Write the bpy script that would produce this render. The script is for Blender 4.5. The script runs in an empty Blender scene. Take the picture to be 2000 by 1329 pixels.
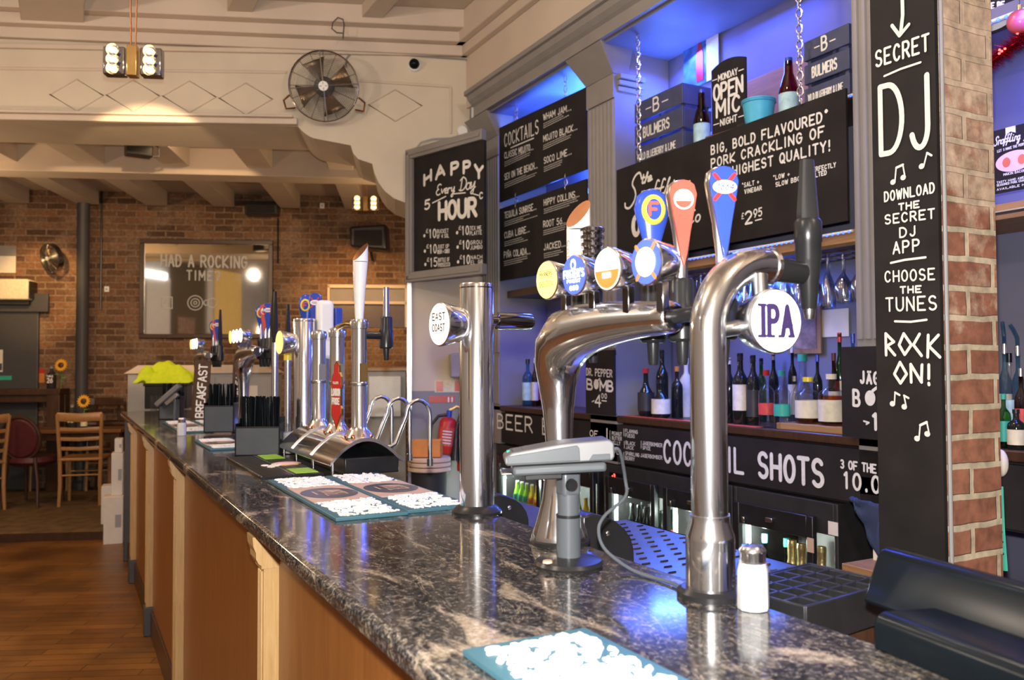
import bpy, bmesh, math, random
from mathutils import Vector, Matrix
random.seed(7)
sc = bpy.context.scene
COL = sc.collection
PI = math.pi

# ------------------------------------------------------------------ camera
F = 1640.0; CX, CY = 1000.0, 664.5
PITCH, YAW, ROLL = math.radians(1.76), math.radians(27.9), math.radians(0.25)
CAM = Vector((0, 0, 1.5))
fw = Vector((math.sin(YAW)*math.cos(PITCH), math.cos(YAW)*math.cos(PITCH), math.sin(PITCH)))
r0 = Vector((math.cos(YAW), -math.sin(YAW), 0)); u0 = r0.cross(fw)
rt = r0*math.cos(ROLL) - u0*math.sin(ROLL); up = u0*math.cos(ROLL) + r0*math.sin(ROLL)
cam_d = bpy.data.cameras.new('camera'); cam = bpy.data.objects.new('camera', cam_d); COL.objects.link(cam)
R3 = Matrix((rt, up, -fw)).transposed()
cam.matrix_world = Matrix.Translation(CAM) @ R3.to_4x4()
cam_d.sensor_fit = 'HORIZONTAL'; cam_d.sensor_width = 23.2; cam_d.lens = F/2000*23.2
cam_d.clip_start = 0.02; cam_d.clip_end = 60
cam_d.dof.use_dof = True; cam_d.dof.focus_distance = 2.2; cam_d.dof.aperture_fstop = 3.5
sc.camera = cam

# ------------------------------------------------------------------ world, exposure, lights
w = bpy.data.worlds.new('dim_room_air'); sc.world = w; w.use_nodes = True
w.node_tree.nodes['Background'].inputs[0].default_value = (1.0, 0.80, 0.62, 1)
w.node_tree.nodes['Background'].inputs[1].default_value = 0.12
sc.view_settings.view_transform = 'Standard'; sc.view_settings.look = 'None'
sc.view_settings.gamma = 1.0; sc.view_settings.use_curve_mapping = False
sc.view_settings.exposure = 0.9
sc.cycles.use_denoising = True
sc.cycles.caustics_reflective = False; sc.cycles.caustics_refractive = False
sc.cycles.sample_clamp_indirect = 6.0
sc.cycles.max_bounces = 10; sc.cycles.transparent_max_bounces = 12

def lamp(name, kind, loc, energy, color, size=0.1, target=None, angle=None, blend=0.4, sizey=None):
    d = bpy.data.lights.new(name, kind); d.energy = energy; d.color = color
    if kind == 'AREA':
        d.size = size
        if sizey: d.shape = 'RECTANGLE'; d.size_y = sizey
        else: d.shape = 'DISK'
    else: d.shadow_soft_size = size
    if kind == 'SPOT': d.spot_size = angle or 1.0; d.spot_blend = blend
    o = bpy.data.objects.new(name, d); COL.objects.link(o); o.location = loc
    if target is not None:
        o.rotation_euler = (Vector(target)-Vector(loc)).to_track_quat('-Z', 'Y').to_euler()
    return o
WARM = (1.0, 0.66, 0.36); WARM2 = (1.0, 0.83, 0.66); BLUE = (0.05, 0.10, 1.0)
# the photographer's flash just above the lens
lamp('camera_flash', 'SPOT', CAM + up*0.10 + fw*0.02, 140, (1.0, 0.97, 0.93), 0.022, CAM+fw*5+up*0.3, 1.75, 0.55)
# ceiling lamps of the front room (out of frame, overhead and behind)
for i, (x, y, z, e) in enumerate([(-1.6, 1.2, 3.5, 42), (-1.8, 4.2, 3.4, 45), (1.4, -1.2, 3.5, 36), (1.6, 2.2, 3.6, 22), (0.3, 3.4, 3.6, 14), (-1.0, -2.4, 3.4, 36)]):
    lamp('ceiling_lamp', 'POINT', (x, y, z), e, WARM2, 0.06)
# warm lamps of the far room
lamp('far_room_lamp', 'POINT', (-1.3, 8.9, 2.7), 24, WARM, 0.08)
lamp('far_room_lamp', 'POINT', (3.3, 7.7, 2.6), 15, WARM, 0.08)
lamp('far_room_lamp', 'AREA', (0.9, 7.3, 3.5), 8, WARM, 0.3, (1.3, 10.0, 1.6))
lamp('arch_lamp', 'POINT', (-0.95, 5.3, 2.2), 22, WARM, 0.06)  # unseen fill light added to brighten the arch soffit and nearby floor

# ------------------------------------------------------------------ picture helpers: a pixel of the photograph -> a point on a real plane
def ray(px, py): return fw + rt*((px-CX)/F) - up*((py-CY)/F)
def onz(px, py, z):
    d = ray(px, py); return CAM + d*((z-CAM.z)/d.z)
def onx(px, py, x):
    d = ray(px, py); return CAM + d*(x/d.x)
def ony(px, py, y):
    d = ray(px, py); return CAM + d*(y/d.y)
def onp(px, py, P, n):
    d = ray(px, py); return CAM + d*((Vector(P)-CAM).dot(n)/d.dot(n))
def dep(P): return (Vector(P)-CAM).dot(fw)
def zrow(x, y, py):
    k = (CY-py)/F   # solve z on the vertical through (x,y) for picture row py
    p0 = Vector((x, y, CAM.z))-CAM
    a, b = p0.dot(up), up.z; c, d = p0.dot(fw), fw.z
    return CAM.z + (k*c - a)/(b - k*d)
def bar_pt(px, py):
    p = onz(px, py, 1.15); y = p.y if p.y < 3 else 3+(p.y-3)*0.72
    d = ray(px, 725); return Vector((d.x/d.y*y, y, 1.15))

# ------------------------------------------------------------------ materials
def new_mat(name):
    m = bpy.data.materials.new(name); m.use_nodes = True
    nt = m.node_tree; return m, nt, nt.nodes['Principled BSDF']
def N(nt, t, **kw):
    n = nt.nodes.new(t)
    for k, v in kw.items():
        if k.startswith('i_'): n.inputs[k[2:]].default_value = v
        else: setattr(n, k, v)
    return n
def ramp(nt, stops):
    r = nt.nodes.new('ShaderNodeValToRGB'); e = r.color_ramp.elements
    while len(e) < len(stops): e.new(0.5)
    for el, (p, c) in zip(e, stops): el.position = p; el.color = (*c, 1)
    return r
def mat(name, col, rough=0.5, metal=0.0, var=0.08, scale=18.0, bump=0.0, spec=0.5, trans=0.0, ior=1.45, emit=None, es=0.0, coat=0.0, rvar=0.0):
    m, nt, b = new_mat(name)
    b.inputs['Roughness'].default_value = rough; b.inputs['Metallic'].default_value = metal
    b.inputs['Specular IOR Level'].default_value = spec; b.inputs['IOR'].default_value = ior
    b.inputs['Transmission Weight'].default_value = trans; b.inputs['Coat Weight'].default_value = coat
    b.inputs['Coat Roughness'].default_value = 0.05
    tc = N(nt, 'ShaderNodeTexCoord'); nz = N(nt, 'ShaderNodeTexNoise', i_Scale=scale, i_Detail=4.0)
    nt.links.new(tc.outputs['Object'], nz.inputs['Vector'])
    lo = [max(0, c*(1-var)) for c in col]; hi = [min(1, c*(1+var)) for c in col]
    r = ramp(nt, [(0.3, lo), (0.7, hi)]); nt.links.new(nz.outputs['Fac'], r.inputs['Fac'])
    nt.links.new(r.outputs['Color'], b.inputs['Base Color'])
    if rvar:
        mr = N(nt, 'ShaderNodeMapRange'); mr.inputs['To Min'].default_value = max(0.0, rough-rvar); mr.inputs['To Max'].default_value = rough+rvar
        nt.links.new(nz.outputs['Fac'], mr.inputs['Value']); nt.links.new(mr.outputs['Result'], b.inputs['Roughness'])
    if bump:
        bp = N(nt, 'ShaderNodeBump', i_Strength=bump, i_Distance=0.01); nt.links.new(nz.outputs['Fac'], bp.inputs['Height'])
        nt.links.new(bp.outputs['Normal'], b.inputs['Normal'])
    if emit:
        b.inputs['Emission Color'].default_value = (*emit, 1); b.inputs['Emission Strength'].default_value = es
    return m
def glassy(name, tint, rough=0.03, ior=1.5, strength=1.0):
    m = bpy.data.materials.new(name); m.use_nodes = True; nt = m.node_tree; nt.nodes.remove(nt.nodes['Principled BSDF'])
    out = [n for n in nt.nodes if n.type == 'OUTPUT_MATERIAL'][0]
    tr = N(nt, 'ShaderNodeBsdfTransparent'); gl = N(nt, 'ShaderNodeBsdfGlossy'); gl.inputs['Roughness'].default_value = rough
    tc = N(nt, 'ShaderNodeTexCoord'); nz = N(nt, 'ShaderNodeTexNoise', i_Scale=20.0); nt.links.new(tc.outputs['Object'], nz.inputs['Vector'])
    r = ramp(nt, [(0.3, [c*.96 for c in tint]), (0.7, tint)]); nt.links.new(nz.outputs['Fac'], r.inputs['Fac']); nt.links.new(r.outputs['Color'], tr.inputs['Color'])
    lw = N(nt, 'ShaderNodeLayerWeight'); lw.inputs['Blend'].default_value = 0.28
    pw = N(nt, 'ShaderNodeMath', operation='POWER'); pw.inputs[1].default_value = 3.5; nt.links.new(lw.outputs['Facing'], pw.inputs[0]); lw.inputs['Blend'].default_value = 0.5
    ma = N(nt, 'ShaderNodeMath', operation='MULTIPLY_ADD', use_clamp=True); ma.inputs[1].default_value = 0.75*strength; ma.inputs[2].default_value = 0.045; nt.links.new(pw.outputs[0], ma.inputs[0])
    mx = N(nt, 'ShaderNodeMixShader'); nt.links.new(ma.outputs[0], mx.inputs[0]); nt.links.new(tr.outputs[0], mx.inputs[1]); nt.links.new(gl.outputs[0], mx.inputs[2]); nt.links.new(mx.outputs[0], out.inputs['Surface'])
    return m
def brick_mat(name, c1, c2, mortar, bw, bh, ms, stain, stain_amt, axes='XZ', rough=0.85, bump=0.6, smear=None):
    m, nt, b = new_mat(name)
    tc = N(nt, 'ShaderNodeTexCoord'); sp = N(nt, 'ShaderNodeSeparateXYZ'); cb = N(nt, 'ShaderNodeCombineXYZ')
    nt.links.new(tc.outputs['Object'], sp.inputs[0])
    if axes == 'XZ': nt.links.new(sp.outputs['X'], cb.inputs['X'])
    else:
        ad = N(nt, 'ShaderNodeMath', operation='ADD'); nt.links.new(sp.outputs['X'], ad.inputs[0]); nt.links.new(sp.outputs['Y'], ad.inputs[1]); nt.links.new(ad.outputs[0], cb.inputs['X'])
    nt.links.new(sp.outputs['Z'], cb.inputs['Y'])
    dn = N(nt, 'ShaderNodeTexNoise', i_Scale=9.0, i_Detail=3.0); nt.links.new(cb.outputs[0], dn.inputs['Vector'])
    mx = N(nt, 'ShaderNodeMix', data_type='VECTOR'); mx.inputs['Factor'].default_value = 0.012
    nt.links.new(cb.outputs[0], mx.inputs[4]); nt.links.new(dn.outputs['Color'], mx.inputs[5])
    br = N(nt, 'ShaderNodeTexBrick'); br.inputs['Scale'].default_value = 1.0
    br.inputs['Brick Width'].default_value = bw; br.inputs['Row Height'].default_value = bh
    br.inputs['Mortar Size'].default_value = ms; br.inputs['Mortar Smooth'].default_value = 0.3
    br.inputs['Color1'].default_value = (*c1, 1); br.inputs['Color2'].default_value = (*c2, 1); br.inputs['Mortar'].default_value = (*mortar, 1)
    nt.links.new(mx.outputs[1], br.inputs['Vector'])
    n1 = N(nt, 'ShaderNodeTexNoise', i_Scale=2.2, i_Detail=6.0, i_Roughness=0.65); nt.links.new(tc.outputs['Object'], n1.inputs['Vector'])
    n2 = N(nt, 'ShaderNodeTexNoise', i_Scale=30.0, i_Detail=5.0); nt.links.new(tc.outputs['Object'], n2.inputs['Vector'])
    r1 = ramp(nt, [(0.48, (0, 0, 0)), (0.64, (stain_amt,)*3)]); nt.links.new(n1.outputs['Fac'], r1.inputs['Fac'])
    if smear:
        mr = N(nt, 'ShaderNodeMapRange'); mr.inputs['From Min'].default_value = smear[0]; mr.inputs['From Max'].default_value = smear[1]; mr.inputs['To Min'].default_value = -0.20; mr.inputs['To Max'].default_value = 0.24
        nt.links.new(sp.outputs['Z'], mr.inputs['Value']); aa = N(nt, 'ShaderNodeMath', operation='ADD'); nt.links.new(mr.outputs['Result'], aa.inputs[0]); nt.links.new(n1.outputs['Fac'], aa.inputs[1]); nt.links.new(aa.outputs[0], r1.inputs['Fac']); n1.inputs['Scale'].default_value = 7.0
    m1 = N(nt, 'ShaderNodeMix', data_type='RGBA'); nt.links.new(r1.outputs['Color'], m1.inputs[0])
    nt.links.new(br.outputs['Color'], m1.inputs[6]); m1.inputs[7].default_value = (*stain, 1)
    r2 = ramp(nt, [(0.3, (0.62,)*3), (0.7, (1.15,)*3)]); nt.links.new(n2.outputs['Fac'], r2.inputs['Fac'])
    m2 = N(nt, 'ShaderNodeMix', data_type='RGBA', blend_type='MULTIPLY'); m2.inputs[0].default_value = 1.0
    nt.links.new(m1.outputs[2], m2.inputs[6]); nt.links.new(r2.outputs['Color'], m2.inputs[7])
    nt.links.new(m2.outputs[2], b.inputs['Base Color']); b.inputs['Roughness'].default_value = rough
    bp = N(nt, 'ShaderNodeBump', i_Strength=bump, i_Distance=0.012); bp.invert = True
    nt.links.new(br.outputs['Fac'], bp.inputs['Height']); nt.links.new(bp.outputs['Normal'], b.inputs['Normal'])
    return m
def wood_mat(name, c1, c2, rough=0.4, stretch=(14, 14, 0.8), spec=0.5, coat=0.0):
    m, nt, b = new_mat(name)
    tc = N(nt, 'ShaderNodeTexCoord'); mp = N(nt, 'ShaderNodeMapping'); mp.inputs['Scale'].default_value = stretch
    nt.links.new(tc.outputs['Object'], mp.inputs['Vector'])
    nz = N(nt, 'ShaderNodeTexNoise', i_Scale=3.0, i_Detail=8.0, i_Roughness=0.7, i_Distortion=1.2); nt.links.new(mp.outputs[0], nz.inputs['Vector'])
    r = ramp(nt, [(0.30, c1), (0.52, [(a+bb)/2 for a, bb in zip(c1, c2)]), (0.72, c2)]); nt.links.new(nz.outputs['Fac'], r.inputs['Fac'])
    nt.links.new(r.outputs['Color'], b.inputs['Base Color']); b.inputs['Roughness'].default_value = rough
    b.inputs['Specular IOR Level'].default_value = spec; b.inputs['Coat Weight'].default_value = coat
    bp = N(nt, 'ShaderNodeBump', i_Strength=0.12, i_Distance=0.004); nt.links.new(nz.outputs['Fac'], bp.inputs['Height']); nt.links.new(bp.outputs['Normal'], b.inputs['Normal'])
    return m
def parquet_mat():
    m, nt, b = new_mat('parquet_oak')
    tc = N(nt, 'ShaderNodeTexCoord'); mp = N(nt, 'ShaderNodeMapping'); mp.inputs['Rotation'].default_value = (0, 0, 0.42)
    nt.links.new(tc.outputs['Object'], mp.inputs['Vector'])
    br = N(nt, 'ShaderNodeTexBrick'); br.inputs['Scale'].default_value = 1.0; br.inputs['Brick Width'].default_value = 0.62; br.inputs['Row Height'].default_value = 0.085
    br.inputs['Mortar Size'].default_value = 0.003; br.inputs['Color1'].default_value = (0.26, 0.105, 0.018, 1); br.inputs['Color2'].default_value = (0.17, 0.062, 0.010, 1); br.inputs['Mortar'].default_value = (0.05, 0.02, 0.006, 1)
    nt.links.new(mp.outputs[0], br.inputs['Vector'])
    nz = N(nt, 'ShaderNodeTexNoise', i_Scale=2.5, i_Detail=7.0); nt.links.new(tc.outputs['Object'], nz.inputs['Vector'])
    r = ramp(nt, [(0.3, (0.5,)*3), (0.7, (1.25,)*3)]); nt.links.new(nz.outputs['Fac'], r.inputs['Fac'])
    mx = N(nt, 'ShaderNodeMix', data_type='RGBA', blend_type='MULTIPLY'); mx.inputs[0].default_value = 1
    nt.links.new(br.outputs['Color'], mx.inputs[6]); nt.links.new(r.outputs['Color'], mx.inputs[7]); nt.links.new(mx.outputs[2], b.inputs['Base Color'])
    mr = N(nt, 'ShaderNodeMapRange'); mr.inputs['To Min'].default_value = 0.22; mr.inputs['To Max'].default_value = 0.5
    nt.links.new(nz.outputs['Fac'], mr.inputs['Value']); nt.links.new(mr.outputs['Result'], b.inputs['Roughness'])
    return m
def granite_mat():
    m, nt, b = new_mat('black_gold_granite')
    tc = N(nt, 'ShaderNodeTexCoord'); mp = N(nt, 'ShaderNodeMapping'); mp.inputs['Scale'].default_value = (2.3, 0.85, 2.0); mp.inputs['Rotation'].default_value = (0, 0, 0.55)
    nt.links.new(tc.outputs['Object'], mp.inputs['Vector'])
    v1 = N(nt, 'ShaderNodeTexNoise', i_Scale=1.9, i_Detail=7.0, i_Roughness=0.58, i_Distortion=2.4); nt.links.new(mp.outputs[0], v1.inputs['Vector'])
    rv = ramp(nt, [(0.575, (0, 0, 0)), (0.63, (0.65,)*3), (0.72, (1, 1, 1))]); nt.links.new(v1.outputs['Fac'], rv.inputs['Fac'])
    v3 = N(nt, 'ShaderNodeTexNoise', i_Scale=3.4, i_Detail=5.0, i_Roughness=0.6, i_Distortion=3.0); nt.links.new(mp.outputs[0], v3.inputs['Vector'])
    rl = ramp(nt, [(0.485, (0, 0, 0)), (0.5, (0.55,)*3), (0.515, (0, 0, 0))]); nt.links.new(v3.outputs['Fac'], rl.inputs['Fac'])
    fn = N(nt, 'ShaderNodeTexNoise', i_Scale=150.0, i_Detail=3.0, i_Roughness=0.8); nt.links.new(tc.outputs['Object'], fn.inputs['Vector'])
    rf = ramp(nt, [(0.36, (0.007, 0.007, 0.008)), (0.52, (0.034, 0.032, 0.032)), (0.66, (0.19, 0.17, 0.15))]); nt.links.new(fn.outputs['Fac'], rf.inputs['Fac'])
    rg = ramp(nt, [(0.3, (0.20, 0.14, 0.085)), (0.55, (0.42, 0.34, 0.25)), (0.75, (0.64, 0.58, 0.50))]); nt.links.new(fn.outputs['Fac'], rg.inputs['Fac'])
    ad = N(nt, 'ShaderNodeMath', operation='ADD', use_clamp=True); nt.links.new(rv.outputs['Color'], ad.inputs[0]); nt.links.new(rl.outputs['Color'], ad.inputs[1])
    mx = N(nt, 'ShaderNodeMix', data_type='RGBA'); nt.links.new(ad.outputs[0], mx.inputs[0]); nt.links.new(rf.outputs['Color'], mx.inputs[6]); nt.links.new(rg.outputs['Color'], mx.inputs[7])
    nt.links.new(mx.outputs[2], b.inputs['Base Color']); b.inputs['Roughness'].default_value = 0.10; b.inputs['Specular IOR Level'].default_value = 0.62
    mr = N(nt, 'ShaderNodeMapRange'); mr.inputs['To Min'].default_value = 0.05; mr.inputs['To Max'].default_value = 0.17
    nt.links.new(v1.outputs['Fac'], mr.inputs['Value']); nt.links.new(mr.outputs['Result'], b.inputs['Roughness'])
    return m
def two_tone(name, lo, hi, zsplit):
    m, nt, b = new_mat(name)
    tc = N(nt, 'ShaderNodeTexCoord'); sp = N(nt, 'ShaderNodeSeparateXYZ'); nt.links.new(tc.outputs['Object'], sp.inputs[0])
    g = N(nt, 'ShaderNodeMath', operation='GREATER_THAN'); g.inputs[1].default_value = zsplit; nt.links.new(sp.outputs['Z'], g.inputs[0])
    nz = N(nt, 'ShaderNodeTexNoise', i_Scale=3.0, i_Detail=5.0); nt.links.new(tc.outputs['Object'], nz.inputs['Vector'])
    mx = N(nt, 'ShaderNodeMix', data_type='RGBA'); nt.links.new(g.outputs[0], mx.inputs[0]); mx.inputs[6].default_value = (*lo, 1); mx.inputs[7].default_value = (*hi, 1)
    r = ramp(nt, [(0.3, (0.93,)*3), (0.7, (1.05,)*3)]); nt.links.new(nz.outputs['Fac'], r.inputs['Fac'])
    m2 = N(nt, 'ShaderNodeMix', data_type='RGBA', blend_type='MULTIPLY'); m2.inputs[0].default_value = 1
    nt.links.new(mx.outputs[2], m2.inputs[6]); nt.links.new(r.outputs['Color'], m2.inputs[7]); nt.links.new(m2.outputs[2], b.inputs['Base Color'])
    b.inputs['Roughness'].default_value = 0.6
    return m
M = {}
M['plaster'] = mat('cream_plaster', (0.62, 0.52, 0.43), 0.7, var=0.05, scale=3, bump=0.05)
M['ceiling'] = mat('ceiling_paint', (0.58, 0.49, 0.40), 0.75, var=0.05, scale=3)
M['headwall'] = two_tone('cream_over_grey_paint', (0.25, 0.26, 0.27), (0.63, 0.55, 0.44), 1.31)
M['brick_far'] = brick_mat('old_stock_brick', (0.26, 0.125, 0.060), (0.085, 0.042, 0.024), (0.25, 0.17, 0.11), 0.225, 0.078, 0.011, (0.30, 0.20, 0.13), 0.75)
M['brick'] = brick_mat('red_brick', (0.40, 0.17, 0.10), (0.30, 0.12, 0.075), (0.62, 0.53, 0.38), 0.215, 0.0765, 0.0095, (0.66, 0.50, 0.36), 0.92, axes='XYZ', smear=(1.35, 2.4))
M['floor'] = parquet_mat()
M['carpet'] = mat('worn_brown_carpet', (0.13, 0.075, 0.03), 0.9, var=0.35, scale=9)
M['granite'] = granite_mat()
M['oak'] = wood_mat('pale_oak', (0.42, 0.25, 0.10), (0.58, 0.38, 0.17), 0.38, (30, 30, 1.6))
M['panel'] = wood_mat('orange_oak_panel', (0.20, 0.070, 0.016), (0.30, 0.115, 0.028), 0.33, (9, 9, 0.9))
M['pine'] = wood_mat('shelf_pine', (0.30, 0.15, 0.06), (0.42, 0.24, 0.10), 0.5, (14, 1.0, 14))
M['darkwood'] = wood_mat('dark_wood', (0.035, 0.016, 0.009), (0.08, 0.035, 0.016), 0.35, (12, 12, 1))
M['midwood'] = wood_mat('mid_brown_wood', (0.13, 0.055, 0.018), (0.22, 0.10, 0.035), 0.35, (3, 12, 12))
M['beech'] = wood_mat('beech', (0.36, 0.17, 0.055), (0.46, 0.24, 0.085), 0.35, (12, 12, 2))
M['chrome'] = mat('chrome', (0.90, 0.91, 0.93), 0.07, 1.0, var=0.02, rvar=0.02, scale=9)
# polished tube with fine wipe scratches: a sharp lobe plus a soft one
_nt = M['chrome'].node_tree; _b = _nt.nodes['Principled BSDF']; _g = N(_nt, 'ShaderNodeBsdfAnisotropic'); _g.inputs['Roughness'].default_value = 0.30; _g.inputs['Color'].default_value = (0.9, 0.92, 0.95, 1)
_mx = N(_nt, 'ShaderNodeMixShader'); _mx.inputs[0].default_value = 0.23; _o = [n for n in _nt.nodes if n.type == 'OUTPUT_MATERIAL'][0]
_nt.links.new(_b.outputs[0], _mx.inputs[1]); _nt.links.new(_g.outputs[0], _mx.inputs[2]); _nt.links.new(_mx.outputs[0], _o.inputs['Surface'])
M['steel'] = mat('brushed_steel', (0.62, 0.62, 0.62), 0.25, 1.0, var=0.04)
M['chrome_dark'] = mat('dark_chrome', (0.35, 0.35, 0.36), 0.12, 1.0, var=0.02)
M['brass'] = mat('brass', (0.75, 0.52, 0.20), 0.2, 1.0)
M['bronze'] = mat('dark_bronze', (0.30, 0.20, 0.12), 0.3, 0.8)
M['copper'] = mat('copper', (0.62, 0.30, 0.16), 0.16, 1.0)
M['black'] = mat('black_plastic', (0.016, 0.016, 0.017), 0.28, var=0.15)
M['blackgloss'] = mat('gloss_black_plastic', (0.005, 0.007, 0.009), 0.2, spec=0.16, var=0.1)
M['blackmatt'] = mat('matt_black', (0.02, 0.019, 0.019), 0.6, var=0.2)
M['chalk'] = mat('chalkboard_black', (0.020, 0.017, 0.017), 0.75, var=0.25, scale=6, spec=0.25)
M['white_paint'] = mat('chalk_white_lettering', (0.78, 0.77, 0.74), 0.7, var=0.08, scale=60)
M['white'] = mat('white_plastic', (0.80, 0.80, 0.79), 0.35, var=0.03)
M['paper'] = mat('paper_white', (0.75, 0.70, 0.62), 0.7, var=0.04)
M['grey'] = mat('grey_painted_wood', (0.25, 0.235, 0.225), 0.5, var=0.06, scale=8)
M['greyl'] = mat('pale_grey_paint', (0.36, 0.35, 0.34), 0.5, var=0.05, scale=8)
M['greyd'] = mat('dark_grey_paint', (0.06, 0.06, 0.065), 0.45, var=0.06)
M['greypl'] = mat('grey_plastic', (0.085, 0.095, 0.105), 0.32, var=0.06)
M['silverpl'] = mat('silver_plastic', (0.17, 0.17, 0.175), 0.45, metal=0.35, var=0.03)
M['cream'] = mat('cream_worktop', (0.62, 0.50, 0.38), 0.4, var=0.05)
M['bluewall'] = mat('blue_grey_back_panel', (0.17, 0.17, 0.24), 0.55, var=0.06, scale=6)
M['slate'] = mat('teal_rubber', (0.045, 0.13, 0.17), 0.5, var=0.06)
M['bone'] = mat('raised_white_rubber', (0.80, 0.78, 0.72), 0.55, var=0.05)
M['tan'] = mat('tan_rubber', (0.58, 0.42, 0.30), 0.55, var=0.06)
M['lime'] = mat('lime_rubber', (0.28, 0.55, 0.05), 0.5)
M['hivis'] = mat('hi_vis_yellow_fabric', (0.80, 1.0, 0.02), 0.75, var=0.1, bump=0.2, scale=30)  # yellow raised so the colour holds the glow returned from the flash
M['red'] = mat('red_gloss', (0.55, 0.03, 0.025), 0.3)
M['redsoft'] = mat('coral_red_badge', (0.62, 0.10, 0.07), 0.25)
M['blue'] = mat('royal_blue_badge', (0.03, 0.07, 0.42), 0.25)
M['navy'] = mat('navy_wood', (0.055, 0.065, 0.13), 0.5, var=0.12)
M['navycloth'] = mat('navy_cloth', (0.03, 0.045, 0.11), 0.85, bump=0.2)
M['yellow'] = mat('yellow_badge', (0.80, 0.62, 0.05), 0.3)
M['orange'] = mat('orange_badge', (0.62, 0.22, 0.05), 0.3)
M['cyan'] = mat('cyan_tin', (0.08, 0.48, 0.72), 0.35)
M['salt'] = mat('salt_grains', (0.82, 0.81, 0.79), 0.7, var=0.04, scale=120)
M['glass'] = glassy('clear_glass', (0.93, 0.94, 0.95))
M['crystal'] = glassy('cut_crystal', (0.93, 0.95, 0.98), 0.09, strength=1.3)
[n for n in M['crystal'].node_tree.nodes if n.type == 'MATH' and n.operation == 'MULTIPLY_ADD'][0].inputs[2].default_value = 0.24
M['glassgreen'] = glassy('green_glass', (0.12, 0.42, 0.14))
M['glassbrown'] = glassy('brown_glass', (0.35, 0.12, 0.03))
M['glassdark'] = mat('dark_bottle_glass', (0.010, 0.012, 0.010), 0.05, var=0.0)
M['glassblue'] = glassy('pale_blue_glass', (0.45, 0.72, 0.85))
M['amber'] = glassy('amber_spirit', (0.85, 0.36, 0.05))
M['ruby'] = glassy('red_cider_bottle', (0.42, 0.03, 0.03))
M['gold'] = mat('gold_foil', (0.80, 0.62, 0.28), 0.32, 0.85, var=0.1, scale=60, bump=0.4)
M['mirror'] = mat('mirror_glass', (0.80, 0.76, 0.68), 0.03, 1.0, var=0.02)
M['frost'] = mat('frosted_etching', (0.50, 0.50, 0.49), 0.6)
M['led'] = mat('blue_led', (0.2, 0.4, 1.0), 0.5, emit=(0.02, 0.08, 1.0), es=1.6)
M['led_c'] = mat('cyan_blue_led', (0.2, 0.5, 1.0), 0.5, emit=(0.10, 0.35, 1.0), es=6)
M['ledspot'] = mat('cyan_led_spot', (0.2, 0.8, 1.0), 0.5, emit=(0.06, 0.50, 1.0), es=4)
M['bulb'] = mat('halogen_bulb', (1, 0.8, 0.5), 0.4, emit=(1.0, 0.60, 0.22), es=5)
M['redled'] = mat('red_digit_led', (1, 0.05, 0.03), 0.5, emit=(1.0, 0.05, 0.03), es=6)
M['lens_w'] = mat('backlit_white_lens', (0.9, 0.9, 0.9), 0.3, emit=(1.0, 0.97, 0.95), es=2.2)
M['lens_y'] = mat('backlit_yellow_lens', (0.85, 0.62, 0.15), 0.3, emit=(1.0, 0.72, 0.22), es=0.7)
M['lens_b'] = mat('backlit_blue_lens', (0.05, 0.09, 0.55), 0.3, emit=(0.08, 0.13, 0.85), es=0.55)
M['lens_s'] = mat('soft_backlit_lens', (0.85, 0.84, 0.8), 0.3, emit=(1.0, 0.95, 0.85), es=0.65)
M['fridgelight'] = mat('fridge_tube', (0.9, 1, 0.95), 0.4, emit=(0.70, 0.9, 0.78), es=1.0)
M['violet'] = mat('violet_print', (0.035, 0.02, 0.085), 0.5)
M['darkpanel'] = mat('dark_olive_panel', (0.13, 0.10, 0.06), 0.6)
M['yellowdoor'] = mat('yellow_lit_door', (0.62, 0.40, 0.12), 0.5, emit=(1, .62, .2), es=.12)  # warm light on the door is put into its colour and emission
M['roomwall'] = mat('neutral_room_paint', (0.50, 0.50, 0.50), 0.7, var=0.05, scale=3)
M['pink'] = mat('snout_pink', (0.85, 0.55, 0.58), 0.5)
M['tinsel'] = mat('red_tinsel_foil', (0.50, 0.01, 0.015), 0.2, 0.7)
M['sunflower'] = mat('sunflower_petals', (0.85, 0.42, 0.01), 0.6)
M['leafgreen'] = mat('stem_green', (0.10, 0.22, 0.03), 0.6)
M['burgundy'] = mat('burgundy_leather', (0.09, 0.018, 0.02), 0.45)
M['teal'] = mat('turquoise_strap', (0.05, 0.42, 0.32), 0.5)
M['pic'] = mat('faded_poster_print', (0.32, 0.20, 0.15), 0.5, var=0.6, scale=14)
M['picblue'] = mat('blue_poster_print', (0.06, 0.16, 0.42), 0.5, var=0.7, scale=12)
M['label_c'] = mat('cream_bottle_label', (0.72, 0.66, 0.50), 0.5, var=0.1, scale=40)
M['label_b'] = mat('pale_blue_bottle_label', (0.40, 0.62, 0.70), 0.5, var=0.2, scale=30)
M['label_r'] = mat('red_bottle_label', (0.60, 0.06, 0.06), 0.5, var=0.15, scale=40)
M['label_g'] = mat('green_bottle_label', (0.04, 0.40, 0.30), 0.5, var=0.1)
M['label_k'] = mat('black_bottle_label', (0.03, 0.03, 0.03), 0.5)
M['gauze'] = mat('speaker_cloth', (0.012, 0.011, 0.011), 0.8)
M['mesh'] = mat('fan_wire', (0.30, 0.28, 0.25), 0.25, 0.9)
M['sink'] = mat('perforated_steel', (0.42, 0.42, 0.44), 0.28, 1.0)

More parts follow.
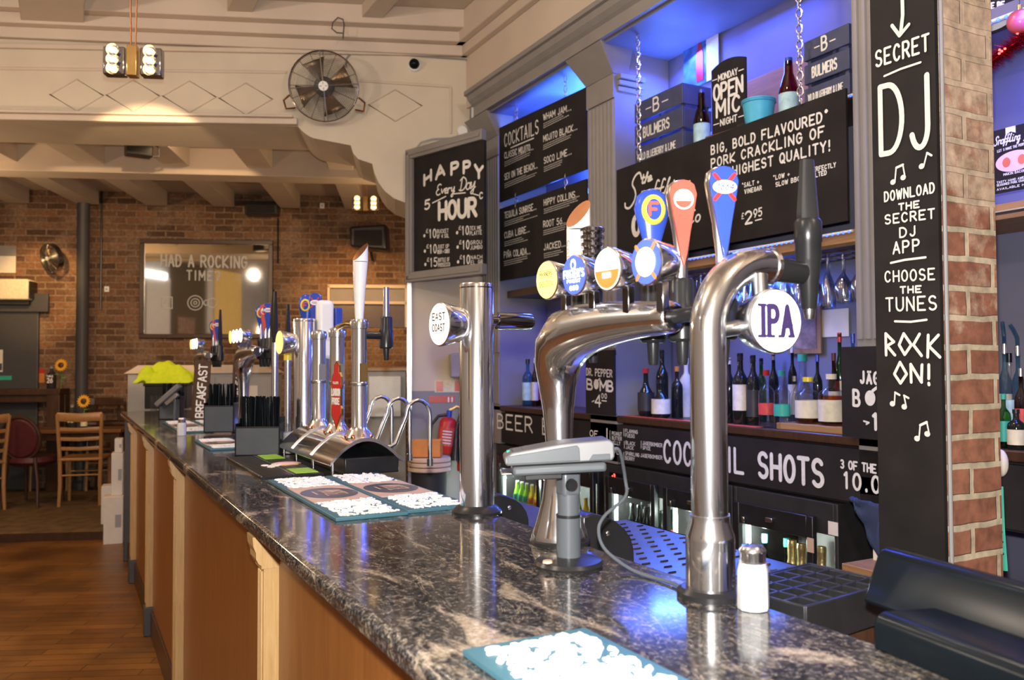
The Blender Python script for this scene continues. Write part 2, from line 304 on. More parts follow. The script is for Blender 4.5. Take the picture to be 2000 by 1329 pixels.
# ------------------------------------------------------------------ mesh building
class MB:
    def __init__(s): s.v = []; s.f = []; s.m = []; s.cur = 0
    def add(s, vs, fs):
        o = len(s.v); s.v += [tuple(v) for v in vs]
        for f in fs: s.f.append([i+o for i in f]); s.m.append(s.cur)
        return s
    def box(s, x0, x1, y0, y1, z0, z1, X=None):
        vs = [Vector((x, y, z)) for z in (z0, z1) for y in (y0, y1) for x in (x0, x1)]
        if X is not None: vs = [X @ v for v in vs]
        return s.add(vs, [(0, 2, 3, 1), (4, 5, 7, 6), (0, 1, 5, 4), (2, 6, 7, 3), (0, 4, 6, 2), (1, 3, 7, 5)])
    def lathe(s, prof, n=24, X=None, cap=True, a0=0.0, a1=2*PI):
        full = abs(a1-a0-2*PI) < 1e-6; k = n if full else n+1; vs = []
        for (r, z) in prof:
            for i in range(k):
                a = a0+(a1-a0)*i/n; vs.append(Vector((r*math.cos(a), r*math.sin(a), z)))
        if X is not None: vs = [X @ v for v in vs]
        fs = []
        for j in range(len(prof)-1):
            for i in range(n):
                i2 = (i+1) % k if full else i+1
                fs.append((j*k+i, j*k+i2, (j+1)*k+i2, (j+1)*k+i))
        if cap and full:
            if prof[0][0] > 1e-6: fs.append(tuple(range(k-1, -1, -1)))
            if prof[-1][0] > 1e-6: fs.append(tuple((len(prof)-1)*k+i for i in range(k)))
        return s.add(vs, fs)
    def cyl(s, p0, p1, r, r1=None, n=16):
        p0, p1 = Vector(p0), Vector(p1); X = Matrix.Translation(p0) @ (p1-p0).to_track_quat('Z', 'Y').to_matrix().to_4x4()
        return s.lathe([(r, 0), (r if r1 is None else r1, (p1-p0).length)], n, X)
    def tube(s, pts, r, n=10, closed=False, caps=True, ry=None, side=None):
        P = [Vector(p) for p in pts]; k = len(P); rs = r if isinstance(r, (list, tuple)) else [r]*k
        rys = ry if isinstance(ry, (list, tuple)) else ([ry]*k if ry else rs)
        T = []
        for i in range(k):
            a = P[i-1] if (i > 0 or closed) else P[i]; b = P[(i+1) % k] if (i < k-1 or closed) else P[i]
            T.append((b-a).normalized())
        nrm = Vector(side) if side is not None else (Vector((0, 0, 1)) if abs(T[0].z) < 0.9 else Vector((1, 0, 0)))
        vs = []
        for i in range(k):
            nrm = (nrm - T[i]*nrm.dot(T[i])).normalized(); b = T[i].cross(nrm)
            for j in range(n):
                a = 2*PI*j/n; vs.append(P[i]+nrm*(rs[i]*math.cos(a))+b*(rys[i]*math.sin(a)))
        fs = []
        for i in range(k if closed else k-1):
            i2 = (i+1) % k
            for j in range(n): fs.append((i*n+j, i*n+(j+1) % n, i2*n+(j+1) % n, i2*n+j))
        if caps and not closed: fs += [tuple(range(n-1, -1, -1)), tuple((k-1)*n+j for j in range(n))]
        return s.add(vs, fs)
    def prism(s, poly, h0, h1, X=None):
        k = len(poly); vs = [Vector((x, y, h0)) for x, y in poly]+[Vector((x, y, h1)) for x, y in poly]
        if X is not None: vs = [X @ v for v in vs]
        return s.add(vs, [tuple(range(k-1, -1, -1)), tuple(range(k, 2*k))]+[(i, (i+1) % k, k+(i+1) % k, k+i) for i in range(k)])
    def ball(s, c, r, n=12, sx=1, sy=1, sz=1):
        X = Matrix.Translation(Vector(c)) @ Matrix.Diagonal((r*sx, r*sy, r*sz, 1))
        return s.lathe([(math.sin(PI*i/n) if 0 < i < n else 0.0, -math.cos(PI*i/n)) for i in range(n+1)], n+4, X, cap=False)
    def build(s, name, mt, parent=None, smooth=True, bevel=0.0, seg=2, angle=40, flat=False):
        me = bpy.data.meshes.new(name); me.from_pydata(s.v, [], s.f); me.validate()
        for m_ in (mt if isinstance(mt, (list, tuple)) else [mt]): me.materials.append(M[m_] if isinstance(m_, str) else m_)
        if len(me.polygons) == len(s.m): me.polygons.foreach_set('material_index', s.m)
        if not flat:
            bm = bmesh.new(); bm.from_mesh(me); bmesh.ops.recalc_face_normals(bm, faces=bm.faces); bm.to_mesh(me); bm.free()
        if smooth: me.shade_smooth(); me.set_sharp_from_angle(angle=math.radians(angle))
        o = bpy.data.objects.new(name, me); COL.objects.link(o)
        if parent is not None: o.parent = parent
        if bevel:
            b = o.modifiers.new('soft_edges', 'BEVEL'); b.width = bevel; b.segments = seg; b.limit_method = 'ANGLE'; b.angle_limit = math.radians(35)
        return o
def thing(name, label, cat, loc=(0, 0, 0), rz=0.0, group=None, X=None):
    o = bpy.data.objects.new(name, None); COL.objects.link(o); o.empty_display_size = 0.05
    if X is not None: o.matrix_world = X
    else: o.location = loc; o.rotation_euler = (0, 0, rz)
    return tag(o, label, cat, group)
def tag(o, label, cat, group=None, kind=None):
    o['label'] = label; o['category'] = cat
    if group: o['group'] = group
    if kind: o['kind'] = kind
    return o
def struct(o): o['kind'] = 'structure'; return o
def copy_tree(o, loc=None, rz=None, label=None, group=None, parent=None):
    c = o.copy(); COL.objects.link(c)
    if parent is not None: c.parent = parent
    if loc is not None: c.location = loc
    if rz is not None: c.rotation_euler = (0, 0, rz)
    if label: c['label'] = label
    if group: c['group'] = group
    for ch in list(o.children): copy_tree(ch, parent=c)
    return c
def frame(o, x, y):
    x = Vector(x).normalized(); y = Vector(y).normalized(); z = x.cross(y)
    m_ = Matrix((x, y, z)).transposed().to_4x4(); m_.translation = Vector(o); return m_
def X_of(axis):   # local z along the given direction
    return Vector(axis).to_track_quat('Z', 'Y').to_matrix().to_4x4()

# ------------------------------------------------------------------ painted lettering: strokes on a 0..8 x 0..c grid ('~' = round stroke)
G = {
'A':'004c80|1474','B':'000c|~0c6c8a77060606|~06768674830060 0'.replace(' ',''),'C':'~8aac4c0b0602014080 82'.replace(' ',''),'D':'000c|~0c5c8b868150 00'.replace(' ',''),
'E':'8c0c0080|0666','F':'8c0c00|0666','G':'~8a6c2c0a06022060828 5'.replace(' ','')+'|8545','H':'000c|808c|0686','I':'404c','J':'~8c8482604010 02'.replace(' ',''),
'K':'000c|8c0580','L':'0c0080','M':'000c448c80','N':'000c808c','O':'~4c2c0a060220406082868a6c4c','P':'000c|~0c6c8b876505','Q':'~4c2c0a060220406082868a6c4c|5392',
'R':'000c|~0c6c8b877606|4680','S':'~8a6c2c0b080776868 46 0200 2'.replace(' ',''),'T':'404c|0c8c','U':'~0c04024060828 48c'.replace(' ',''),'V':'0c408c','W':'0c204a608c',
'X':'008c|0c80','Y':'0c468c|4640','Z':'0c8c0080',
'0':'~4c1c0a060210407082868a7c4c','1':'2a4c40','2':'~0a2c6c8a8763 00|0080'.replace(' ',''),'3':'~0b2c6c8b8867 46|~466684824000 1'.replace(' ',''),'4':'606c0484','5':'8c0c0 7|~07578582502001'.replace(' ',''),
'6':'~8b5c2a060320608285774704','7':'0c8c30','8':'~4c1b0957838240 1003578b4c'.replace(' ',''),'9':'~87450609 2c5c8a866230'.replace(' ',''),
'!':'454c|4041','.':'4041','+':'4248|1575','*':'4a4d|2c6b|2b6c','-':'1676',':':'4243|4849',"'":'4a4d',',':'4132'.replace('2',"0"),'£':'~8a6c3b383 000'.replace(' ','')+'|0080|0656','&':'~80296b4c2b284 4010230 75'.replace(' ',''),
'>':'0686|599 6'.replace(' ','')+'|5396','?':'~0a2c6c8a86 45|4041'.replace(' ','')+'|4543',' ':'','"':'2a2d|6a6d','~':'~1525376575','(':'~6c3946 30'.replace(' ',''),
}
def poly_pts(s):
    pts = []
    for i in range(0, len(s)-1, 2):
        try: pts.append((int(s[i], 16)/8.0, int(s[i+1], 16)/12.0))
        except ValueError: pass
    return pts
def chaikin(p, it=2):
    for _ in range(it):
        q = [p[0]]
        for a, b in zip(p, p[1:]): q += [(a[0]*.75+b[0]*.25, a[1]*.75+b[1]*.25), (a[0]*.25+b[0]*.75, a[1]*.25+b[1]*.75)]
        p = q+[p[-1]]
    return p
# round letters are drawn from arcs so that they stay clean
def arc(cx, cy, rx, ry, a0, a1, n=14): return [(cx+rx*math.cos(math.radians(a0+(a1-a0)*i/n)), cy+ry*math.sin(math.radians(a0+(a1-a0)*i/n))) for i in range(n+1)]
GL = {}
for k_, s_ in G.items(): GL[k_] = [chaikin(poly_pts(q[1:])) if q.startswith('~') else poly_pts(q) for q in s_.split('|') if q]
O_ = arc(.5, .5, .5, .5, 90, 450, 24)
GL['O'] = [O_]; GL['0'] = [arc(.5, .5, .42, .5, 90, 450, 24)]; GL['Q'] = [O_, [(.55, .22), (1.05, -.06)]]
GL['C'] = [arc(.52, .5, .5, .5, 40, 320, 18)]; GL['G'] = [arc(.52, .5, .5, .5, 40, 360, 20), [(1.02, .5), (.6, .5)]]
GL['D'] = [[(0, 0), (0, 1)], [(0, 1), (.35, 1)]+arc(.35, .5, .6, .5, 90, -90, 16)+[(0, 0)]]
GL['P'] = [[(0, 0), (0, 1)], [(0, 1), (.5, 1)]+arc(.5, .74, .42, .26, 90, -90, 12)+[(0, .48)]]
GL['R'] = GL['P']+[[(.45, .48), (1, 0)]]
GL['B'] = [[(0, 0), (0, 1)], [(0, 1), (.45, 1)]+arc(.45, .76, .38, .24, 90, -90, 10)+[(0, .52)], [(0, .52), (.5, .52)]+arc(.5, .26, .44, .26, 90, -90, 10)+[(0, 0)]]
GL['S'] = [arc(.5, .75, .45, .25, 30, 270, 12)+arc(.5, .25, .47, .25, 90, -150, 12)]
GL['U'] = [[(0, 1), (0, .35)]+arc(.5, .35, .5, .35, 180, 360, 12)+[(1, 1)]]
GL['J'] = [[(.8, 1), (.8, .3)]+arc(.4, .3, .4, .3, 0, -160, 10)]
GL['2'] = [arc(.48, .72, .42, .28, 160, -30, 10)+[(.05, 0), (.95, 0)]]
GL['3'] = [arc(.42, .76, .42, .24, 140, -90, 10)+arc(.42, .26, .48, .26, 90, -140, 10)]
GL['5'] = [[(.9, 1), (.15, 1), (.1, .55)]+arc(.42, .32, .5, .32, 120, -140, 12)]
GL['6'] = [[(.8, 1)]+arc(.5, .32, .46, .32, 150, 510, 20)]
GL['8'] = [arc(.5, .76, .38, .24, 90, 450, 14), arc(.5, .27, .47, .27, 90, 450, 14)]
GL['9'] = [arc(.5, .68, .46, .32, -30, 330, 20)+[(.3, 0)]]
GL['&'] = [[(1, 0), (.2, .75)]+arc(.45, .8, .25, .2, 190, -20, 8)+[(.1, .35)]+arc(.4, .25, .35, .25, 160, 340, 8)+[(1, .4)]]
GL['£'] = [arc(.6, .78, .32, .22, 20, 180, 8)+[(.3, .3), (.05, 0), (.95, 0)], [(.05, .48), (.7, .48)]]
GL[','] = [[(.5, .08), (.35, -.16)]]; GL['('] = [arc(.9, .5, .5, .6, 130, 230, 8)]
GL['Ä'] = [[(0, 0), (.5, .8), (1, 0)], [(.2, .3), (.8, .3)], [(.25, 1.0), (.27, 1.02)], [(.75, 1.0), (.77, 1.02)]]; GL['Ñ'] = GL['N']+[[(.25, 1.12), (.45, 1.2), (.6, 1.12), (.8, 1.2)]]
NARROW = {'I': .35, '!': .3, '.': .3, "'": .3, ',': .3, ' ': .55, ':': .3, '1': .6, 'J': .85, 'M': 1.2, 'W': 1.25, '*': .7, '£': .8, '-': .7}
# joined brush script, drawn lower-case and capital letters on the same unit box (x-height 0.5)
SL = {
't': [[(.3, .85), (.2, .1), (.35, 0), (.6, .1)], [(0, .55), (.55, .58)]], 'h': [[(.1, 0), (.3, 1), (.45, .95), (.15, .1)], arc(.45, .3, .2, .2, 150, 0, 8)+[(.62, .05), (.8, .05)]],
'e': [[(.1, .25), (.5, .3)]+arc(.32, .28, .22, .24, 10, 300, 14)+[(.7, .12)]], 'n': [[(.1, .5), (.08, 0)], arc(.35, .3, .25, .2, 170, 0, 8)+[(.58, .05), (.75, .05)]],
'a': [arc(.32, .25, .26, .25, 20, 340, 16), [(.58, .5), (.56, .05), (.8, .05)]], 'f': [[(.55, .9), (.4, 1), (.28, .85), (.2, -.3), (.1, -.25), (.3, .1), (.6, .15)], [(0, .45), (.5, .5)]],
'l': [[(.05, .1), (.35, .8), (.4, 1), (.28, .9), (.22, .1), (.35, 0), (.6, .1)]], 'i': [[(.2, .5), (.18, .05), (.35, 0), (.5, .1)], [(.24, .72), (.26, .74)]],
'g': [arc(.32, .26, .24, .24, 20, 340, 14), [(.56, .5), (.52, -.3), (.3, -.42), (.1, -.3), (.7, .12)]], 'o': [arc(.32, .25, .26, .25, 90, 450, 16)], 'v': [[(.05, .5), (.25, 0), (.55, .5), (.75, .45)]],
'r': [[(.1, .5), (.1, 0)], [(.12, .35), (.3, .5), (.5, .45)]], 'y': [[(.08, .5), (.15, .15), (.35, .1), (.55, .5)], [(.58, .5), (.5, -.3), (.3, -.42), (.1, -.25), (.7, .1)]],
'S': [[(.85, .8), (.7, 1), (.4, .95), (.25, .7), (.6, .45), (.7, .15), (.4, -.1), (.05, .0), (.0, .15)]], 'P': [[(.45, .9), (.3, 0), (.1, -.25)], [(.1, .7), (.3, 1), (.75, 1), (.95, .75), (.75, .5), (.42, .48)]],
'C': [arc(.5, .5, .45, .5, 50, 310, 16)], 'E': [arc(.55, .75, .35, .25, 40, 260, 10)+arc(.5, .25, .42, .27, 100, 320, 10)], 'D': [[(.3, .95), (.25, 0)], [(.05, .8), (.4, 1.05)]+arc(.35, .5, .6, .5, 75, -90, 12)+[(.05, .08)]], ' ': [],
}
LAYER = [0]
def stroke(mb, X, pts, th, capn=8):
    h = th/2; X0 = X
    for a, b in zip(pts, pts[1:]):
        d = Vector((b[0]-a[0], b[1]-a[1])); L = d.length
        if L < 1e-7: continue
        n_ = Vector((-d.y, d.x))*(h/L); LAYER[0] = (LAYER[0]+1) % 40; X = X0 @ Matrix.Translation((0, 0, LAYER[0]*2e-5))
        mb.add([X @ Vector((a[0]+n_.x, a[1]+n_.y, 0)), X @ Vector((a[0]-n_.x, a[1]-n_.y, 0)), X @ Vector((b[0]-n_.x, b[1]-n_.y, 0)), X @ Vector((b[0]+n_.x, b[1]+n_.y, 0))], [(0, 1, 2, 3)])
    for p in pts:
        LAYER[0] = (LAYER[0]+1) % 40; X = X0 @ Matrix.Translation((0, 0, LAYER[0]*2e-5))
        mb.add([X @ Vector((p[0]+h*math.cos(2*PI*i/capn), p[1]+h*math.sin(2*PI*i/capn), 0)) for i in range(capn)], [tuple(range(capn))])
def text(mb, X, s, x, y, h, w=None, th=None, align='l', sp=0.42, slant=0.0, script=False, jit=0.0, rise=0.0):
    """paint s with its baseline-left at (x,y) of frame X; w fits the width"""
    D_ = SL if script else GL
    adv = [((.62 if ch.islower() else .95) if script else NARROW.get(ch, 1.0)) for ch in s]
    gap = -0.02 if script else sp
    tot = sum(adv)+gap*(len(s)-1); cw = (w/tot) if w else h*0.5
    th = th or h*0.16
    if align == 'c': x -= tot*cw/2
    if align == 'r': x -= tot*cw
    cx = x
    for ch, a in zip(s, adv):
        dy = random.uniform(-jit, jit)*h
        for g in D_.get(ch, []):
            wv = 1.0 if script else a
            off = 0.0
            if not script and ch in "I!.',1:": off = a/2-0.5; wv = 1.0
            pts = []
            for (u, v) in g:
                lx = cx+(u*wv+off)*cw; ly = v*h
                pts.append((lx+ly*slant, y+dy+ly+rise*(lx-x)))
            if script and len(pts) > 2: pts = chaikin(pts, 2)
            stroke(mb, X, pts, th)
        cx += (a+gap)*cw
    return mb
def scribble(mb, X, x, y, w, h, lines=2, th=0.003):
    """small print too fine to read: rows of word-long dashes with ticks"""
    for i in range(lines):
        yy = y-i*h*1.5; cx = x; ww = w*random.uniform(.6, 1.0)
        while cx < x+ww:
            L = random.uniform(.8, 2.2)*h; n_ = max(2, int(L/(h*.45)))
            stroke(mb, X, [(cx+L*k/n_, yy+(h*.5 if k % 2 else 0)) for k in range(n_+1)], th, 5); cx += L+h*.7
def disc(mb, X, cx, cy, r, ry=None, n=28):
    mb.add([X @ Vector((cx+r*math.cos(2*PI*i/n), cy+(ry or r)*math.sin(2*PI*i/n), 0)) for i in range(n)], [tuple(range(n))])
def off(X, d): return X @ Matrix.Translation((0, 0, d))
# ------------------------------------------------------------------ the room
UW = Vector((0.9342, -0.3567, 0)); AW = Vector((0.3567, 0.9342, 0))   # along / behind the two cross walls
RZW = math.atan2(UW.y, UW.x)
H0 = CAM + ray(633, 170)*6.4; H0.z = 0
F0 = CAM + ray(400, 600)*10.2; F0.z = 0
XH = frame(H0, UW, AW); XF = frame(F0, UW, AW)
def loc2(X0, P): q = X0.inverted() @ Vector(P); return q
def hw(px, py, t=0.0): q = loc2(XH, onp(px, py, H0+AW*t, AW)); return (q.x, q.z)
def fwl(px, py, t=0.0): q = loc2(XF, onp(px, py, F0+AW*t, AW)); return (q.x, q.z)
XZ = Matrix(((1, 0, 0, 0), (0, 0, 1, 0), (0, 1, 0, 0), (0, 0, 0, 1)))   # polygon (s,z), extrusion -> behind
def place(o, X0): o.matrix_world = X0; return o

struct(MB().box(-6, 3.6, -3.5, 8.4, -0.1, 0).build('floor', 'floor', smooth=False))
# raised floor of the far room, its front step parallel to the far wall
P0 = CAM + ray(100, 1037)*7.28; S0 = frame(Vector((P0.x, P0.y, 0)), UW, AW)
struct(place(MB().box(-6, 0.62, 0, 5.5, -0.05, 0.08).build('floor_platform', 'carpet', bevel=0.01), S0))
struct(place(MB().box(-6, 0.62, -0.012, 0.0, 0.0, 0.07).build('trim_step', 'darkwood'), S0))  # strip added to darken the riser, its shade put in as dark wood
struct(place(MB().box(0.62, 5, 0.6, 5.5, -0.05, 0.08).build('floor_rear', 'carpet'), S0))
# ceilings
struct(MB().box(-6, 3.6, -3.5, 6.9, 4.2, 4.3).build('ceiling_front', 'ceiling', smooth=False))
struct(place(MB().box(-7, 5.5, 0.7, 5.2, 3.62, 3.72).build('ceiling_far', 'ceiling', smooth=False), XH))
# header wall with the stepped arch, two-tone leg at the right
s_l = -6.5
arch = [hw(0, 232)[1]]
poly = [(s_l, hw(0, 231)[1]), hw(582, 247), hw(590, 256), hw(600, 264), hw(612, 270), hw(685, 284), hw(690, 300), hw(700, 311), hw(727, 320), hw(731, 338), hw(740, 358), hw(752, 374), hw(770, 388), hw(797, 398), (hw(797, 700)[0], 0.0), (hw(797, 700)[0]+1.6, 0.0), (hw(797, 700)[0]+1.6, 4.2), (s_l, 4.2)]
struct(place(MB().prism(poly, 0, 0.7, XZ).build('wall_header', 'headwall', smooth=False), XH))
# mouldings on the header wall
def hbar(name, px0, py0, px1, py1, hgt, dpt, mt='plaster'):
    a, b = hw(px0, py0), hw(px1, py1)
    m_ = MB(); L = math.hypot(b[0]-a[0], b[1]-a[1]); an = math.atan2(b[1]-a[1], b[0]-a[0])
    X = Matrix.Translation((a[0], 0, a[1])) @ Matrix.Rotation(-an, 4, 'Y')
    m_.box(0, L, -dpt, 0.0, -hgt/2, hgt/2, X); return m_
k = 1
def trim(m_, X0, mt='plaster'):
    global k
    o = struct(place(m_.build('trim_%d' % k, mt, bevel=0.006), X0)); k += 1; return o
trim(MB().box(-6, hw(925, 40)[0], -0.20, 0, 4.06, 4.2).box(-6, hw(925, 40)[0], -0.12, 0, 3.98, 4.06).box(-6, hw(922, 40)[0], -0.05, 0, 3.90, 3.98), XH)
trim(hbar('t', -500, 82, 921, 108, 0.035, 0.03), XH)
trim(hbar('t', -500, 127, 560, 142, 0.02, 0.012), XH)
trim(hbar('t', -500, 222, 582, 240, 0.05, 0.05), XH)
trim(hbar('t', -500, 215, 575, 233, 0.02, 0.09), XH)
trim(hbar('t', 700, 158, 880, 170, 0.02, 0.012).box(hw(880, 170)[0]-.01, hw(880, 170)[0]+.01, -0.012, 0, hw(880, 262)[1], hw(880, 170)[1]), XH)
for (cx_, cy_) in ((150, 185), (260, 186), (370, 188), (480, 192), (772, 205)):
    m_ = MB(); a = [hw(cx_-52, cy_), hw(cx_, cy_-30), hw(cx_+52, cy_+2), hw(cx_, cy_+32)]
    m_.tube([(p[0], -0.002, p[1]) for p in a], 0.007, 6, closed=True); trim(m_, XH)
# roof beams of the front room, running towards the camera
for (x0, x1, name) in ((42, 163, 'a'), (434, 482, 'b'), (690, 730, 'c')):
    a, b = hw(x0, 75)[0], hw(x1, 78)[0]
    z_ = 4.0 if name == 'a' else 4.1
    dv = loc2(XH, H0 + Vector((0, -1, 0)))
    m_ = MB(); yv = [Vector((a, -0.02, 0)), Vector((b, -0.02, 0))]
    vs = [Vector((a, 0, z_)), Vector((b, 0, z_)), Vector((b, 0, 4.21)), Vector((a, 0, 4.21))]
    vs2 = [v+Vector((dv.x*9, dv.y*9, 0)) for v in vs]
    m_.add(vs+vs2, [(0, 1, 5, 4), (1, 2, 6, 5), (0, 4, 7, 3), (0, 3, 2, 1), (4, 5, 6, 7)]); trim(m_, XH, 'ceiling')
# joists and a cross beam under the far ceiling
for i in range(13):
    s_ = -5.6+i*0.78
    trim(MB().box(s_, s_+0.24, 0.72, 4.0, 3.44, 3.63), XH, 'ceiling')
trim(MB().box(-7, 5, 1.9, 2.2, 3.36, 3.63), XH, 'ceiling')
# far brick wall with its lintel band
struct(place(MB().box(-7.5, 4.8, 0, 0.25, 0, 3.9).build('wall_far', 'brick_far', smooth=False), XF))
# side and rear walls that close the room (seen only in the chrome)
struct(MB().box(-6.1, -6, -3.6, 8.4, 0, 4.3).build('wall_left', 'roomwall', smooth=False))
struct(place(MB().box(-7.5, -7.3, -3, 0.1, 0, 3.9).build('wall_far_left', 'brick_far', smooth=False), XF))
struct(place(MB().box(3.6, 3.8, -2.6, 0.1, 0, 3.9).build('wall_far_right', 'plaster', smooth=False), XF))
struct(MB().box(-6, 3.6, -3.6, -3.5, 0, 4.3).build('wall_rear', 'roomwall', smooth=False))
struct(MB().box(3.42, 3.55, -3.5, 5.9, 0, 4.3).build('wall_right', 'bluewall', smooth=False))
# plain wall above the back bar
struct(MB().box(2.72, 2.86, -3.5, 5.95, 3.5, 4.22).build('wall_above_bar', 'plaster', smooth=False))
trim(MB().box(2.62, 2.72, -3.5, 5.9, 3.98, 4.2).box(2.67, 2.72, -3.5, 5.9, 3.9, 3.98), Matrix.Identity(4))
# brick pier in the aisle
struct(MB().box(2.0, 2.216, 1.386, 1.60, 0, 4.2).build('pillar_brick', 'brick', smooth=False))
trim(MB().box(1.992, 2.004, 1.378, 1.3875, 0, 4.2), Matrix.Identity(4), 'greyl')

# ------------------------------------------------------------------ the bar counter
BT = 1.15; BF = 0.375; BB = 0.905; BY0 = -0.35; BY1 = 7.35
t = thing('bar_counter', 'long oak-panelled bar front with pale posts under the granite top', 'bar', (0, 0, 0))
posts = [2.04, 3.80, 5.20, 6.50]
MB().box(0.45, 0.87, BY0, 7.2, 0.10, 1.112).build('carcass', 'panel', t, smooth=False)
edges = [BY0]+posts+[7.18]
for i in range(5):
    a, b = edges[i]+(0.0 if i == 0 else 0.0), edges[i+1]-0.062
    m_ = MB().box(0.436, 0.45, a+0.004, b, 0.14, 1.112)
    m_.build('front_panel', 'panel', t, bevel=0.003)
for y in posts:
    m_ = MB().box(0.402, 0.45, y-0.062, y, 0.16, 1.07)
    for q in range(3): m_.box(0.398, 0.403, y-0.052+q*0.016, y-0.042+q*0.016, 0.18, 1.03)
    o = m_.build('post', 'oak', t, bevel=0.002)
    cor = [(0.45, 1.112), (0.376, 1.112), (0.378, 1.09), (0.384, 1.075), (0.384, 1.062), (0.390, 1.05), (0.396, 1.046), (0.396, 1.038), (0.45, 1.038)]
    MB().prism(cor, y-0.066, y+0.004, Matrix(((1, 0, 0, 0), (0, 0, 1, 0), (0, 1, 0, 0), (0, 0, 0, 1)))).build('corbel', 'oak', o, smooth=False)
    MB().box(0.392, 0.45, y-0.07, y+0.008, 0.0, 0.16).build('plinth_block', 'greyd', o, bevel=0.004)
MB().box(0.425, 0.46, BY0, 7.2, 0.0, 0.14).build('skirting', 'darkwood', t, bevel=0.004)
MB().box(0.40, 0.90, 7.19, 7.235, 0.0, 1.112).build('end_panel', 'greyd', t, bevel=0.004)
m_ = MB()
m_.box(BF, BB, BY0, BY1, 1.112, BT)
tag(m_.build('countertop', 'granite', bevel=0.012, seg=3), 'polished black granite worktop with gold veins on top of the bar', 'countertop')
# service side of the bar below the granite: sinks and rails
t = thing('underbar_station', 'dark steel service unit fixed behind the granite bar top', 'sink unit', (0, 0, 0))
MB().box(0.91, 1.42, -0.3, 3.2, 0.05, 0.92).build('body', 'blackmatt', t, bevel=0.005)
m_ = MB().box(0.95, 1.42, 1.15, 1.98, 1.05, 1.06).box(0.95, 1.42, 1.15, 1.16, .92, 1.06).box(1.41, 1.42, 1.15, 1.98, .92, 1.06)
o = m_.build('drainer', 'sink', t, bevel=0.002)
m_ = MB()
for i in range(8):
    for j in range(17): m_.tube([(1.0+i*0.05+(0.025 if j % 2 else 0), 1.2+j*0.045, 1.061), (1.02+i*0.05+(0.025 if j % 2 else 0), 1.2+j*0.045, 1.061)], 0.0025, 6)
m_.build('raised_slots', 'chrome_dark', o)
MB().box(0.95, 1.30, 2.0, 2.5, 1.045, 1.06).build('drain_grid', 'navy', t, bevel=0.002)
# rounded black end plates of the speed rails
for (px, py, lab, sz) in ((990, 985, 'black rounded splash guard behind the tall straight chrome column', 0.085), (1180, 1045, 'black rounded splash guard with a bolt beside the arched chrome font', 0.10)):
    P = onz(px, py, 1.14)
    t = thing('splash_guard', lab, 'bar fitting', (P.x, P.y, 1.06))
    prof = [(-sz*.6, -.13)]+[(-sz*.6, sz*1.25)]+[(-sz*.6+1.3*sz*math.sin(math.radians(a_)), sz*.35+sz*.95*math.cos(math.radians(a_))) for a_ in (10, 25, 40, 55, 70, 85)]+[(sz*.72, -.13)]
    MB().prism(prof, -0.012, 0.10, Matrix(((1, 0, 0, 0), (0, 0, 1, 0), (0, 1, 0, 0), (0, 0, 0, 1)))).build('plate', 'black', t, bevel=0.004)
    MB().ball((0.0, -0.014, sz*.85), 0.006, 8, 1, .5, 1).build('bolt', 'chrome', t)

# the parts of the front room that only the mirror and the chrome show
def mirr(px, py):
    n_ = -AW; d_ = ray(px, py).normalized(); P_ = onp(px, py, F0-AW*.03, AW); r_ = d_-2*d_.dot(n_)*n_; return P_+r_*((-5.98-P_.x)/r_.x)
def mbox(name, label, cat, x0, x1, y0, y1, mt, dep_=.04, light=None):
    a, b = mirr(x0, y1), mirr(x1, y0); ya, yb = sorted((a.y, b.y)); za, zb_ = sorted((a.z, b.z))
    t_ = thing(name, label, cat, (-5.99, ya, za)); MB().box(0, dep_, 0, yb-ya, 0, zb_-za).build('panel', mt, t_); return t_
mbox('white_partition', 'white partition reflected at the left of the etched mirror', 'partition', 283, 331, 545, 655, 'white')
mbox('strip_light', 'white strip light reflected at the left of the etched mirror', 'strip light', 279, 322, 534, 540, 'lens_w', .08)
mbox('brown_panel', 'dark brown panel reflected across the middle of the etched mirror', 'panel', 331, 399, 480, 655, 'darkpanel')
mbox('white_post', 'white post reflected beside the yellow door in the mirror', 'post', 400, 412, 510, 650, 'white', .08)
mbox('yellow_door', 'warm yellow door reflected at the right of the mirror', 'door panel', 418, 470, 525, 655, 'yellowdoor')
mbox('picture_frame', 'orange framed print reflected low in the mirror', 'picture', 342, 376, 622, 652, 'pic', .08)
# ------------------------------------------------------------------ signs with painted lettering
class Sign:
    def __init__(s, name, label, cat, X, group=None):
        s.X = X; s.t = thing(name, label, cat, X=X, group=group); s.mb = MB()
    def uv(s, px, py):
        n = Vector((s.X[0][2], s.X[1][2], s.X[2][2])); q = s.X.inverted() @ onp(px, py, s.X.translation, n); return q.x, q.y
    def P(s, txt, a, b, hpx, z=0.002, fit=True, **kw):
        x0, y0 = s.uv(*a); x1, y1 = s.uv(*b); h = s.uv(a[0], a[1]-hpx)[1]-y0
        w = x1-x0
        text(s.mb, Matrix.Translation((0, 0, z)), txt, x0, y0, h, w=w, rise=(y1-y0)/max(w, 1e-6), **kw)
    def line(s, pts, th, z=0.002): stroke(s.mb, Matrix.Translation((0, 0, z)), [s.uv(*p) for p in pts], th)
    def scr(s, a, wpx, hpx, lines, th=0.003):
        x, y = s.uv(*a); x1, _ = s.uv(a[0]+wpx, a[1]); h = s.uv(a[0], a[1]-hpx)[1]-y
        scribble(s.mb, Matrix.Translation((0, 0, 0.002)), x, y, x1-x, h, lines, th)
    def done(s, name='lettering', mt='white_paint'):
        o = s.mb.build(name, mt, s.t, smooth=False, flat=True); s.mb = MB(); return o
def side_frame(x, y, z): return frame((x, y, z), (0, -1, 0), (0, 0, 1))     # facing the bar (towards -X)

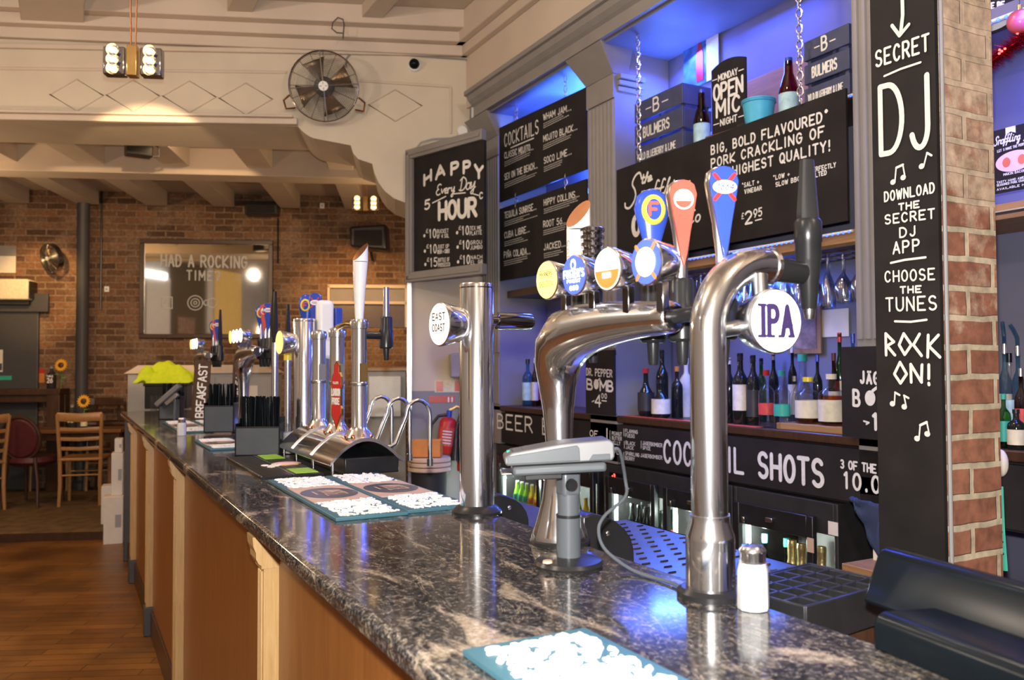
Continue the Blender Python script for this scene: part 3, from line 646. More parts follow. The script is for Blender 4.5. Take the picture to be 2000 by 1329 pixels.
# ------------------------------------------------------------------ back bar cabinetry
XB = 2.80; CT = 1.21
t = thing('back_bar', 'grey painted back bar with fluted pilasters, deep cornice and blue lit bays', 'back bar', (0, 0, 0))
cor = [(2.86, 3.36), (2.66, 3.36), (2.66, 3.43), (2.64, 3.445), (2.615, 3.47), (2.60, 3.50), (2.58, 3.505), (2.58, 3.535), (2.86, 3.535)]
YZ_ = Matrix(((1, 0, 0, 0), (0, 0, 1, 0), (0, 1, 0, 0), (0, 0, 0, 1)))
MB().prism(cor, -0.8, 5.62, YZ_).build('cornice', 'grey', t, smooth=False)
PIL = [(5.48, 5.75), (4.0, 4.28), (2.06, 2.33)]
for (y0, y1) in PIL:
    m_ = MB().box(XB, 3.2, y0, y1, 0.93, 3.36)
    m_.box(XB-0.012, XB, y0-0.004, y1+0.004, 3.06, 3.2)
    m_.box(XB-0.012, XB, y0-0.004, y1+0.004, 1.22, 1.56)
    o = m_.build('pilaster', 'grey', t, bevel=0.003)
    m_ = MB()
    nfl = 7; pw = (y1-y0)/nfl
    for q in range(nfl):
        m_.tube([(XB, y0+pw*(q+.5), 1.6), (XB, y0+pw*(q+.5), 3.05)], 0.013, 8, ry=pw*.42, side=(1, 0, 0))
    m_.build('fluting', 'grey', o)
    yc = (y0+y1)/2
    cp = [(0.0, 3.2), (-0.03, 3.2), (-0.135, 3.37), (0.0, 3.37)]
    m_ = MB()
    vs = [(XB-.012, y0-.004, 3.2), (XB-.012, y1+.004, 3.2), (XB-.135, y1+.055, 3.365), (XB-.135, y0-.055, 3.365), (XB+.1, y0-.004, 3.2), (XB+.1, y1+.004, 3.2), (XB+.1, y1+.055, 3.365), (XB+.1, y0-.055, 3.365)]
    m_.add(vs, [(0, 1, 2, 3), (0, 3, 7, 4), (1, 5, 6, 2), (4, 7, 6, 5), (3, 2, 6, 7), (0, 4, 5, 1)])
    for q in range(3): m_.box(XB+.02, 3.0, y0-.012-.012*q, y1+.012+.012*q, 3.1+q*.035, 3.13+q*.035)
    m_.build('capital', 'grey', o, bevel=0.004)
for (a, b) in ((4.28, 5.48), (2.33, 4.0), (-0.8, 2.06)):
    MB().box(3.2, 3.24, a, b, CT, 3.36).build('back_panel', 'bluewall', t, smooth=False)
    MB().box(2.70, 3.2, a, b, 3.345, 3.362).build('soffit', 'bluewall', t, smooth=False)
MB().box(2.86, 3.19, 2.335, 3.995, 2.60, 2.628).build('display_shelf', 'darkwood', t, bevel=0.002)
MB().box(2.84, 3.19, 2.335, 3.995, 2.0, 2.055).build('glass_shelf', 'pine', t, bevel=0.002)
MB().box(3.165, 3.19, 2.335, 3.45, 2.64, 3.0).build('timber_slat', 'pine', t, bevel=0.002)
MB().box(2.86, 3.19, 0.2, 2.055, 2.0, 2.055).build('glass_shelf', 'pine', t, bevel=0.002)
MB().box(2.84, 3.19, 0.2, 2.055, 2.70, 2.74).build('display_shelf', 'bluewall', t, bevel=0.002)
MB().box(2.86, 3.19, 4.285, 5.475, 2.0, 2.05).build('glass_shelf', 'darkwood', t, bevel=0.002)
for x_ in (2.93, 3.06):
    MB().tube([(x_, 2.34, 1.985), (x_, 3.99, 1.985)], 0.006, 8).build('glass_rail', 'chrome', t)
MB().tube([(2.83, 0.3, 2.02), (2.83, 2.05, 2.02)], 0.008, 8).build('gallery_rail', 'chrome', t)
MB().box(2.82, 3.2, 2.335, 3.995, 1.985, 2.0).build('shelf_lip', 'darkwood', t)
m_ = MB().box(2.80, 3.2, -0.8, 5.7, 1.17, CT)
tag(m_.build('back_bar_worktop', 'darkwood', bevel=0.006), 'dark wooden worktop of the back bar carrying the spirit bottles', 'worktop')
m_ = MB().box(2.84, 3.25, -0.8, 5.7, 0.93, 1.17); m_.build('apron', 'blackmatt', t, smooth=False)
# blue led strips
def led(name, label, p0, p1, r=0.008, m='led'):
    t_ = thing(name, label, 'led strip', p0)
    d_ = Vector(p1)-Vector(p0)
    MB().tube([(0, 0, 0), d_], r, 6).build('strip', 'white', t_)
    m2 = MB(); n_ = max(4, int(d_.length/0.028)); s_ = d_.normalized()
    side = Vector((-1, -0.6, 0)) if abs(s_.z) > .5 else Vector((-0.8, 0, -0.6))
    for i in range(n_): m2.ball(d_*((i+.5)/n_)+side.normalized()*r, r*.95, 6)
    m2.build('diodes', m, t_); return t_
led('led_strip', 'vertical blue led strip in the corner of the bay left of the open mic sign', (3.17, 3.96, 2.66), (3.17, 3.96, 3.12), 0.013, 'led_c')
led('led_strip', 'blue led strip along the shelf edge above the pork crackling board', (2.845, 3.97, 2.61), (2.845, 2.36, 2.61), 0.006)
led('led_strip', 'blue led strip along the shelf edge below the pork crackling board', (2.822, 3.97, 2.045), (2.822, 2.36, 2.045), 0.006)
led('led_strip', 'blue led strip glowing in the gap between the two cocktail boards', (3.02, 5.42, 2.655), (3.02, 4.32, 2.655), 0.016, 'led_c')
led('led_strip', 'blue led strip along the upper shelf right of the brick pier', (2.83, 2.04, 2.69), (2.83, 0.9, 2.69), 0.008)
lamp('led_glow', 'AREA', (3.05, 3.75, 3.30), 9, BLUE, 0.25, (3.0, 3.6, 2.6))
lamp('led_glow', 'AREA', (3.14, 3.9, 2.9), 9, (0.1, 0.22, 1), 0.2, (2.9, 3.3, 3.2), sizey=0.4)
lamp('led_glow', 'AREA', (3.0, 3.1, 3.3), 4, BLUE, 0.3, (3.0, 3.1, 2.6), sizey=0.5)
lamp('led_glow', 'AREA', (3.12, 4.7, 2.72), 34, (0.06, 0.16, 1), 0.12, (3.05, 4.7, 3.4), sizey=0.6)
lamp('led_glow', 'AREA', (3.1, 4.75, 1.98), 12, BLUE, 0.15, (3.12, 4.75, 1.2), sizey=0.7)
lamp('led_glow', 'AREA', (2.98, 3.15, 1.992), 8, (0.10, 0.18, 1), 0.2, (3.02, 3.15, 1.2), sizey=1.5)
lamp('led_glow', 'AREA', (3.14, 3.15, 1.975), 16, (0.08, 0.22, 1), 0.06, (3.17, 3.15, 1.6), sizey=1.5)
lamp('led_glow', 'AREA', (3.0, 1.5, 2.68), 24.2, BLUE, 0.25, (3.1, 1.5, 1.2), sizey=0.9)
lamp('led_glow', 'AREA', (3.0, 1.5, 3.3), 19.4, BLUE, 0.25, (3.1, 1.5, 2.2), sizey=0.9)
for (x, y, z, e) in ((3.13, 4.85, 3.30, 5),):
    t_ = thing('uplighter', 'small cyan spotlight glowing above the upper cocktails board', 'spotlight', (3.12, 4.80, 3.22))
    MB().lathe([(0.02, 0), (0.035, 0.05)], 14).build('shade', 'black', t_)
    MB().lathe([(0.0, 0.047), (0.03, 0.047)], 14, cap=False).build('lens', 'ledspot', t_)
    lamp('uplighter_glow', 'SPOT', (3.12, 4.80, 3.15), 9, (0.08, 0.4, 1), 0.02, (2.85, 4.7, 3.36), 1.6, 0.9)
t_ = thing('uplighter', 'small cyan lamp glowing behind the left end of the arched chrome font', 'spotlight', (3.1, 4.62, 1.62))
MB().box(-.06, 0.06, -.10, .10, -.05, .05).build('housing', 'black', t_, bevel=.01)
MB().box(-.066, -.06, -.085, .085, -.04, .04).build('lens', 'ledspot', t_)

# cocktails boards
s = Sign('cocktails_board', 'black chalkboard headed COCKTAILS, the upper board between the grey pilasters', 'menu board', side_frame(2.79, 5.455, 2.70))
MB().prism([(0, 0), (1.165, 0), (1.165, .505), (0, .55)], -0.012, 0).build('panel', 'chalk', s.t, smooth=False)
s.P('COCKTAILS', (986, 287), (1052, 260), 24, th=0.010, sp=.45); s.line([(998, 289), (1043, 270)], .008)
for (tx_, a, b) in (('CLASSIC MOJITO...', (986, 310), (1042, 292)), ('SEX ON THE BEACH...', (986, 352), (1050, 328)), ('WHAM JAM...', (1062, 235), (1116, 215)), ('MOJITO BLACK...', (1062, 277), (1128, 253)), ('SOCO LIME...', (1063, 320), (1117, 301))):
    s.P(tx_, a, b, 11.5, th=0.0068, sp=.4); s.scr((a[0], a[1]+8), b[0]-a[0], 2.6, 3, .0028)
s.done()
s = Sign('cocktails_board', 'black chalkboard listing TEQUILA SUNRISE to JACKED, the lower cocktails board', 'menu board', side_frame(2.79, 5.455, 2.12))
MB().prism([(0, 0), (1.165, 0), (1.165, .52), (0, .53)], -0.012, 0).build('panel', 'chalk', s.t, smooth=False)
for (tx_, a, b) in (('TEQUILA SUNRISE...', (986, 427), (1048, 409)), ('CUBA LIBRE...', (986, 466), (1035, 453)), ('PIÑA COLADA...', (985, 504), (1036, 496)), ('HIPPY COLLINS...', (1063, 402), (1132, 384)), ('ROOT 56...', (1062, 444), (1107, 436)), ('JACKED...', (1063, 489), (1105, 481))):
    s.P(tx_, a, b, 11.5, th=0.0068, sp=.4); s.scr((a[0], a[1]+8), b[0]-a[0], 2.6, 3, .0028)
s.done()
# pork crackling board
s = Sign('pork_crackling_board', 'wide black chalkboard advertising BIG, BOLD FLAVOURED pork crackling on chains', 'menu board', side_frame(2.80, 3.985, 2.085))
MB().box(0, 1.62, 0, 0.545, -0.012, 0).build('panel', 'chalk', s.t, smooth=False)
s.P('BIG, BOLD FLAVOURED*', (1390, 302), (1618, 235), 16.5, th=0.0088, sp=.55); s.P('PORK CRACKLING OF', (1390, 328), (1610, 266), 16.5, th=0.0088, sp=.55); s.P('THE HIGHEST QUALITY!', (1390, 354), (1622, 294), 16.5, th=0.0088, sp=.55)
for (tx_, a, b) in (('*SALT +', (1450, 367), (1483, 359)), ('VINEGAR', (1455, 379), (1488, 371)), ('*LOW +', (1511, 352), (1543, 344)), ('SLOW BBQ', (1516, 365), (1563, 353)), ('*PERFECTLY', (1579, 338), (1633, 326)), ('SALTED', (1582, 349), (1615, 341))):
    s.P(tx_, a, b, 8, th=0.0046, sp=.55)
s.P('£', (1449, 428), (1454, 427), 11, th=.004); s.P('2', (1456, 438), (1470, 435), 23, th=.010); s.P('95', (1473, 425), (1489, 421), 15, th=.007); s.line([(1476, 431), (1488, 428)], .006)
s.P('the', (1252, 360), (1273, 353), 19, th=.012, script=True, slant=.25); s.P('S', (1220, 407), (1248, 395), 58, th=.013, script=True, slant=.3)
s.P('naffling', (1250, 392), (1346, 372), 32, th=.011, script=True, slant=.3)
s.P('P', (1288, 452), (1312, 444), 52, th=.011, script=True, slant=.2); s.P('ig', (1312, 444), (1334, 438), 30, th=.010, script=True, slant=.2); s.P('Co', (1342, 438), (1368, 432), 26, th=.010, script=True, slant=.2)
c = s.uv(1243, 441); disc(s.mb, Matrix.Translation((0, 0, .002)), c[0], c[1], .045, .065)
s.done()
m_ = MB(); disc(m_, Matrix.Translation((0, 0, .003)), c[0]+.005, c[1], .014, .035); m_.build('snout_nostril', 'chalk', s.t, smooth=False)
# chains: interlocking wire links
def chain(name, label, p0, p1, link=0.034, r=0.0028, group=None):
    p0, p1 = Vector(p0), Vector(p1); m_ = MB(); L = (p1-p0).length; n_ = max(2, int(L/(link*.78)))
    t_ = thing(name, label, 'chain', p0, group=group)
    for i in range(n_):
        c_ = (p1-p0)*((i+.5)/n_); a_ = PI/2*(i % 2)+.4
        pts = [(c_.x+math.cos(a_)*link*.30*math.cos(q*PI/5), c_.y+math.sin(a_)*link*.30*math.cos(q*PI/5), c_.z+link*.5*math.sin(q*PI/5)) for q in range(10)]
        m_.tube(pts, r, 5, closed=True)
    m_.build('chain_links', 'chrome', t_); return t_
def topz(y): return 3.345
for (px, y_, zb, lab) in ((1248, None, 2.63, 'long steel chain holding the left end of the pork crackling board'), (1565, None, 2.63, 'long steel chain holding the right end of the pork crackling board'), (1009, None, 3.235, 'short steel chain at the left of the upper cocktails board'), (1105, None, 3.215, 'short steel chain at the right of the upper cocktails board'), (1008, 0, 2.61, 'short chain link pair joining the two cocktail boards at the left'), (1105, 0, 2.61, 'short chain link pair joining the two cocktail boards at the right')):
    P = onx(px, 300, 2.79); big = 'pork' in lab
    chain('chain', lab, (2.79, P.y, zb), (2.79, P.y, 3.35 if y_ is None else 2.72), 0.043 if big else .036, .0036 if big else .0028)
# happy hour board across the corner
dl, dr = 6.36, 5.78
pl = CAM+ray(797, 553)*dl; pr = CAM+ray(947, 553)*dr; ud = (pr-pl); ud.z = 0; Wd = ud.length
pl.z = zrow(pl.x, pl.y, 553)
s = Sign('happy_hour_board', 'grey framed chalkboard reading HAPPY HOUR beside the end of the back bar', 'menu board', frame(pl, ud, (0, 0, 1)))
H_ = s.uv(797, 295)[1]
m_ = MB()
fwid = .075
for (a0, a1, b0, b1) in ((0, Wd, 0, fwid), (0, Wd, H_-fwid, H_), (0, fwid, fwid, H_-fwid)):
    m_.box(a0, a1, b0, b1, -0.02, 0.03); 
m_.box(.02, .05, 0.02, H_-.02, .03, .038).box(.02, Wd-.02, .02, .05, .03, .038).box(.02, Wd-.02, H_-.05, H_-.02, .03, .038)
m_.build('frame', 'greyd', s.t, bevel=.004); s.t.children[0].data.materials[0] = M['grey']
MB().box(fwid, Wd, fwid, H_-fwid, -0.02, 0.004).build('panel', 'chalk', s.t, smooth=False)
Z5 = .006
for ch, a, b, h_, an in (('H', (830, 362), (843, 352), 19, 0), ('A', (853, 350), (869, 341), 21, 0), ('P', (883, 341), (897, 337), 21, 0), ('P', (907, 338), (920, 336), 21, 0), ('Y', (929, 346), (944, 349), 23, 0)):
    s.P(ch, a, b, h_, Z5, th=.024)
s.P('Every', (852, 382), (888, 376), 20, Z5, th=.010, script=True, slant=.2); s.P('Day', (897, 374), (928, 368), 25, Z5, th=.010, script=True, slant=.2)
s.line([(846, 397), (872, 384)], .009, Z5); s.line([(888, 379), (910, 377)], .009, Z5); s.line([(925, 379), (936, 382)], .008, Z5); s.P('5', (831, 410), (841, 407), 17, Z5, th=.014); s.P('C', (938, 389), (944, 388), 12, Z5, th=.010)
s.P('HOUR', (859, 429), (931, 421), 32, Z5, th=.030, sp=.38)
for (x, y, n_, l1, l2) in ((840, 465, '10', 'BUCKET', 'OF 4 SOL'), (841, 495, '10', 'JUST UP', 'BEER + CIDER'), (842, 521, '15', 'BOTTLE OF', 'PROSECCO'), (904, 459, '10', 'TEX ME', 'PLATTE'), (905, 487, '10', 'GROU', 'JUMBO'), (906, 516, '10', 'NACH', 'EL GR')):
    s.P(n_, (x, y), (x+13, y-1), 16, Z5, th=.0095, sp=.5); s.P('£', (x-7, y-10), (x-2, y-10), 7, Z5, th=.004)
    e_ = 22 if x < 880 else 23
    s.P(l1, (x+15, y-9), (x+15+22, y-10.5), 7, Z5, th=.0042, sp=.5); s.P(l2, (x+15, y+1), (x+15+23, y-1), 7, Z5, th=.0042, sp=.5)
    c = s.uv(x-10, y-4); disc(s.mb, Matrix.Translation((0, 0, Z5)), c[0], c[1], .012)
s.done()
# fascia sign under the worktop
s = Sign('shots_sign', 'long black fascia lettered COCKTAIL SHOTS below the back bar worktop', 'sign', side_frame(2.80, 5.46, 0.945))
MB().box(0, 4.6, 0, 0.215, -0.03, 0).build('panel', 'chalk', s.t, smooth=False)
s.P('BEER B', (972, 836), (1075, 850), 27, th=.013, sp=.45); s.P('OF', (1153, 852), (1168, 854), 11, th=.006); s.P('ER', (1153, 878), (1178, 882), 20, th=.011); s.line([(1186, 838), (1186, 872)], .010)
for (tx_, a, b) in (('PEANUT', (1196, 850), (1215, 852)), ('BUTTER', (1196, 859), (1215, 861)), ('JELLY', (1196, 868), (1212, 870)), ('BFL', (1196, 886), (1209, 888)), ('FLAMING', (1222, 845), (1246, 848)), ('FUEGO', (1222, 854), (1240, 856)), ('BLACK', (1223, 868), (1241, 871)), ('JACK', (1223, 877), (1238, 879)), ('SPARKLING', (1222, 889), (1249, 893)), ('BERRY', (1222, 898), (1240, 901)), ('JÄGERBOMBER', (1256, 869), (1294, 874)), ('SPICE', (1256, 878), (1271, 880)), ('JÄGERBOMBER', (1252, 893), (1294, 898))):
    s.P(tx_, a, b, 6.5, th=.0032, sp=.4)
for (a, b) in (((1192, 842), (1192, 866)), ((1219, 838), (1219, 852)), ((1220, 862), (1220, 876)), ((1219, 884), (1219, 900)), ((1253, 862), (1253, 876))): s.line([a, b], .004)
s.P('COCKTAIL', (1298, 902), (1452, 925), 41, th=.017, sp=.5); s.P('SHOTS', (1483, 931), (1608, 951), 46, th=.020, sp=.5)
s.P('3 OF THE SAME', (1643, 914), (1762, 932), 15, th=.0075, sp=.5); s.P('10.00', (1650, 953), (1745, 968), 30, th=.0115, sp=.5)
s.done()
# small upright drink signs
s = Sign('bomb_sign', 'small black sign reading BOMB 4.00 standing below the second pilaster', 'sign', side_frame(2.775, 4.29, CT))
Hs = .38; MB().box(0, .30, 0, Hs, -0.012, 0).build('panel', 'chalk', s.t, smooth=False)
s.P('DR. PEPPER', (1146, 733), (1196, 737), 13, th=.007, sp=.45); s.P('B', (1147, 760), (1158, 762), 19, th=.013); s.P('MB', (1173, 763), (1198, 765), 19, th=.013, sp=.25)
c = s.uv(1165, 751); disc(s.mb, Matrix.Translation((0, 0, .002)), c[0], c[1], .027, .03); s.line([(1168, 744), (1172, 740)], .009)
s.P('4', (1163, 794), (1174, 795), 22, th=.010); s.P('00', (1175, 778), (1186, 779), 9, th=.005); s.line([(1176, 783), (1185, 784)], .006); s.line([(1157, 785), (1161, 783)], .006); s.done()
s = Sign('bomb_sign', 'small black sign lettered JÄ and BO standing against the brick pier side', 'sign', side_frame(2.76, 2.375, CT))
MB().box(0, .34, 0, .36, -0.012, 0).build('panel', 'chalk', s.t, smooth=False)
s.P('JÄGER', (1682, 748), (1745, 753), 22, th=.010, sp=.6); s.P('B', (1668, 792), (1680, 794), 30, th=.012); c = s.uv(1700, 778); disc(s.mb, Matrix.Translation((0, 0, .002)), c[0], c[1],   .024, .030); s.line([(1705, 764), (1714, 757)], .012)
s.line([(1688, 823), (1698, 826), (1693, 829)], .007); s.P('1', (1706, 838), (1716, 840), 30, th=.013); s.done()
# tall board on the pier
s = Sign('secret_dj_board', 'tall narrow black board lettered SECRET DJ ROCK ON! on the brick pier', 'sign', side_frame(1.985, 1.588, 0.75))
MB().box(0, .196, 0, 3.3, -0.013, 0).build('panel', 'chalk', s.t, smooth=False)
s.line([(1762, -60), (1764, 30), (1760, 66)], .011); s.line([(1743, 50), (1758, 70), (1776, 48)], .010)
s.P('SECRET', (1712, 131), (1815, 98), 30, th=.0068, sp=.55); s.line([(1728, 149), (1760, 135), (1799, 122)], .006)
s.mb.cur = 0
s.P('DJ', (1722, 302), (1822, 284), 132, th=.0155, sp=.35)
def note(x, y, h, two, lean=0.18):
    c = s.uv(x, y); disc(s.mb, Matrix.Translation((0, 0, .002)), c[0], c[1], .0085, .0075); s.line([(x+4, y), (x+4+lean*h*.5, y-h)], .0045)
    if two:
        c = s.uv(x+20, y-9); disc(s.mb, Matrix.Translation((0, 0, .002)), c[0], c[1], .0085, .0075); s.line([(x+24, y-9), (x+4+lean*h*.5+13, y-h-6)], .0045); s.line([(x+4+lean*h*.5, y-h), (x+4+lean*h*.5+13, y-h-6)], .007)
    else: s.line([(x+4+lean*h*.5, y-h), (x+4+lean*h*.5+9, y-h+5)], .006)
note(1745, 356, 28, True); note(1801, 325, 26, False, .5)
for (tx_, a, b, h_, th_) in (('DOWNLOAD', (1729, 394), (1826, 376), 18, .0062), ('THE', (1757, 411), (1796, 405), 12, .0062), ('SECRET', (1730, 438), (1826, 426), 17, .0062), ('DJ', (1759, 464), (1790, 460), 18, .0062), ('APP', (1746, 496), (1797, 490), 22, .0068), ('CHOOSE', (1730, 551), (1826, 546), 20, .0062), ('THE', (1760, 573), (1800, 571), 12, .0062), ('TUNES', (1732, 608), (1830, 605), 25, .0068)):
    s.P(tx_, a, b, h_, th=th_*.8, sp=.55)
s.line([(1741, 514), (1768, 508), (1809, 503)], .0062); s.line([(1749, 628), (1780, 629), (1811, 625)], .0062)
# angular ROCK ON!
def seg(pts): s.line(pts, .0085)
seg([(1732, 694), (1731, 652)]); seg([(1731, 652), (1747, 668), (1734, 676), (1749, 694)]); seg([(1766, 652), (1757, 674), (1768, 693), (1781, 674), (1766, 652)]); seg([(1797, 653), (1785, 674), (1801, 695)]); seg([(1814, 655), (1813, 698)]); seg([(1834, 655), (1815, 676), (1837, 698)])
seg([(1759, 708), (1748, 731), (1760, 749), (1772, 731), (1759, 708)]); seg([(1781, 747), (1780, 712)]); seg([(1780, 712), (1801, 747), (1802, 713)]); seg([(1815, 713), (1815, 740)]); seg([(1815, 749), (1815.5, 752)])
note(1744, 789, 22, False, .1); note(1767, 795, 22, False, -.4); note(1792, 857, 26, True)
s.done()

# ------------------------------------------------------------------ bottles and glasses
def bottle(name, label, P, h, r, glass='glassdark', cap='black', lab=None, kind='spirit', liquid=None, fill=.6, group=None, lz=(.12, .5), pour=False):
    t_ = thing(name, label, 'bottle', P, random.uniform(0, 6), group=group)
    if kind == 'spirit': pr = [(0, 0), (.92, 0), (1, .02), (1, .58), (.93, .64), (.62, .70), (.38, .74), (.33, .78), (.33, .93), (.38, .935), (.38, .96), (0, .96)]
    elif kind == 'wine': pr = [(0, 0), (.92, 0), (1, .02), (1, .58), (.9, .65), (.55, .72), (.38, .77), (.35, .95), (.40, .955), (.40, .985), (0, .985)]
    elif kind == 'round': pr = [(0, 0), (.7, 0), (.92, .05), (1, .22), (.96, .40), (.75, .52), (.42, .62), (.30, .72), (.28, .93), (.34, .935), (.34, .965), (0, .965)]
    elif kind == 'champ': pr = [(0, 0), (.95, 0), (1, .03), (1, .45), (.85, .56), (.55, .68), (.36, .80), (.33, .94), (0, .94)]
    else: pr = [(0, 0), (.9, 0), (1, .02), (.98, .2), (.93, .3), (1, .46), (.75, .62), (.45, .76), (.40, .95), (0, .95)]
    MB().lathe([(a*r, b*h) for a, b in pr], 18).build('body', glass, t_)
    if liquid: MB().lathe([(0, .02*h), (r*.9, .02*h)]+[(r*.93, .05*h), (r*.93, .58*h*fill), (0, .58*h*fill)], 18).build('liquid', liquid, t_)
    if kind == 'champ': MB().lathe([(1.02*r*.93, .50*h), (.88*r, .56*h), (.58*r, .68*h), (.40*r, .80*h), (.42*r, .93*h), (.46*r, .95*h), (.40*r, 1.0*h), (0, h)], 16, cap=False).build('foil', 'gold', t_)
    else: MB().lathe([(.40*r, .90*h), (.40*r, h), (0, h)], 14, cap=False).build('cap', cap, t_)
    if lab: MB().lathe([(r*1.012, lz[0]*h), (r*1.012, lz[1]*h)], 18, cap=False).build('label_band', lab, t_)
    if pour: MB().tube([(0, 0, h), (0, 0, h*1.08), (.012, 0, h*1.17), (.022, 0, h*1.22)], .007, 8).build('pourer', 'glassblue', t_)
    return t_
def bpx(px, ytop, ybase, X, wpx, label, zb=CT, **kw):
    P = onx(px, ybase, X); P.z = zb; d_ = dep(P); h = zrow(P.x, P.y, ytop)-zb; r = wpx/2*d_/F*1.08
    return bottle('bottle', label, P, max(h, .12), max(.022, min(r, .055)), **kw)
bpx(1262, 720, 810, 2.90, 30, 'dark squat liqueur bottle with red cap, leftmost in the middle bay', cap='red', kind='round', lab='label_k')
bpx(1294, 684, 810, 3.02, 22, 'tall dark bottle with a pale neck band behind the squat liqueur bottle', cap='black', kind='wine')
bpx(1291, 742, 813, 2.87, 34, 'short dark bottle with a cream label in front of the tall dark one', cap='black', kind='round', lab='label_c')
bpx(1323, 716, 815, 2.97, 21, 'dark bottle with an orange cap left of the curved chrome column', cap='orange')
bpx(1341, 700, 812, 3.06, 24, 'pale pink labelled bottle just left of the curved chrome column', glass='paper', cap='white', lab='label_c')
bpx(1425, 699, 824, 2.93, 20, 'slim dark wine bottle just right of the curved chrome column', kind='wine', cap='label_c')
bpx(1447, 690, 826, 2.89, 28, 'dark wine bottle with a large cream label on the back bar', kind='wine', lab='label_c', lz=(.2, .56))
bpx(1472, 694, 829, 2.92, 26, 'dark wine bottle with a black label beside the cream labelled one', kind='wine', lab='label_k')
bpx(1498, 723, 833, 2.87, 29, 'clear tequila bottle with red cap and red label', glass='glass', cap='red', lab='label_r', lz=(.22, .42))
bpx(1528, 724, 833, 2.86, 29, 'clear tequila bottle with green cap and green label', glass='glass', cap='label_g', lab='label_g', lz=(.22, .42))
bpx(1553, 735, 834, 2.90, 20, 'clear etched glass bottle right of the green capped tequila', glass='glass', cap='steel')
bpx(1569, 692, 812, 3.05, 42, 'tall clear bottle with teal cap behind the half full amber bottle', glass='glass', cap='label_g', kind='round')
RB = CT+.03
m_ = MB().box(2.83, 2.97, 2.395, 2.80, CT, RB); tag(m_.build('wooden_riser', 'pine', bevel=.003), 'low pale wooden plinth under two amber bottles on the back bar', 'plinth')
bpx(1579, 737, 830, 2.90, 46, 'half empty rum bottle with cream label on the wooden plinth', zb=RB, glass='glass', cap='yellow', lab='label_c', liquid='amber', fill=.5)
bpx(1625, 731, 833, 2.89, 52, 'full amber rum bottle with cream label at the right of the plinth', zb=RB, glass='glass', cap='label_c', lab='label_c', liquid='amber', fill=1.0, lz=(.08, .5))
bpx(1598, 693, 812, 3.08, 17, 'slim dark bottle behind the two rum bottles', cap='blue')
bpx(1630, 690, 814, 3.02, 20, 'bottle with a purple cap behind the full amber rum', glass='glassbrown', cap='burgundy', lab='label_c')
bpx(1642, 650, 812, 3.06, 19, 'tall green bottle with a red neck at the right of the bay', glass='glassgreen', cap='red', kind='wine', lab='label_c')
bpx(1668, 652, 812, 3.10, 20, 'pale blue gin bottle beside the right pilaster', glass='glassblue', cap='blue', lab='label_b')
bpx(1549, 674, 806, 3.13, 16, 'tall slim bottle with a white cap in the back row', cap='white', lab='label_c')
bpx(1512, 690, 808, 3.13, 18, 'dark bottle with silver neck behind the red capped tequila', cap='steel', kind='wine')
bpx(1488, 700, 808, 3.12, 18, 'green wine bottle in the back row behind the wine labels', glass='glassgreen', cap='black', kind='wine')
bpx(1031, 702, 786, 2.95, 20, 'square blue gin bottle with pale label in the left bay', glass='glassblue', cap='black', lab='label_b')
bpx(1045, 700, 788, 2.96, 12, 'pink gin bottle beside the blue gin bottle', glass='ruby', cap='label_c', lab='label_c')
bpx(1056, 690, 786, 3.02, 12, 'slim red labelled bottle behind the arched chrome font', glass='glassbrown', cap='red', lab='label_r')
# red bar runner on the worktop edge
tag(MB().box(2.805, 2.85, 2.9, 3.95, CT, CT+.004).build('bar_runner', 'redsoft', bevel=.001), 'narrow red bar runner along the front edge of the back bar', 'runner')
# hanging stemware
def glass_proto():
    pr = [(.035, 0), (.036, -.003), (.006, -.008), (.0045, -.02), (.0045, -.085), (.012, -.095), (.034, -.13), (.037, -.165), (.031, -.205), (.0295, -.205), (.0355, -.165), (.032, -.131), (.0, -.10)]
    return MB().lathe(pr, 14, cap=False)
GP = glass_proto()
fl = MB().lathe([(.032, 0), (.033, -.003), (.005, -.008), (.004, -.07), (.012, -.085), (.026, -.13), (.027, -.19), (.023, -.225), (.0217, -.225), (.0255, -.19), (.024, -.131), (0, -.09)], 14, cap=False)
g0 = None; f0 = None
for i in range(19):
    for j, x_ in enumerate((2.93, 3.06)):
        y_ = 2.42+i*0.083+(0.02 if j else 0)
        P = Vector((x_, y_, 1.979))
        kind_f = (i*2+j) % 3 == 1
        if kind_f:
            if f0 is None: f0 = fl.build('champagne_flute', 'crystal'); tag(f0, 'clear champagne flute hanging upside down from the rack under the shelf', 'glass', 'champagne flutes hanging in the rack'); o = f0
            else: o = f0.copy(); COL.objects.link(o)
        else:
            if g0 is None: g0 = GP.build('wine_glass', 'crystal'); tag(g0, 'clear wine glass hanging upside down from the rack under the shelf', 'glass', 'wine glasses hanging in the rack'); o = g0
            else: o = g0.copy(); COL.objects.link(o)
        o.location = P
# framed print at the back of the bay and white sheets
P = onx(1570, 695, 3.19); s = Sign('framed_print', 'brown framed print on the wall between the hanging glasses and the bottles', 'picture', side_frame(3.185, onx(1541, 650, 3.185).y, zrow(*onx(1570, 690, 3.185).xy, 692)))
MB().box(0, .21, 0, .25, 0, .012).build('frame', 'pine', s.t, bevel=.003); MB().box(.025, .185, .025, .225, .012, .014).build('print', 'pic', s.t)
s = Sign('paper_sheet', 'pale paper notice on the wall right of the brown framed print', 'notice', side_frame(3.192, onx(1604, 640, 3.19).y, 1.63)); MB().box(0, .16, 0, .13, 0, .003).build('sheet', 'paper', s.t)

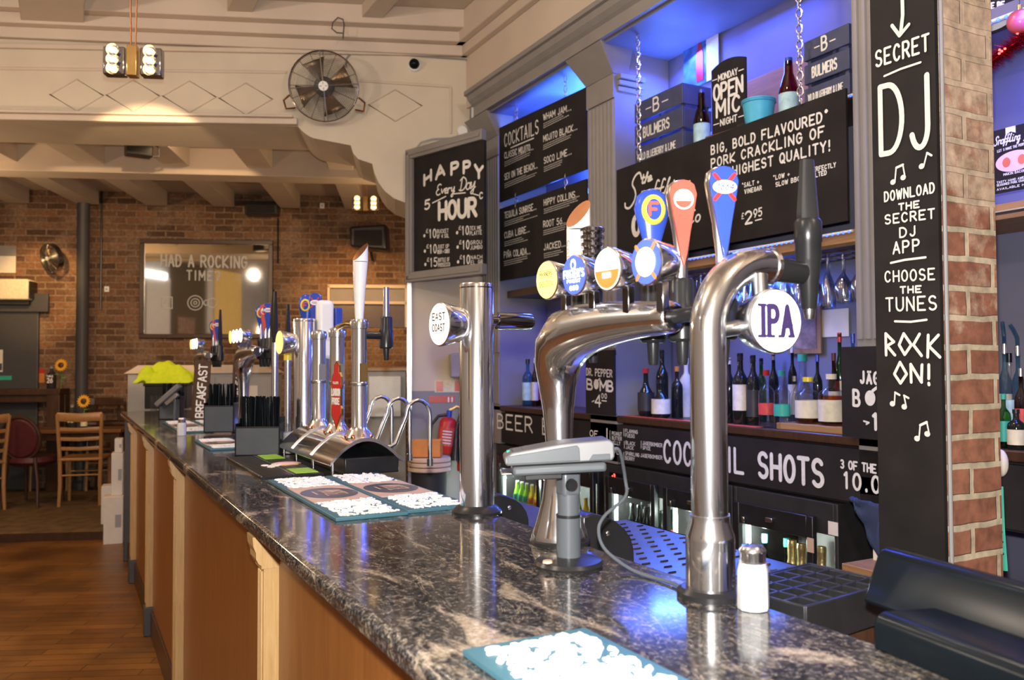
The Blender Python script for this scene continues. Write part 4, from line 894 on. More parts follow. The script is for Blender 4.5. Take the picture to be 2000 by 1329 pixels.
# ------------------------------------------------------------------ display shelf: crates, bottles, bucket, open mic sign
SZ = 2.628
def crate(label, pxl, pxr, ytop, ybase, X, depth, txt):
    a, b = onx(pxl, ybase, X), onx(pxr, ybase, X); W_ = a.y-b.y
    h = zrow(a.x, a.y, ytop)-SZ
    s = Sign('wooden_crate', label, 'crate', side_frame(X, a.y, SZ)); hh = h/3
    for i in range(3):
        MB().box(0, W_, i*hh+.006, (i+1)*hh-.012, -.012, 0).box(.012, W_-.012, i*hh+.006, (i+1)*hh-.012, -depth, -depth+.012).box(W_-.012, W_, i*hh+.006, (i+1)*hh-.012, -depth, -.012).box(0, .012, i*hh+.006, (i+1)*hh-.012, -depth, -.012).build('slat', 'navy', s.t, bevel=.003)
    for xa in (.012, W_-.03):
        for za in (-.03, -depth+.012): MB().box(xa, xa+.018, 0, h-.01, za, za+.018).build('corner_post', 'navy', s.t)
    MB().box(.012, W_-.012, 0, .008, -depth+.012, -.012).build('crate_floor', 'navy', s.t)
    Z_ = Matrix.Translation((0, 0, .002))
    text(s.mb, Z_, 'B', W_*.42, 2*hh+hh*.22, hh*.55, w=W_*.12, th=hh*.09); stroke(s.mb, Z_, [(W_*.26, 2*hh+hh*.45), (W_*.37, 2*hh+hh*.45)], hh*.05); stroke(s.mb, Z_, [(W_*.60, 2*hh+hh*.45), (W_*.72, 2*hh+hh*.45)], hh*.05)
    text(s.mb, Z_, 'BULMERS', W_*.20, hh+hh*.25, hh*.42, w=W_*.54, th=hh*.075, sp=.5)
    text(s.mb, Z_, 'WILD BLUEBERRY & LIME', W_*.10, hh*.3, hh*.28, w=W_*.76, th=hh*.045, sp=.3)
    s.done()
crate('slatted navy cider crate at the left end of the display shelf', 1240, 1334, 200, 302, 2.87, .2, '')
crate('slatted navy cider crate at the right end of the display shelf', 1571, 1660, 78, 190, 2.88, .2, '')
bpx(1371, 176, 262, 2.93, 30, 'brown cider bottle with blue foil left of the open mic sign', zb=SZ, glass='ruby', cap='blue', lab='label_b', kind='beer', lz=(.1, .42))
bpx(1541, 114, 206, 2.94, 36, 'brown cider bottle with blue foil right of the cyan bucket', zb=SZ, glass='ruby', cap='blue', lab='label_b', kind='beer', lz=(.1, .42))
t_ = thing('tin_bucket', 'small cyan metal bucket on the display shelf beside the open mic sign', 'bucket', (*onx(1482, 228, 2.95).xy, SZ))
MB().lathe([(0, 0), (.058, 0), (.078, .145), (.082, .147), (.082, .152), (.074, .152), (.056, .006), (0, .006)], 24, cap=False).build('pail', 'cyan', t_)
MB().lathe([(.0795, .135), (.083, .138), (.0795, .141)], 24, cap=False).build('rim_bead', 'cyan', t_)
text(m_ := MB(), frame((-.066, .03, .02), (0, -1, 0), (-.13, 0, 1)), 'BULMERS', -.045, 0, .024, w=.05, th=.004); m_.build('lettering', 'blackmatt', t_, smooth=False)
A_ = onx(1392, 238, 2.89); B_ = onx(1452, 225, 2.89)
s = Sign('open_mic_sign', 'arched black sign reading MONDAY OPEN MIC NIGHT on a wooden foot', 'sign', frame((2.885, A_.y, SZ+.02), (0.10, -1, 0), (0, 0, 1)))
W_ = (A_.y-B_.y); H_ = zrow(2.89, A_.y-W_/2, 114)-SZ-.02
top = [(W_*q/8, H_-.10*abs(q/8-.5)**2*1.2*(1 if q < 5 else .8)) for q in range(8, -1, -1)]
MB().prism([(0, 0), (W_, 0)]+top, -.012, 0).build('panel', 'chalk', s.t, smooth=False)
MB().box(-.02, W_+.02, -.02, .012, -.03, .03).build('foot', 'midwood', s.t, bevel=.003)
Z_ = Matrix.Translation((0, 0, .002))
text(s.mb, Z_, 'MONDAY', W_*.5, H_*.72, H_*.09, w=W_*.5, th=.005, align='l') if False else None
for (tx_, x_, y_, h_, w_, th_) in (('MONDAY', .22, .745, .08, .56, .006), ('OPEN', .08, .50, .20, .84, .014), ('MIC', .16, .27, .20, .68, .014), ('NIGHT', .27, .14, .08, .48, .006)):
    text(s.mb, Z_, tx_, W_*x_, H_*y_, H_*h_, w=W_*w_, th=th_, sp=.35, rise=.0)
for (x0, x1, y_) in ((.04, .18, .78), (.82, .96, .78), (.06, .22, .18), (.80, .95, .18)): stroke(s.mb, Z_, [(W_*x0, H_*y_), (W_*x1, H_*y_)], .005)
s.done()
s = Sign('cider_poster', 'blue cider poster with a bottle picture on the wall beside the led strip', 'poster', side_frame(3.19, onx(1337, 150, 3.19).y, zrow(*onx(1337, 178, 3.19).xy, 180)))
MB().box(0, .30, 0, .36, 0, .006).build('sheet', 'picblue', s.t); MB().box(.20, .30, 0, .36, .006, .008).build('white_edge', 'paper', s.t)
m_ = MB(); X2 = Matrix.Translation((.145, .02, .009)); m_.prism([(-.03, 0), (.03, 0), (.03, .15), (.012, .21), (.012, .29), (-.012, .29), (-.012, .21), (-.03, .15)], 0, .001, X2); m_.build('printed_bottle', 'red', s.t, smooth=False)

# ------------------------------------------------------------------ fridges
def fridge(label, y0, y1, doors):
    t_ = thing('bottle_fridge', label, 'fridge', (2.80, y0, 0)); W_ = y1-y0
    MB().box(0, .42, 0, .02, .04, .925).box(0, .42, W_-.02, W_, .04, .925).box(0, .42, .02, W_-.02, .79, .925).box(0.0, .42, .02, W_-.02, .04, .14).build('body', 'blackmatt', t_, bevel=.004)
    MB().box(.40, .42, .02, W_-.02, .14, .79).build('interior_back', 'greyl', t_, smooth=False)
    for z_ in (.47,): MB().box(.03, .40, .03, W_-.03, z_-.006, z_).build('shelf', 'steel', t_)
    MB().box(.02, .40, .03, W_-.03, .14, .150).build('shelf', 'steel', t_)
    for (a, b) in doors:
        a -= y0; b -= y0
        d_ = MB().box(-.03, -.004, a-.035, a, .10, .86).box(-.03, -.004, b, b+.035, .10, .86).box(-.03, -.004, a, b, .765, .86).box(-.03, -.004, a, b, .10, .17).build('door', 'black', t_, bevel=.003)
        MB().box(-.02, -.014, a, b, .17, .765).build('pane', 'glass', d_, smooth=False)
        MB().box(-.045, -.03, b-.05, b-.035, .775, .80).build('door_lock', 'steel', d_, bevel=.002); MB().box(-.045, -.03, (a+b)/2-.02, (a+b)/2+.02, .80, .82).build('handle', 'steel', d_, bevel=.002)
        MB().box(.0, .012, b-.035, b-.012, .17, .765).build('light_tube', 'fridgelight', t_)
        lamp('fridge_lamp', 'POINT', (2.80+.05, y0+b-.06, .70), 4.0, (.85, 1, .90), .012); lamp('fridge_lamp', 'POINT', (2.80+.05, y0+b-.06, .33), 2.4, (.85, 1, .90), .012)
    return t_
fA = fridge('black double door bottle fridge of cola bottles below the COCKTAIL lettering', 3.06, 4.15, [(3.12, 3.515), (3.655, 4.05)])
fB = fridge('black bottle fridge holding gold foiled bottles below the SHOTS lettering', 2.44, 3.05, [(2.58, 2.985)])
fC = fridge('black double door fridge of yellow and green bottles behind the chrome columns', 4.20, 5.55, [(4.25, 4.80), (4.90, 5.45)])
for (y_, lab) in ((4.07, 0),):
    t_ = thing('temperature_display', 'small red digital temperature display on the black fridge top', 'display', (2.795, onx(1204, 930, 2.795).y, zrow(*onx(1204, 930, 2.795).xy, 931)))
    MB().box(-.008, .0, -.06, .06, -.02, .02).build('bezel', 'blackgloss', t_, bevel=.002)
    m_ = MB(); XX = frame((-.0095, 0.03, -.01), (0, -1, 0), (0, 0, 1)); text(m_, XX, '-3', 0, 0, .022, w=.03, th=.004); m_.build('digits', 'redled', t_, smooth=False)
def small_bottle(label, group, glass, cap, lab, h=.235, r=.03, kind='beer'):
    return bottle('drink_bottle', label, (0, 0, -5), h, r, glass=glass, cap=cap, lab=lab, kind=kind, group=group, lz=(.35, .55))
def rowof(proto, pts):
    for i, p in enumerate(pts):
        if i == 0: proto.location = p
        else: copy_tree(proto, loc=p, rz=random.uniform(0, 6))
rowof(small_bottle('dark cola bottle with red label on the fridge shelf', 'cola bottles in the double fridge', 'glassdark', 'black', 'label_r'), [(2.88+.075*j, 3.70+.068*i, .47) for j in range(2) for i in range(5)])
rowof(small_bottle('dark cola bottle low down in the double door fridge', 'cola bottles on the fridge floor', 'glassdark', 'steel', 'label_k'), [(2.88, 3.70+.068*i, .15) for i in range(5)])
rowof(small_bottle('green beer bottle behind the glass of the double fridge', 'green bottles in the double fridge', 'glassgreen', 'label_g', 'label_g'), [(2.88+.08*j, 3.16+.068*i, z_) for j in range(2) for i in range(5) for z_ in (.15, .47)])
b0 = bottle('sparkling_wine_bottle', 'gold foiled sparkling wine bottle standing in the single fridge', (2.90, 2.80, .30), .40, .046, kind='champ', lab='label_c', group='sparkling wine bottles in the fridge')
b0.location = (2.89, 2.775, .31)
for p in ((2.87, 2.70, .31), (2.90, 2.615, .31)): copy_tree(b0, loc=p, rz=1.0)
MB_ = MB().box(2.83, 3.19, 2.47, 3.02, .30, .31)
tag(MB_.build('fridge_shelf', 'steel'), 'steel wire shelf inside the single fridge under the gold foiled bottles', 'shelf')
bpl = bottle('mixer_bottle', 'clear bottle with a cyan cap at the left of the single fridge', (2.89, 2.94, .31), .40, .036, glass='glassgreen', cap='cyan', kind='spirit', lab='label_k')
bottle('mixer_bottle', 'dark bottle with a teal cap between the cyan capped and foiled bottles', (2.97, 2.885, .31), .38, .034, glass='glassgreen', cap='label_g', kind='spirit', lab='label_k')
rowof(small_bottle('orange juice bottle on the shelf of the left fridge', 'yellow bottles in the left fridge', 'yellow', 'label_c', 'orange', .2), [(2.88, 5.0+.075*i, .47) for i in range(3)]+[(2.88, 4.32+.07*i, .47) for i in range(3)])
rowof(small_bottle('lime green bottle on the shelf of the left fridge', 'green bottles in the left fridge', 'lime', 'white', 'label_g', .2), [(2.88, 5.225+.07*i, .47) for i in range(3)]+[(2.88, 4.55+.07*i, .47) for i in range(3)])
rowof(small_bottle('yellow bottle on the floor of the left fridge', 'yellow bottles low in the left fridge', 'yellow', 'label_c', 'lime', .2), [(2.88, 4.95+.075*i, .15) for i in range(6)])
s = Sign('paper_sticker', 'torn white paper sticker on the black fridge side', 'sticker', side_frame(2.797, onx(1618, 1030, 2.797).y, zrow(*onx(1618, 1030, 2.797).xy, 1044))); MB().box(0, .05, 0, .055, 0, .002).build('sheet', 'paper', s.t)
s = Sign('price_sticker', 'small pale sticker on the fridge door beside the gold foiled bottles', 'sticker', side_frame(2.768, onx(1577, 1060, 2.768).y, zrow(*onx(1577, 1060, 2.768).xy, 1078))); MB().box(0, .035, 0, .06, 0, .002).build('sheet', 'tan', s.t)
# things between fridge and pier
t_ = thing('navy_cloth', 'navy cloth hanging in a folded triangle beside the brick pier', 'cloth', (2.55, 2.12, 0))
P1, P2, P3 = onx(1663, 972, 2.5), onx(1720, 985, 2.5), onx(1722, 1105, 2.5)
m_ = MB(); n_ = 10; vs = []; fs = []
for i in range(n_+1):
    for j in range(n_+1):
        a = P1.lerp(P2, j/n_); b = P1.lerp(P3, j/n_); q = a.lerp(b, i/n_)-Vector((2.55, 2.12, 0)); q.x += .008*math.sin(j*1.3+i*.9); vs.append(q)
for i in range(n_):
    for j in range(n_): fs.append((i*(n_+1)+j, i*(n_+1)+j+1, (i+1)*(n_+1)+j+1, (i+1)*(n_+1)+j))
m_.add(vs, fs); o = m_.build('cloth', 'navycloth', t_); so = o.modifiers.new('thickness', 'SOLIDIFY'); so.thickness = .006
P = onx(1690, 1118, 2.45)
t_ = thing('wooden_step', 'small open wooden box on the floor between the fridge and the pier', 'box', (2.45, P.y-.02, 0)); zt = zrow(P.x, P.y, 1112)
MB().box(0, .3, -.15, .12, zt-.03, zt).build('top_board', 'pine', t_, bevel=.003); MB().box(0.02, .28, -.14, .11, 0, zt-.03).build('base', 'darkwood', t_)
MB().box(.14, .16, -.1, .10, zt, zt+.17).build('card_panel', 'paper', t_)
# ------------------------------------------------------------------ bay right of the pier
s = Sign('snack_poster', 'black snack poster with a pink snout, right of the brick pier', 'poster', side_frame(2.90, onx(1936, 320, 2.9).y, zrow(*onx(1950, 380, 2.9).xy, 378)))
MB().box(0, .165, 0, .225, -.006, 0).build('sheet', 'chalk', s.t, smooth=False)
text(s.mb, Z_, 'Snaffling Pig', .012, .172, .03, w=.14, th=.004, script=True, slant=.2); text(s.mb, Z_, 'LET`S MAKE THE PERFECT', .025, .145, .008, w=.11, th=.0018, rise=.05); text(s.mb, Z_, 'MAKIN BACON', .045, .058, .008, w=.075, th=.0018)
for (tx_, y_) in (('TASTY HAND AWESOME', .035), ('SEASONED PORK CRACKLING', .025), ('AVAILABLE HERE', .010)): text(s.mb, Z_, tx_, .02, y_, .007, w=.125, th=.0016)
s.mb.prism([(.055, .20), (.055, .225), (.09, .225), (.09, .20), (.0725, .208)], .0015, .002); s.done()
m_ = MB(); disc(m_, Z_, .083, .103, .066, .036); m_.build('pink_snout', 'pink', s.t, smooth=False)
m_ = MB(); disc(m_, off(Z_, .001), .056, .103, .014, .017); disc(m_, off(Z_, .001), .11, .103, .014, .017); m_.build('nostrils', 'redsoft', s.t, smooth=False)
s = Sign('rock_poster', 'black poster lettered LET THERE BE ROCK at the top right', 'poster', side_frame(2.88, onx(1922, 30, 2.88).y, zrow(*onx(1930, 64, 2.88).xy, 68)))
MB().box(0, .15, 0, .30, -.006, 0).build('sheet', 'chalk', s.t, smooth=False); s.P('LE BE', (1930, 18), (1962, 14), 11, th=.006); s.P('ROCK!', (1928, 31), (1958, 27), 10, th=.006); s.done()
m_ = MB(); c = s.uv(1945, 50); disc(m_, Z_, c[0], c[1], .05, .016); m_.build('guitar_print', 'bone', s.t, smooth=False)
t_ = thing('tinsel_garland', 'shiny red tinsel garland with tiny lights right of the brick pier', 'garland', tuple(onx(1968, 95, 2.82)))
m_ = MB(); c0 = Vector(t_.location); pth = [onx(x_, y_, 2.82)-c0 for x_, y_ in ((1925, 130), (1945, 112), (1965, 98), (1985, 82), (2005, 70), (2025, 62), (2045, 58))]
rnd = random.Random(3)
for a, b in zip(pth, pth[1:]):
    for i in range(330):
        q = a.lerp(b, rnd.random()); d_ = Vector((rnd.gauss(0, 1), rnd.gauss(0, 1), rnd.gauss(0, 1))).normalized(); e_ = d_.orthogonal().normalized()*.0028; L_ = rnd.uniform(.025, .055)
        m_.add([q-e_, q+e_, q+d_*L_], [(0, 1, 2)])
m_.tube(pth, .004, 5); m_.build('tinsel', 'tinsel', t_, smooth=False)
m_ = MB()
for i in range(9): m_.ball(pth[i % 6].lerp(pth[i % 6+1], rnd.random())+Vector((-.025, 0, rnd.uniform(-.02, .02))), .004, 6)
m_.build('fairy_lights', 'redled', t_)
P = onx(1992, 42, 2.80); t_ = thing('bauble', 'red glass bauble at the top right above the tinsel', 'ornament', P)
MB().ball((0, 0, 0), .04, 14).build('ball', 'redsoft', t_); MB().cyl((0, 0, .038), (0, 0, .055), .008).build('cap', 'gold', t_); MB().tube([(0, 0, .055), (0, 0, .7)], .0012, 4).build('string', 'black', t_)
for (px, yt, X, w_, lab, kw) in ((1966, 672, 3.0, 20, 'clear bottle with blue pourer nearest the brick pier edge', dict(glass='glassblue', cap='steel', pour=True, lab='label_c')),
    (1975, 690, 2.90, 24, 'round clear bottle with black stopper and silver label right of the pier', dict(glass='glass', cap='blackgloss', kind='round', lab='label_b')),
    (1992, 676, 3.02, 20, 'clear bottle with blue pourer second from the pier edge', dict(glass='glassblue', cap='steel', pour=True)),
    (1997, 720, 2.88, 20, 'slim red liqueur bottle at the right picture edge', dict(glass='ruby', cap='steel', lab='label_r')),
    (1962, 770, 2.86, 16, 'short bottle with green label beside the pier edge', dict(glass='glassgreen', cap='label_g', lab='label_g')),
    (1986, 800, 2.84, 30, 'short dark jar with an oval white label at the counter edge', dict(glass='glassdark', cap='black', lab='label_c'))):
    bpx(px, yt, 880, X, w_, lab, **kw)
P = onx(1954, 1030, 2.226); t_ = thing('plastic_strap', 'turquoise perforated strap hanging behind the brick pier', 'strap', P)
m_ = MB(); a, b = onx(1951, 950, 2.226)-P, onx(1960, 1115, 2.226)-P; m_.tube([a, a.lerp(b, .5)+Vector((.0, .002, 0)), b], .012, 6, ry=.003, side=(0, 1, 0)); m_.build('strap', 'teal', t_)
m_ = MB()
for q in (.3, .42, .54, .66, .8): m_.ball(a.lerp(b, q)+Vector((-.004, -.002, 0)), .004, 6)
m_.build('holes', 'black', t_)
P = onx(1955, 905, 2.72); t_ = thing('white_cloth', 'bunched white cloth at the worktop edge behind the brick pier', 'cloth', P); m_ = MB().ball((0, 0, 0), .03, 10, .6, .8, 1.5); m_.build('cloth', 'paper', t_)
# ------------------------------------------------------------------ chrome beer fonts
def lens_part(parent, c, axis, r, depth, face, back='chrome', name='badge', up_=(0, 0, 1)):
    """round badge: chrome drum with a printed face; returns the drum and the frame of its face"""
    a = Vector(axis).normalized(); X0 = Matrix.Translation(Vector(c)) @ X_of(-a)
    d_ = MB().lathe([(r*.25, depth), (r*.62, depth*.96), (r*.82, depth*.75), (r*.93, depth*.3), (r, 0.004), (r, -.002), (r*.93, -.004), (0, -.004)][::-1], 32, X0, cap=False).build(name, back, parent)
    x = Vector(up_).cross(a).normalized(); Xf = frame(Vector(c)+a*.0045, x, a.cross(x))
    m_ = MB(); disc(m_, Xf, 0, 0, r*.94, n=36); m_.build('badge_face', face, d_, smooth=False, flat=True)
    return d_, off(Xf, .0008)
def put(d_, fn, mt, name='lettering'):
    m_ = MB(); fn(m_); return m_.build(name, mt, d_, smooth=False, flat=True)
def half_disc(m_, X, r, y0, n=24):
    a0 = math.asin(y0/r); m_.add([X @ Vector((r*math.cos(PI-a0+(PI+2*a0)*i/n), r*math.sin(PI-a0+(PI+2*a0)*i/n), 0)) for i in range(n+1)], [tuple(range(n+1))])
def handle(parent, P, z0, z1, kind, fd=(-.42, -.9, 0)):
    """tap lever with a teardrop badge on its customer side"""
    x, y = P; H = z1-z0; fd = Vector(fd).normalized(); sd = Vector((0, 0, 1)).cross(fd)   # face direction and its right-hand side
    def ff(d, z): return frame(Vector((x, y, z))+fd*d, sd, (0, 0, 1))
    m_ = MB()
    if kind in ('red', 'blue'):
        secs = [(0, .010), (.25, .011), (.5, .016), (.7, .023), (.85, .028), (.94, .025), (.985, .014), (1, .004)]
        m_.tube([(x, y, z0+H*a) for a, _ in secs], [w for _, w in secs], 16, ry=[w*.55 if a < .98 else w*.5 for a, w in secs], side=sd)
        h_ = m_.build('tap_handle', 'steel', parent)
        tear = [(0, .18), (.006, .3), (.012, .5), (.0195, .72), (.0235, .85), (.019, .94), (.010, .975), (0, .985)]
        Xf = ff(.0165, z0); b = MB()
        out = [(w, H*a) for w, a in tear]+[(-w, H*a) for w, a in tear[-2:0:-1]]
        b.prism(out, -.008, .0015, Xf); b.build('badge', 'redsoft' if kind == 'red' else 'blue', h_, bevel=.001)
        Xg = off(Xf, .0022)
        if kind == 'red':
            put(h_, lambda q: disc(q, Xg, 0, H*.80, .0175), 'bone', 'roundel'); put(h_, lambda q: (disc(q, off(Xg, .0003), 0, H*.80, .0145)), 'redsoft', 'roundel_centre')
            put(h_, lambda q: (q.add([off(Xg, .0006) @ Vector((a, H*.80+bb, 0)) for a, bb in ((-.0135, -.003), (.0135, -.003), (.0135, .0035), (-.0135, .0035))], [(0, 1, 2, 3)]), half_disc(q, off(Xg, .0005) @ Matrix.Translation((0, H*.80+.0036, 0)) @ Matrix.Rotation(PI, 4, 'Z'), .0128, 0.0001)), 'bone', 'roundel_band')
            put(h_, lambda q: text(q, off(Xg, .0009), 'AMSTEL', -.0125, H*.80-.0015, .004, w=.025, th=.0008), 'blackmatt')
        else:
            put(h_, lambda q: [stroke(q, Xg, [(-.016*e, H*.80-.02), (.016*e, H*.80+.02)], .006) for e in (-1, 1)], 'red', 'crossed_bars'); put(h_, lambda q: disc(q, off(Xg, .0012), 0, H*.80, .0195, .011), 'bone', 'oval')
            put(h_, lambda q: text(q, off(Xg, .002), '1664', -.013, H*.80-.005, .010, w=.026, th=.0016, slant=.25), 'blue')
    elif kind == 'f':
        secs = [(0, .010), (.3, .012), (.5, .018), (.66, .027), (.8, .033), (.92, .029), (.98, .015), (1, .004)]
        m_.tube([(x, y, z0+H*a) for a, _ in secs], [w for _, w in secs], 18, ry=[w*.5 for _, w in secs], side=sd); h_ = m_.build('tap_handle', 'blue', parent)
        Xf = ff(.0175, z0+H*.78); b = MB(); b.lathe([(.0001, .0015), (.020, .0015), (.022, -.002)], 24, Xf @ Matrix.Diagonal((1, 1.25, 1, 1)), cap=False); b.build('yellow_ring', 'yellow', h_)
        put(h_, lambda q: disc(q, off(Xf, .0022), 0, 0, .0135, .019), 'blue', 'blue_oval'); put(h_, lambda q: text(q, off(Xf, .003), 'F', -.008, -.011, .022, w=.015, th=.0055), 'redsoft')
        MB().tube([Vector((x, y, z0))+fd*.008, Vector((x, y, z0+H*.3))+fd*.009, Vector((x, y, z0+H*.48))+fd*.008], [.009, .008, .002], 10).build('chrome_inlay', 'steel', h_)
    elif kind == 'white':
        m_.tube([(x, y, z0), (x, y-.003, z0+H*.5), (x, y-.012, z0+H*.86)], [.013, .020, .025], 18); vs = len(m_.v)
        # slanted copper cut at the top
        h_ = m_.build('tap_handle', 'white', parent)
        Xc = Matrix.Translation((x, y-.013, z0+H*.86)); pr = MB(); ring = []
        n = 20; lo = [Vector((.025*math.cos(2*PI*i/n), .025*math.sin(2*PI*i/n), 0)) for i in range(n)]; hi = [Vector((v.x, v.y, .034+v.x*1.2+v.y*.3)) for v in lo]
        pr.add([Xc @ v for v in lo+hi], [(i, (i+1) % n, n+(i+1) % n, n+i) for i in range(n)]); pr.build('slanted_top', 'white', h_)
        MB().add([Xc @ (v+Vector((0, 0, .0))) for v in hi], [tuple(range(n))]).build('cut_face', 'copper', h_, smooth=False)
        put(h_, lambda q: text(q, frame((x-.0235, y-.006, z0+H*.72), (0, 0, -1), (0, -1, 0)) @ Matrix.Translation((0, 0, .0)), 'CARLING', 0, 0, .010, w=.10, th=.0018), 'steel')
    elif kind == 'ring':
        prof = [(.012, 0), (.012, H*.45)]
        for i in range(5): a = H*(.48+i*.10); prof += [(.017+i*.0008, a), (.022+i*.0008, a+H*.02), (.022+i*.0008, a+H*.06), (.017+i*.0008, a+H*.08)]
        prof += [(0, H)]; m_.lathe(prof, 18, Matrix.Translation((x, y, z0)), cap=False); h_ = m_.build('tap_handle', 'chrome_dark', parent)
    else:
        m_.tube([(x, y, z0), (x, y, z0+H*.35), (x, y, z0+H)], [.013, .017, .012], 8, ry=[.012, .014, .007], side=(0, 1, 0)); h_ = m_.build('tap_handle', 'black', parent)
    return h_
def tap(parent, x0, x, y, z, out=True):
    m_ = MB().tube([(x0, y, z), (x, y, z)], .013, 14); m_.lathe([(.019, -.045), (.0235, -.04), (.0245, .016), (.021, .022), (.021, .058), (.018, .064), (0, .064)], 18, Matrix.Translation((x, y, z)), cap=True)
    b_ = m_.build('tap_body', 'black', parent)
    MB().lathe([(.0075, -.085), (.009, -.08), (.012, -.035), (.012, -.03)], 14, Matrix.Translation((x, y, z))).build('spout', 'black', b_)
    return b_
def arched_font(label, P, detail=True):
    t_ = thing('beer_font', label, 'beer font', P)
    path = [(0, 0, .057), (0, .012, .057), (0, .022, .0545), (0, .045, .046), (0, .085, .035), (0, .14, .0285), (0, .20, .0275), (.003, .26, .031), (.006, .31, .038), (.004, .35, .047), (-.012, .385, .055), (-.045, .408, .056), (-.09, .418, .050), (-.15, .424, .043), (-.21, .427, .037), (-.27, .428, .032), (-.33, .428, .028), (-.355, .428, .0265), (-.362, .428, .022)]
    MB().tube([(0, y, z) for y, z, r in path], [r for *_, r in path], 32, side=(1, 0, 0)).build('column', 'chrome', t_, angle=60)
    MB().lathe([(.060, 0), (.060, .006), (.056, .010), (.02, .010)], 32, cap=False).build('base_gasket', 'black', t_)
    o = MB().tube([(0, -.362, .428), (0, -.366, .428)], [.022, .020], 24).build('end_cap', 'chrome_dark', t_)
    ys = [-.067, -.164, -.269, -.376] if detail else [.03, -.067, -.164, -.269]
    faces = ['lens_y', 'lens_b', 'lens_s', 'lens_b'] if detail else ['lens_y', 'lens_w', 'lens_w', 'lens_w']
    for i, (y, f) in enumerate(zip(ys, faces)):
        r = .037
        d_, X = lens_part(t_, (-.062, y, .512), (-1, -.06, -.03), r, .05, f, back='chrome')
        MB().box(-.03, -.016, y-.009+(.014 if y < -.35 else 0), y+.009+(.014 if y < -.35 else 0), .435, .485).build('badge_post', 'chrome_dark', d_, bevel=.002)
        if not detail: continue
        if i == 0:
            put(d_, lambda q: (text(q, X, 'MANNERS', -.021, .008, .007, w=.042, th=.0012), [stroke(q, X, p, .0009) for p in ([(-.024, .005), (.024, .005)], [(-.024, .018), (.024, .018)])]), 'blackmatt'); put(d_, lambda q: text(q, X, 'GOLDEN', -.022, -.012, .010, w=.044, th=.0013), 'orange', 'lettering')
        elif i == 1:
            put(d_, lambda q: (text(q, X, "FOSTER'S", -.029, -.004, .013, w=.060, th=.0025), text(q, X, 'FINEST', -.020, -.013, .005, w=.040, th=.0014), disc(q, X, 0, .019, .008, .010), [disc(q, X, u, -.023, .0045) for u in (-.009, 0, .009)]), 'lens_w')
            put(d_, lambda q: disc(q, off(X, .0006), 0, .018, .0045, .006), 'lens_b', 'crest')
        elif i == 2:
            put(d_, lambda q: half_disc(q, X, .0325, -.002), 'orange', 'lower_band'); put(d_, lambda q: text(q, off(X, .0008), 'BEER', -.010, -.014, .007, w=.020, th=.0018), 'lens_w'); put(d_, lambda q: text(q, off(X, .0004), 'AMSTEL', -.02, .006, .008, w=.040, th=.0014), 'bone')
        else:
            put(d_, lambda q: [stroke(q, X, [(-.022*e, -.026), (.022*e, .026)], .0065) for e in (-1, 1)], 'orange', 'crossed_bars'); put(d_, lambda q: disc(q, off(X, .0008), 0, 0, .023), 'lens_w', 'glowing_centre')
    if detail:
        for y, kd, z1 in ((-.40, 'blue', .672), (-.299, 'red', .670), (-.217, 'f', .670), (.043, 'white', .655), (-.021, 'ring', .635)):
            b_ = tap(t_, .02, .068, y, .435 if kd in ('blue', 'red', 'f') else .440)
            handle(t_, (.068, y), .485, z1, kd)
        MB().tube([(0, -.36, .428), (0.0, -.40, .43), (.068, -.40, .435)], .012, 10).build('outlet_pipe', 'black', t_)
    else:
        for y, kd, z1 in ((-.30, 'blue', .68), (-.21, 'red', .68), (-.12, 'f', .68), (-.40, 'black', .74)):
            tap(t_, .02, .068, y, .435); handle(t_, (.068, y), .485, z1, kd)
    return t_
arched_font('arched chrome beer font carrying four round backlit badges, nearest of the arched fonts', Vector((.866, 1.437, BT)))
arched_font('arched chrome beer font standing behind the nearest straw caddy', Vector((.845, 4.70, BT)), False)
arched_font('arched chrome beer font farthest along the bar, behind the breakfast sign', Vector((.845, 6.35, BT)), False)
# swan-neck font with the IPA badge
t = thing('beer_font', 'tall bent chrome swan neck beer font with round IPA badge, nearest the camera', 'beer font', (.866, .995, BT))
MB().lathe([(.051, 0), (.051, .008), (.044, .014), (.02, .014)], 32, cap=False).build('base_gasket', 'black', t)
MB().lathe([(.037, .008), (.037, .085), (.0365, .092), (.030, .112), (.030, .122), (.0, .122)], 36, cap=False).build('base_sleeve', 'chrome', t)
pa = [(0, 0, .10), (0, 0, .25), (0, 0, .40)]+[(.105-.105*math.cos(math.radians(a)), 0, .40+.108*math.sin(math.radians(a))) for a in range(8, 89, 8)]+[(.105, 0, .508), (.128, 0, .508)]
MB().tube(pa, .0275, 28, side=(0, 1, 0)).build('column', 'chrome', t, angle=60)
MB().tube([(.124, 0, .508), (.130, 0, .508), (.134, 0, .508)], [.0295, .0305, .028], 28).build('end_ring', 'chrome', t)
o = MB().tube([(.13, 0, .505), (.20, 0, .50)], [.021, .018], 18).build('tap_arm', 'black', t)
m_ = MB().lathe([(.0085, .0), (.0115, .008), (.0165, .055), (.0175, .058), (.0195, .085), (.021, .088), (.021, .115), (.0225, .118), (.0225, .150), (.019, .156), (0, .156)], 20, Matrix.Translation((.217, 0, .435))); b_ = m_.build('tap_body', 'black', t)
MB().lathe([(.0075, -.01), (.0105, .0), (.0135, .045)], 16, Matrix.Translation((.217, 0, .435))).build('spout', 'steel', b_)
MB().tube([(.217, 0, .585), (.217, 0, .60), (.217, 0, .635), (.217, 0, .69)], [.019, .0185, .016, .012], 8, ry=[.014, .013, .010, .008], side=(.88, -.47, 0)).build('tap_handle', 'black', t)
MB().cyl((.088, -.02, .49), (.083, -.028, .44), .013).build('badge_stem', 'steel', t)
d_, X = lens_part(t, (.083, -.055, .416), (-.08, -1, 0), .050, .055, 'lens_w')
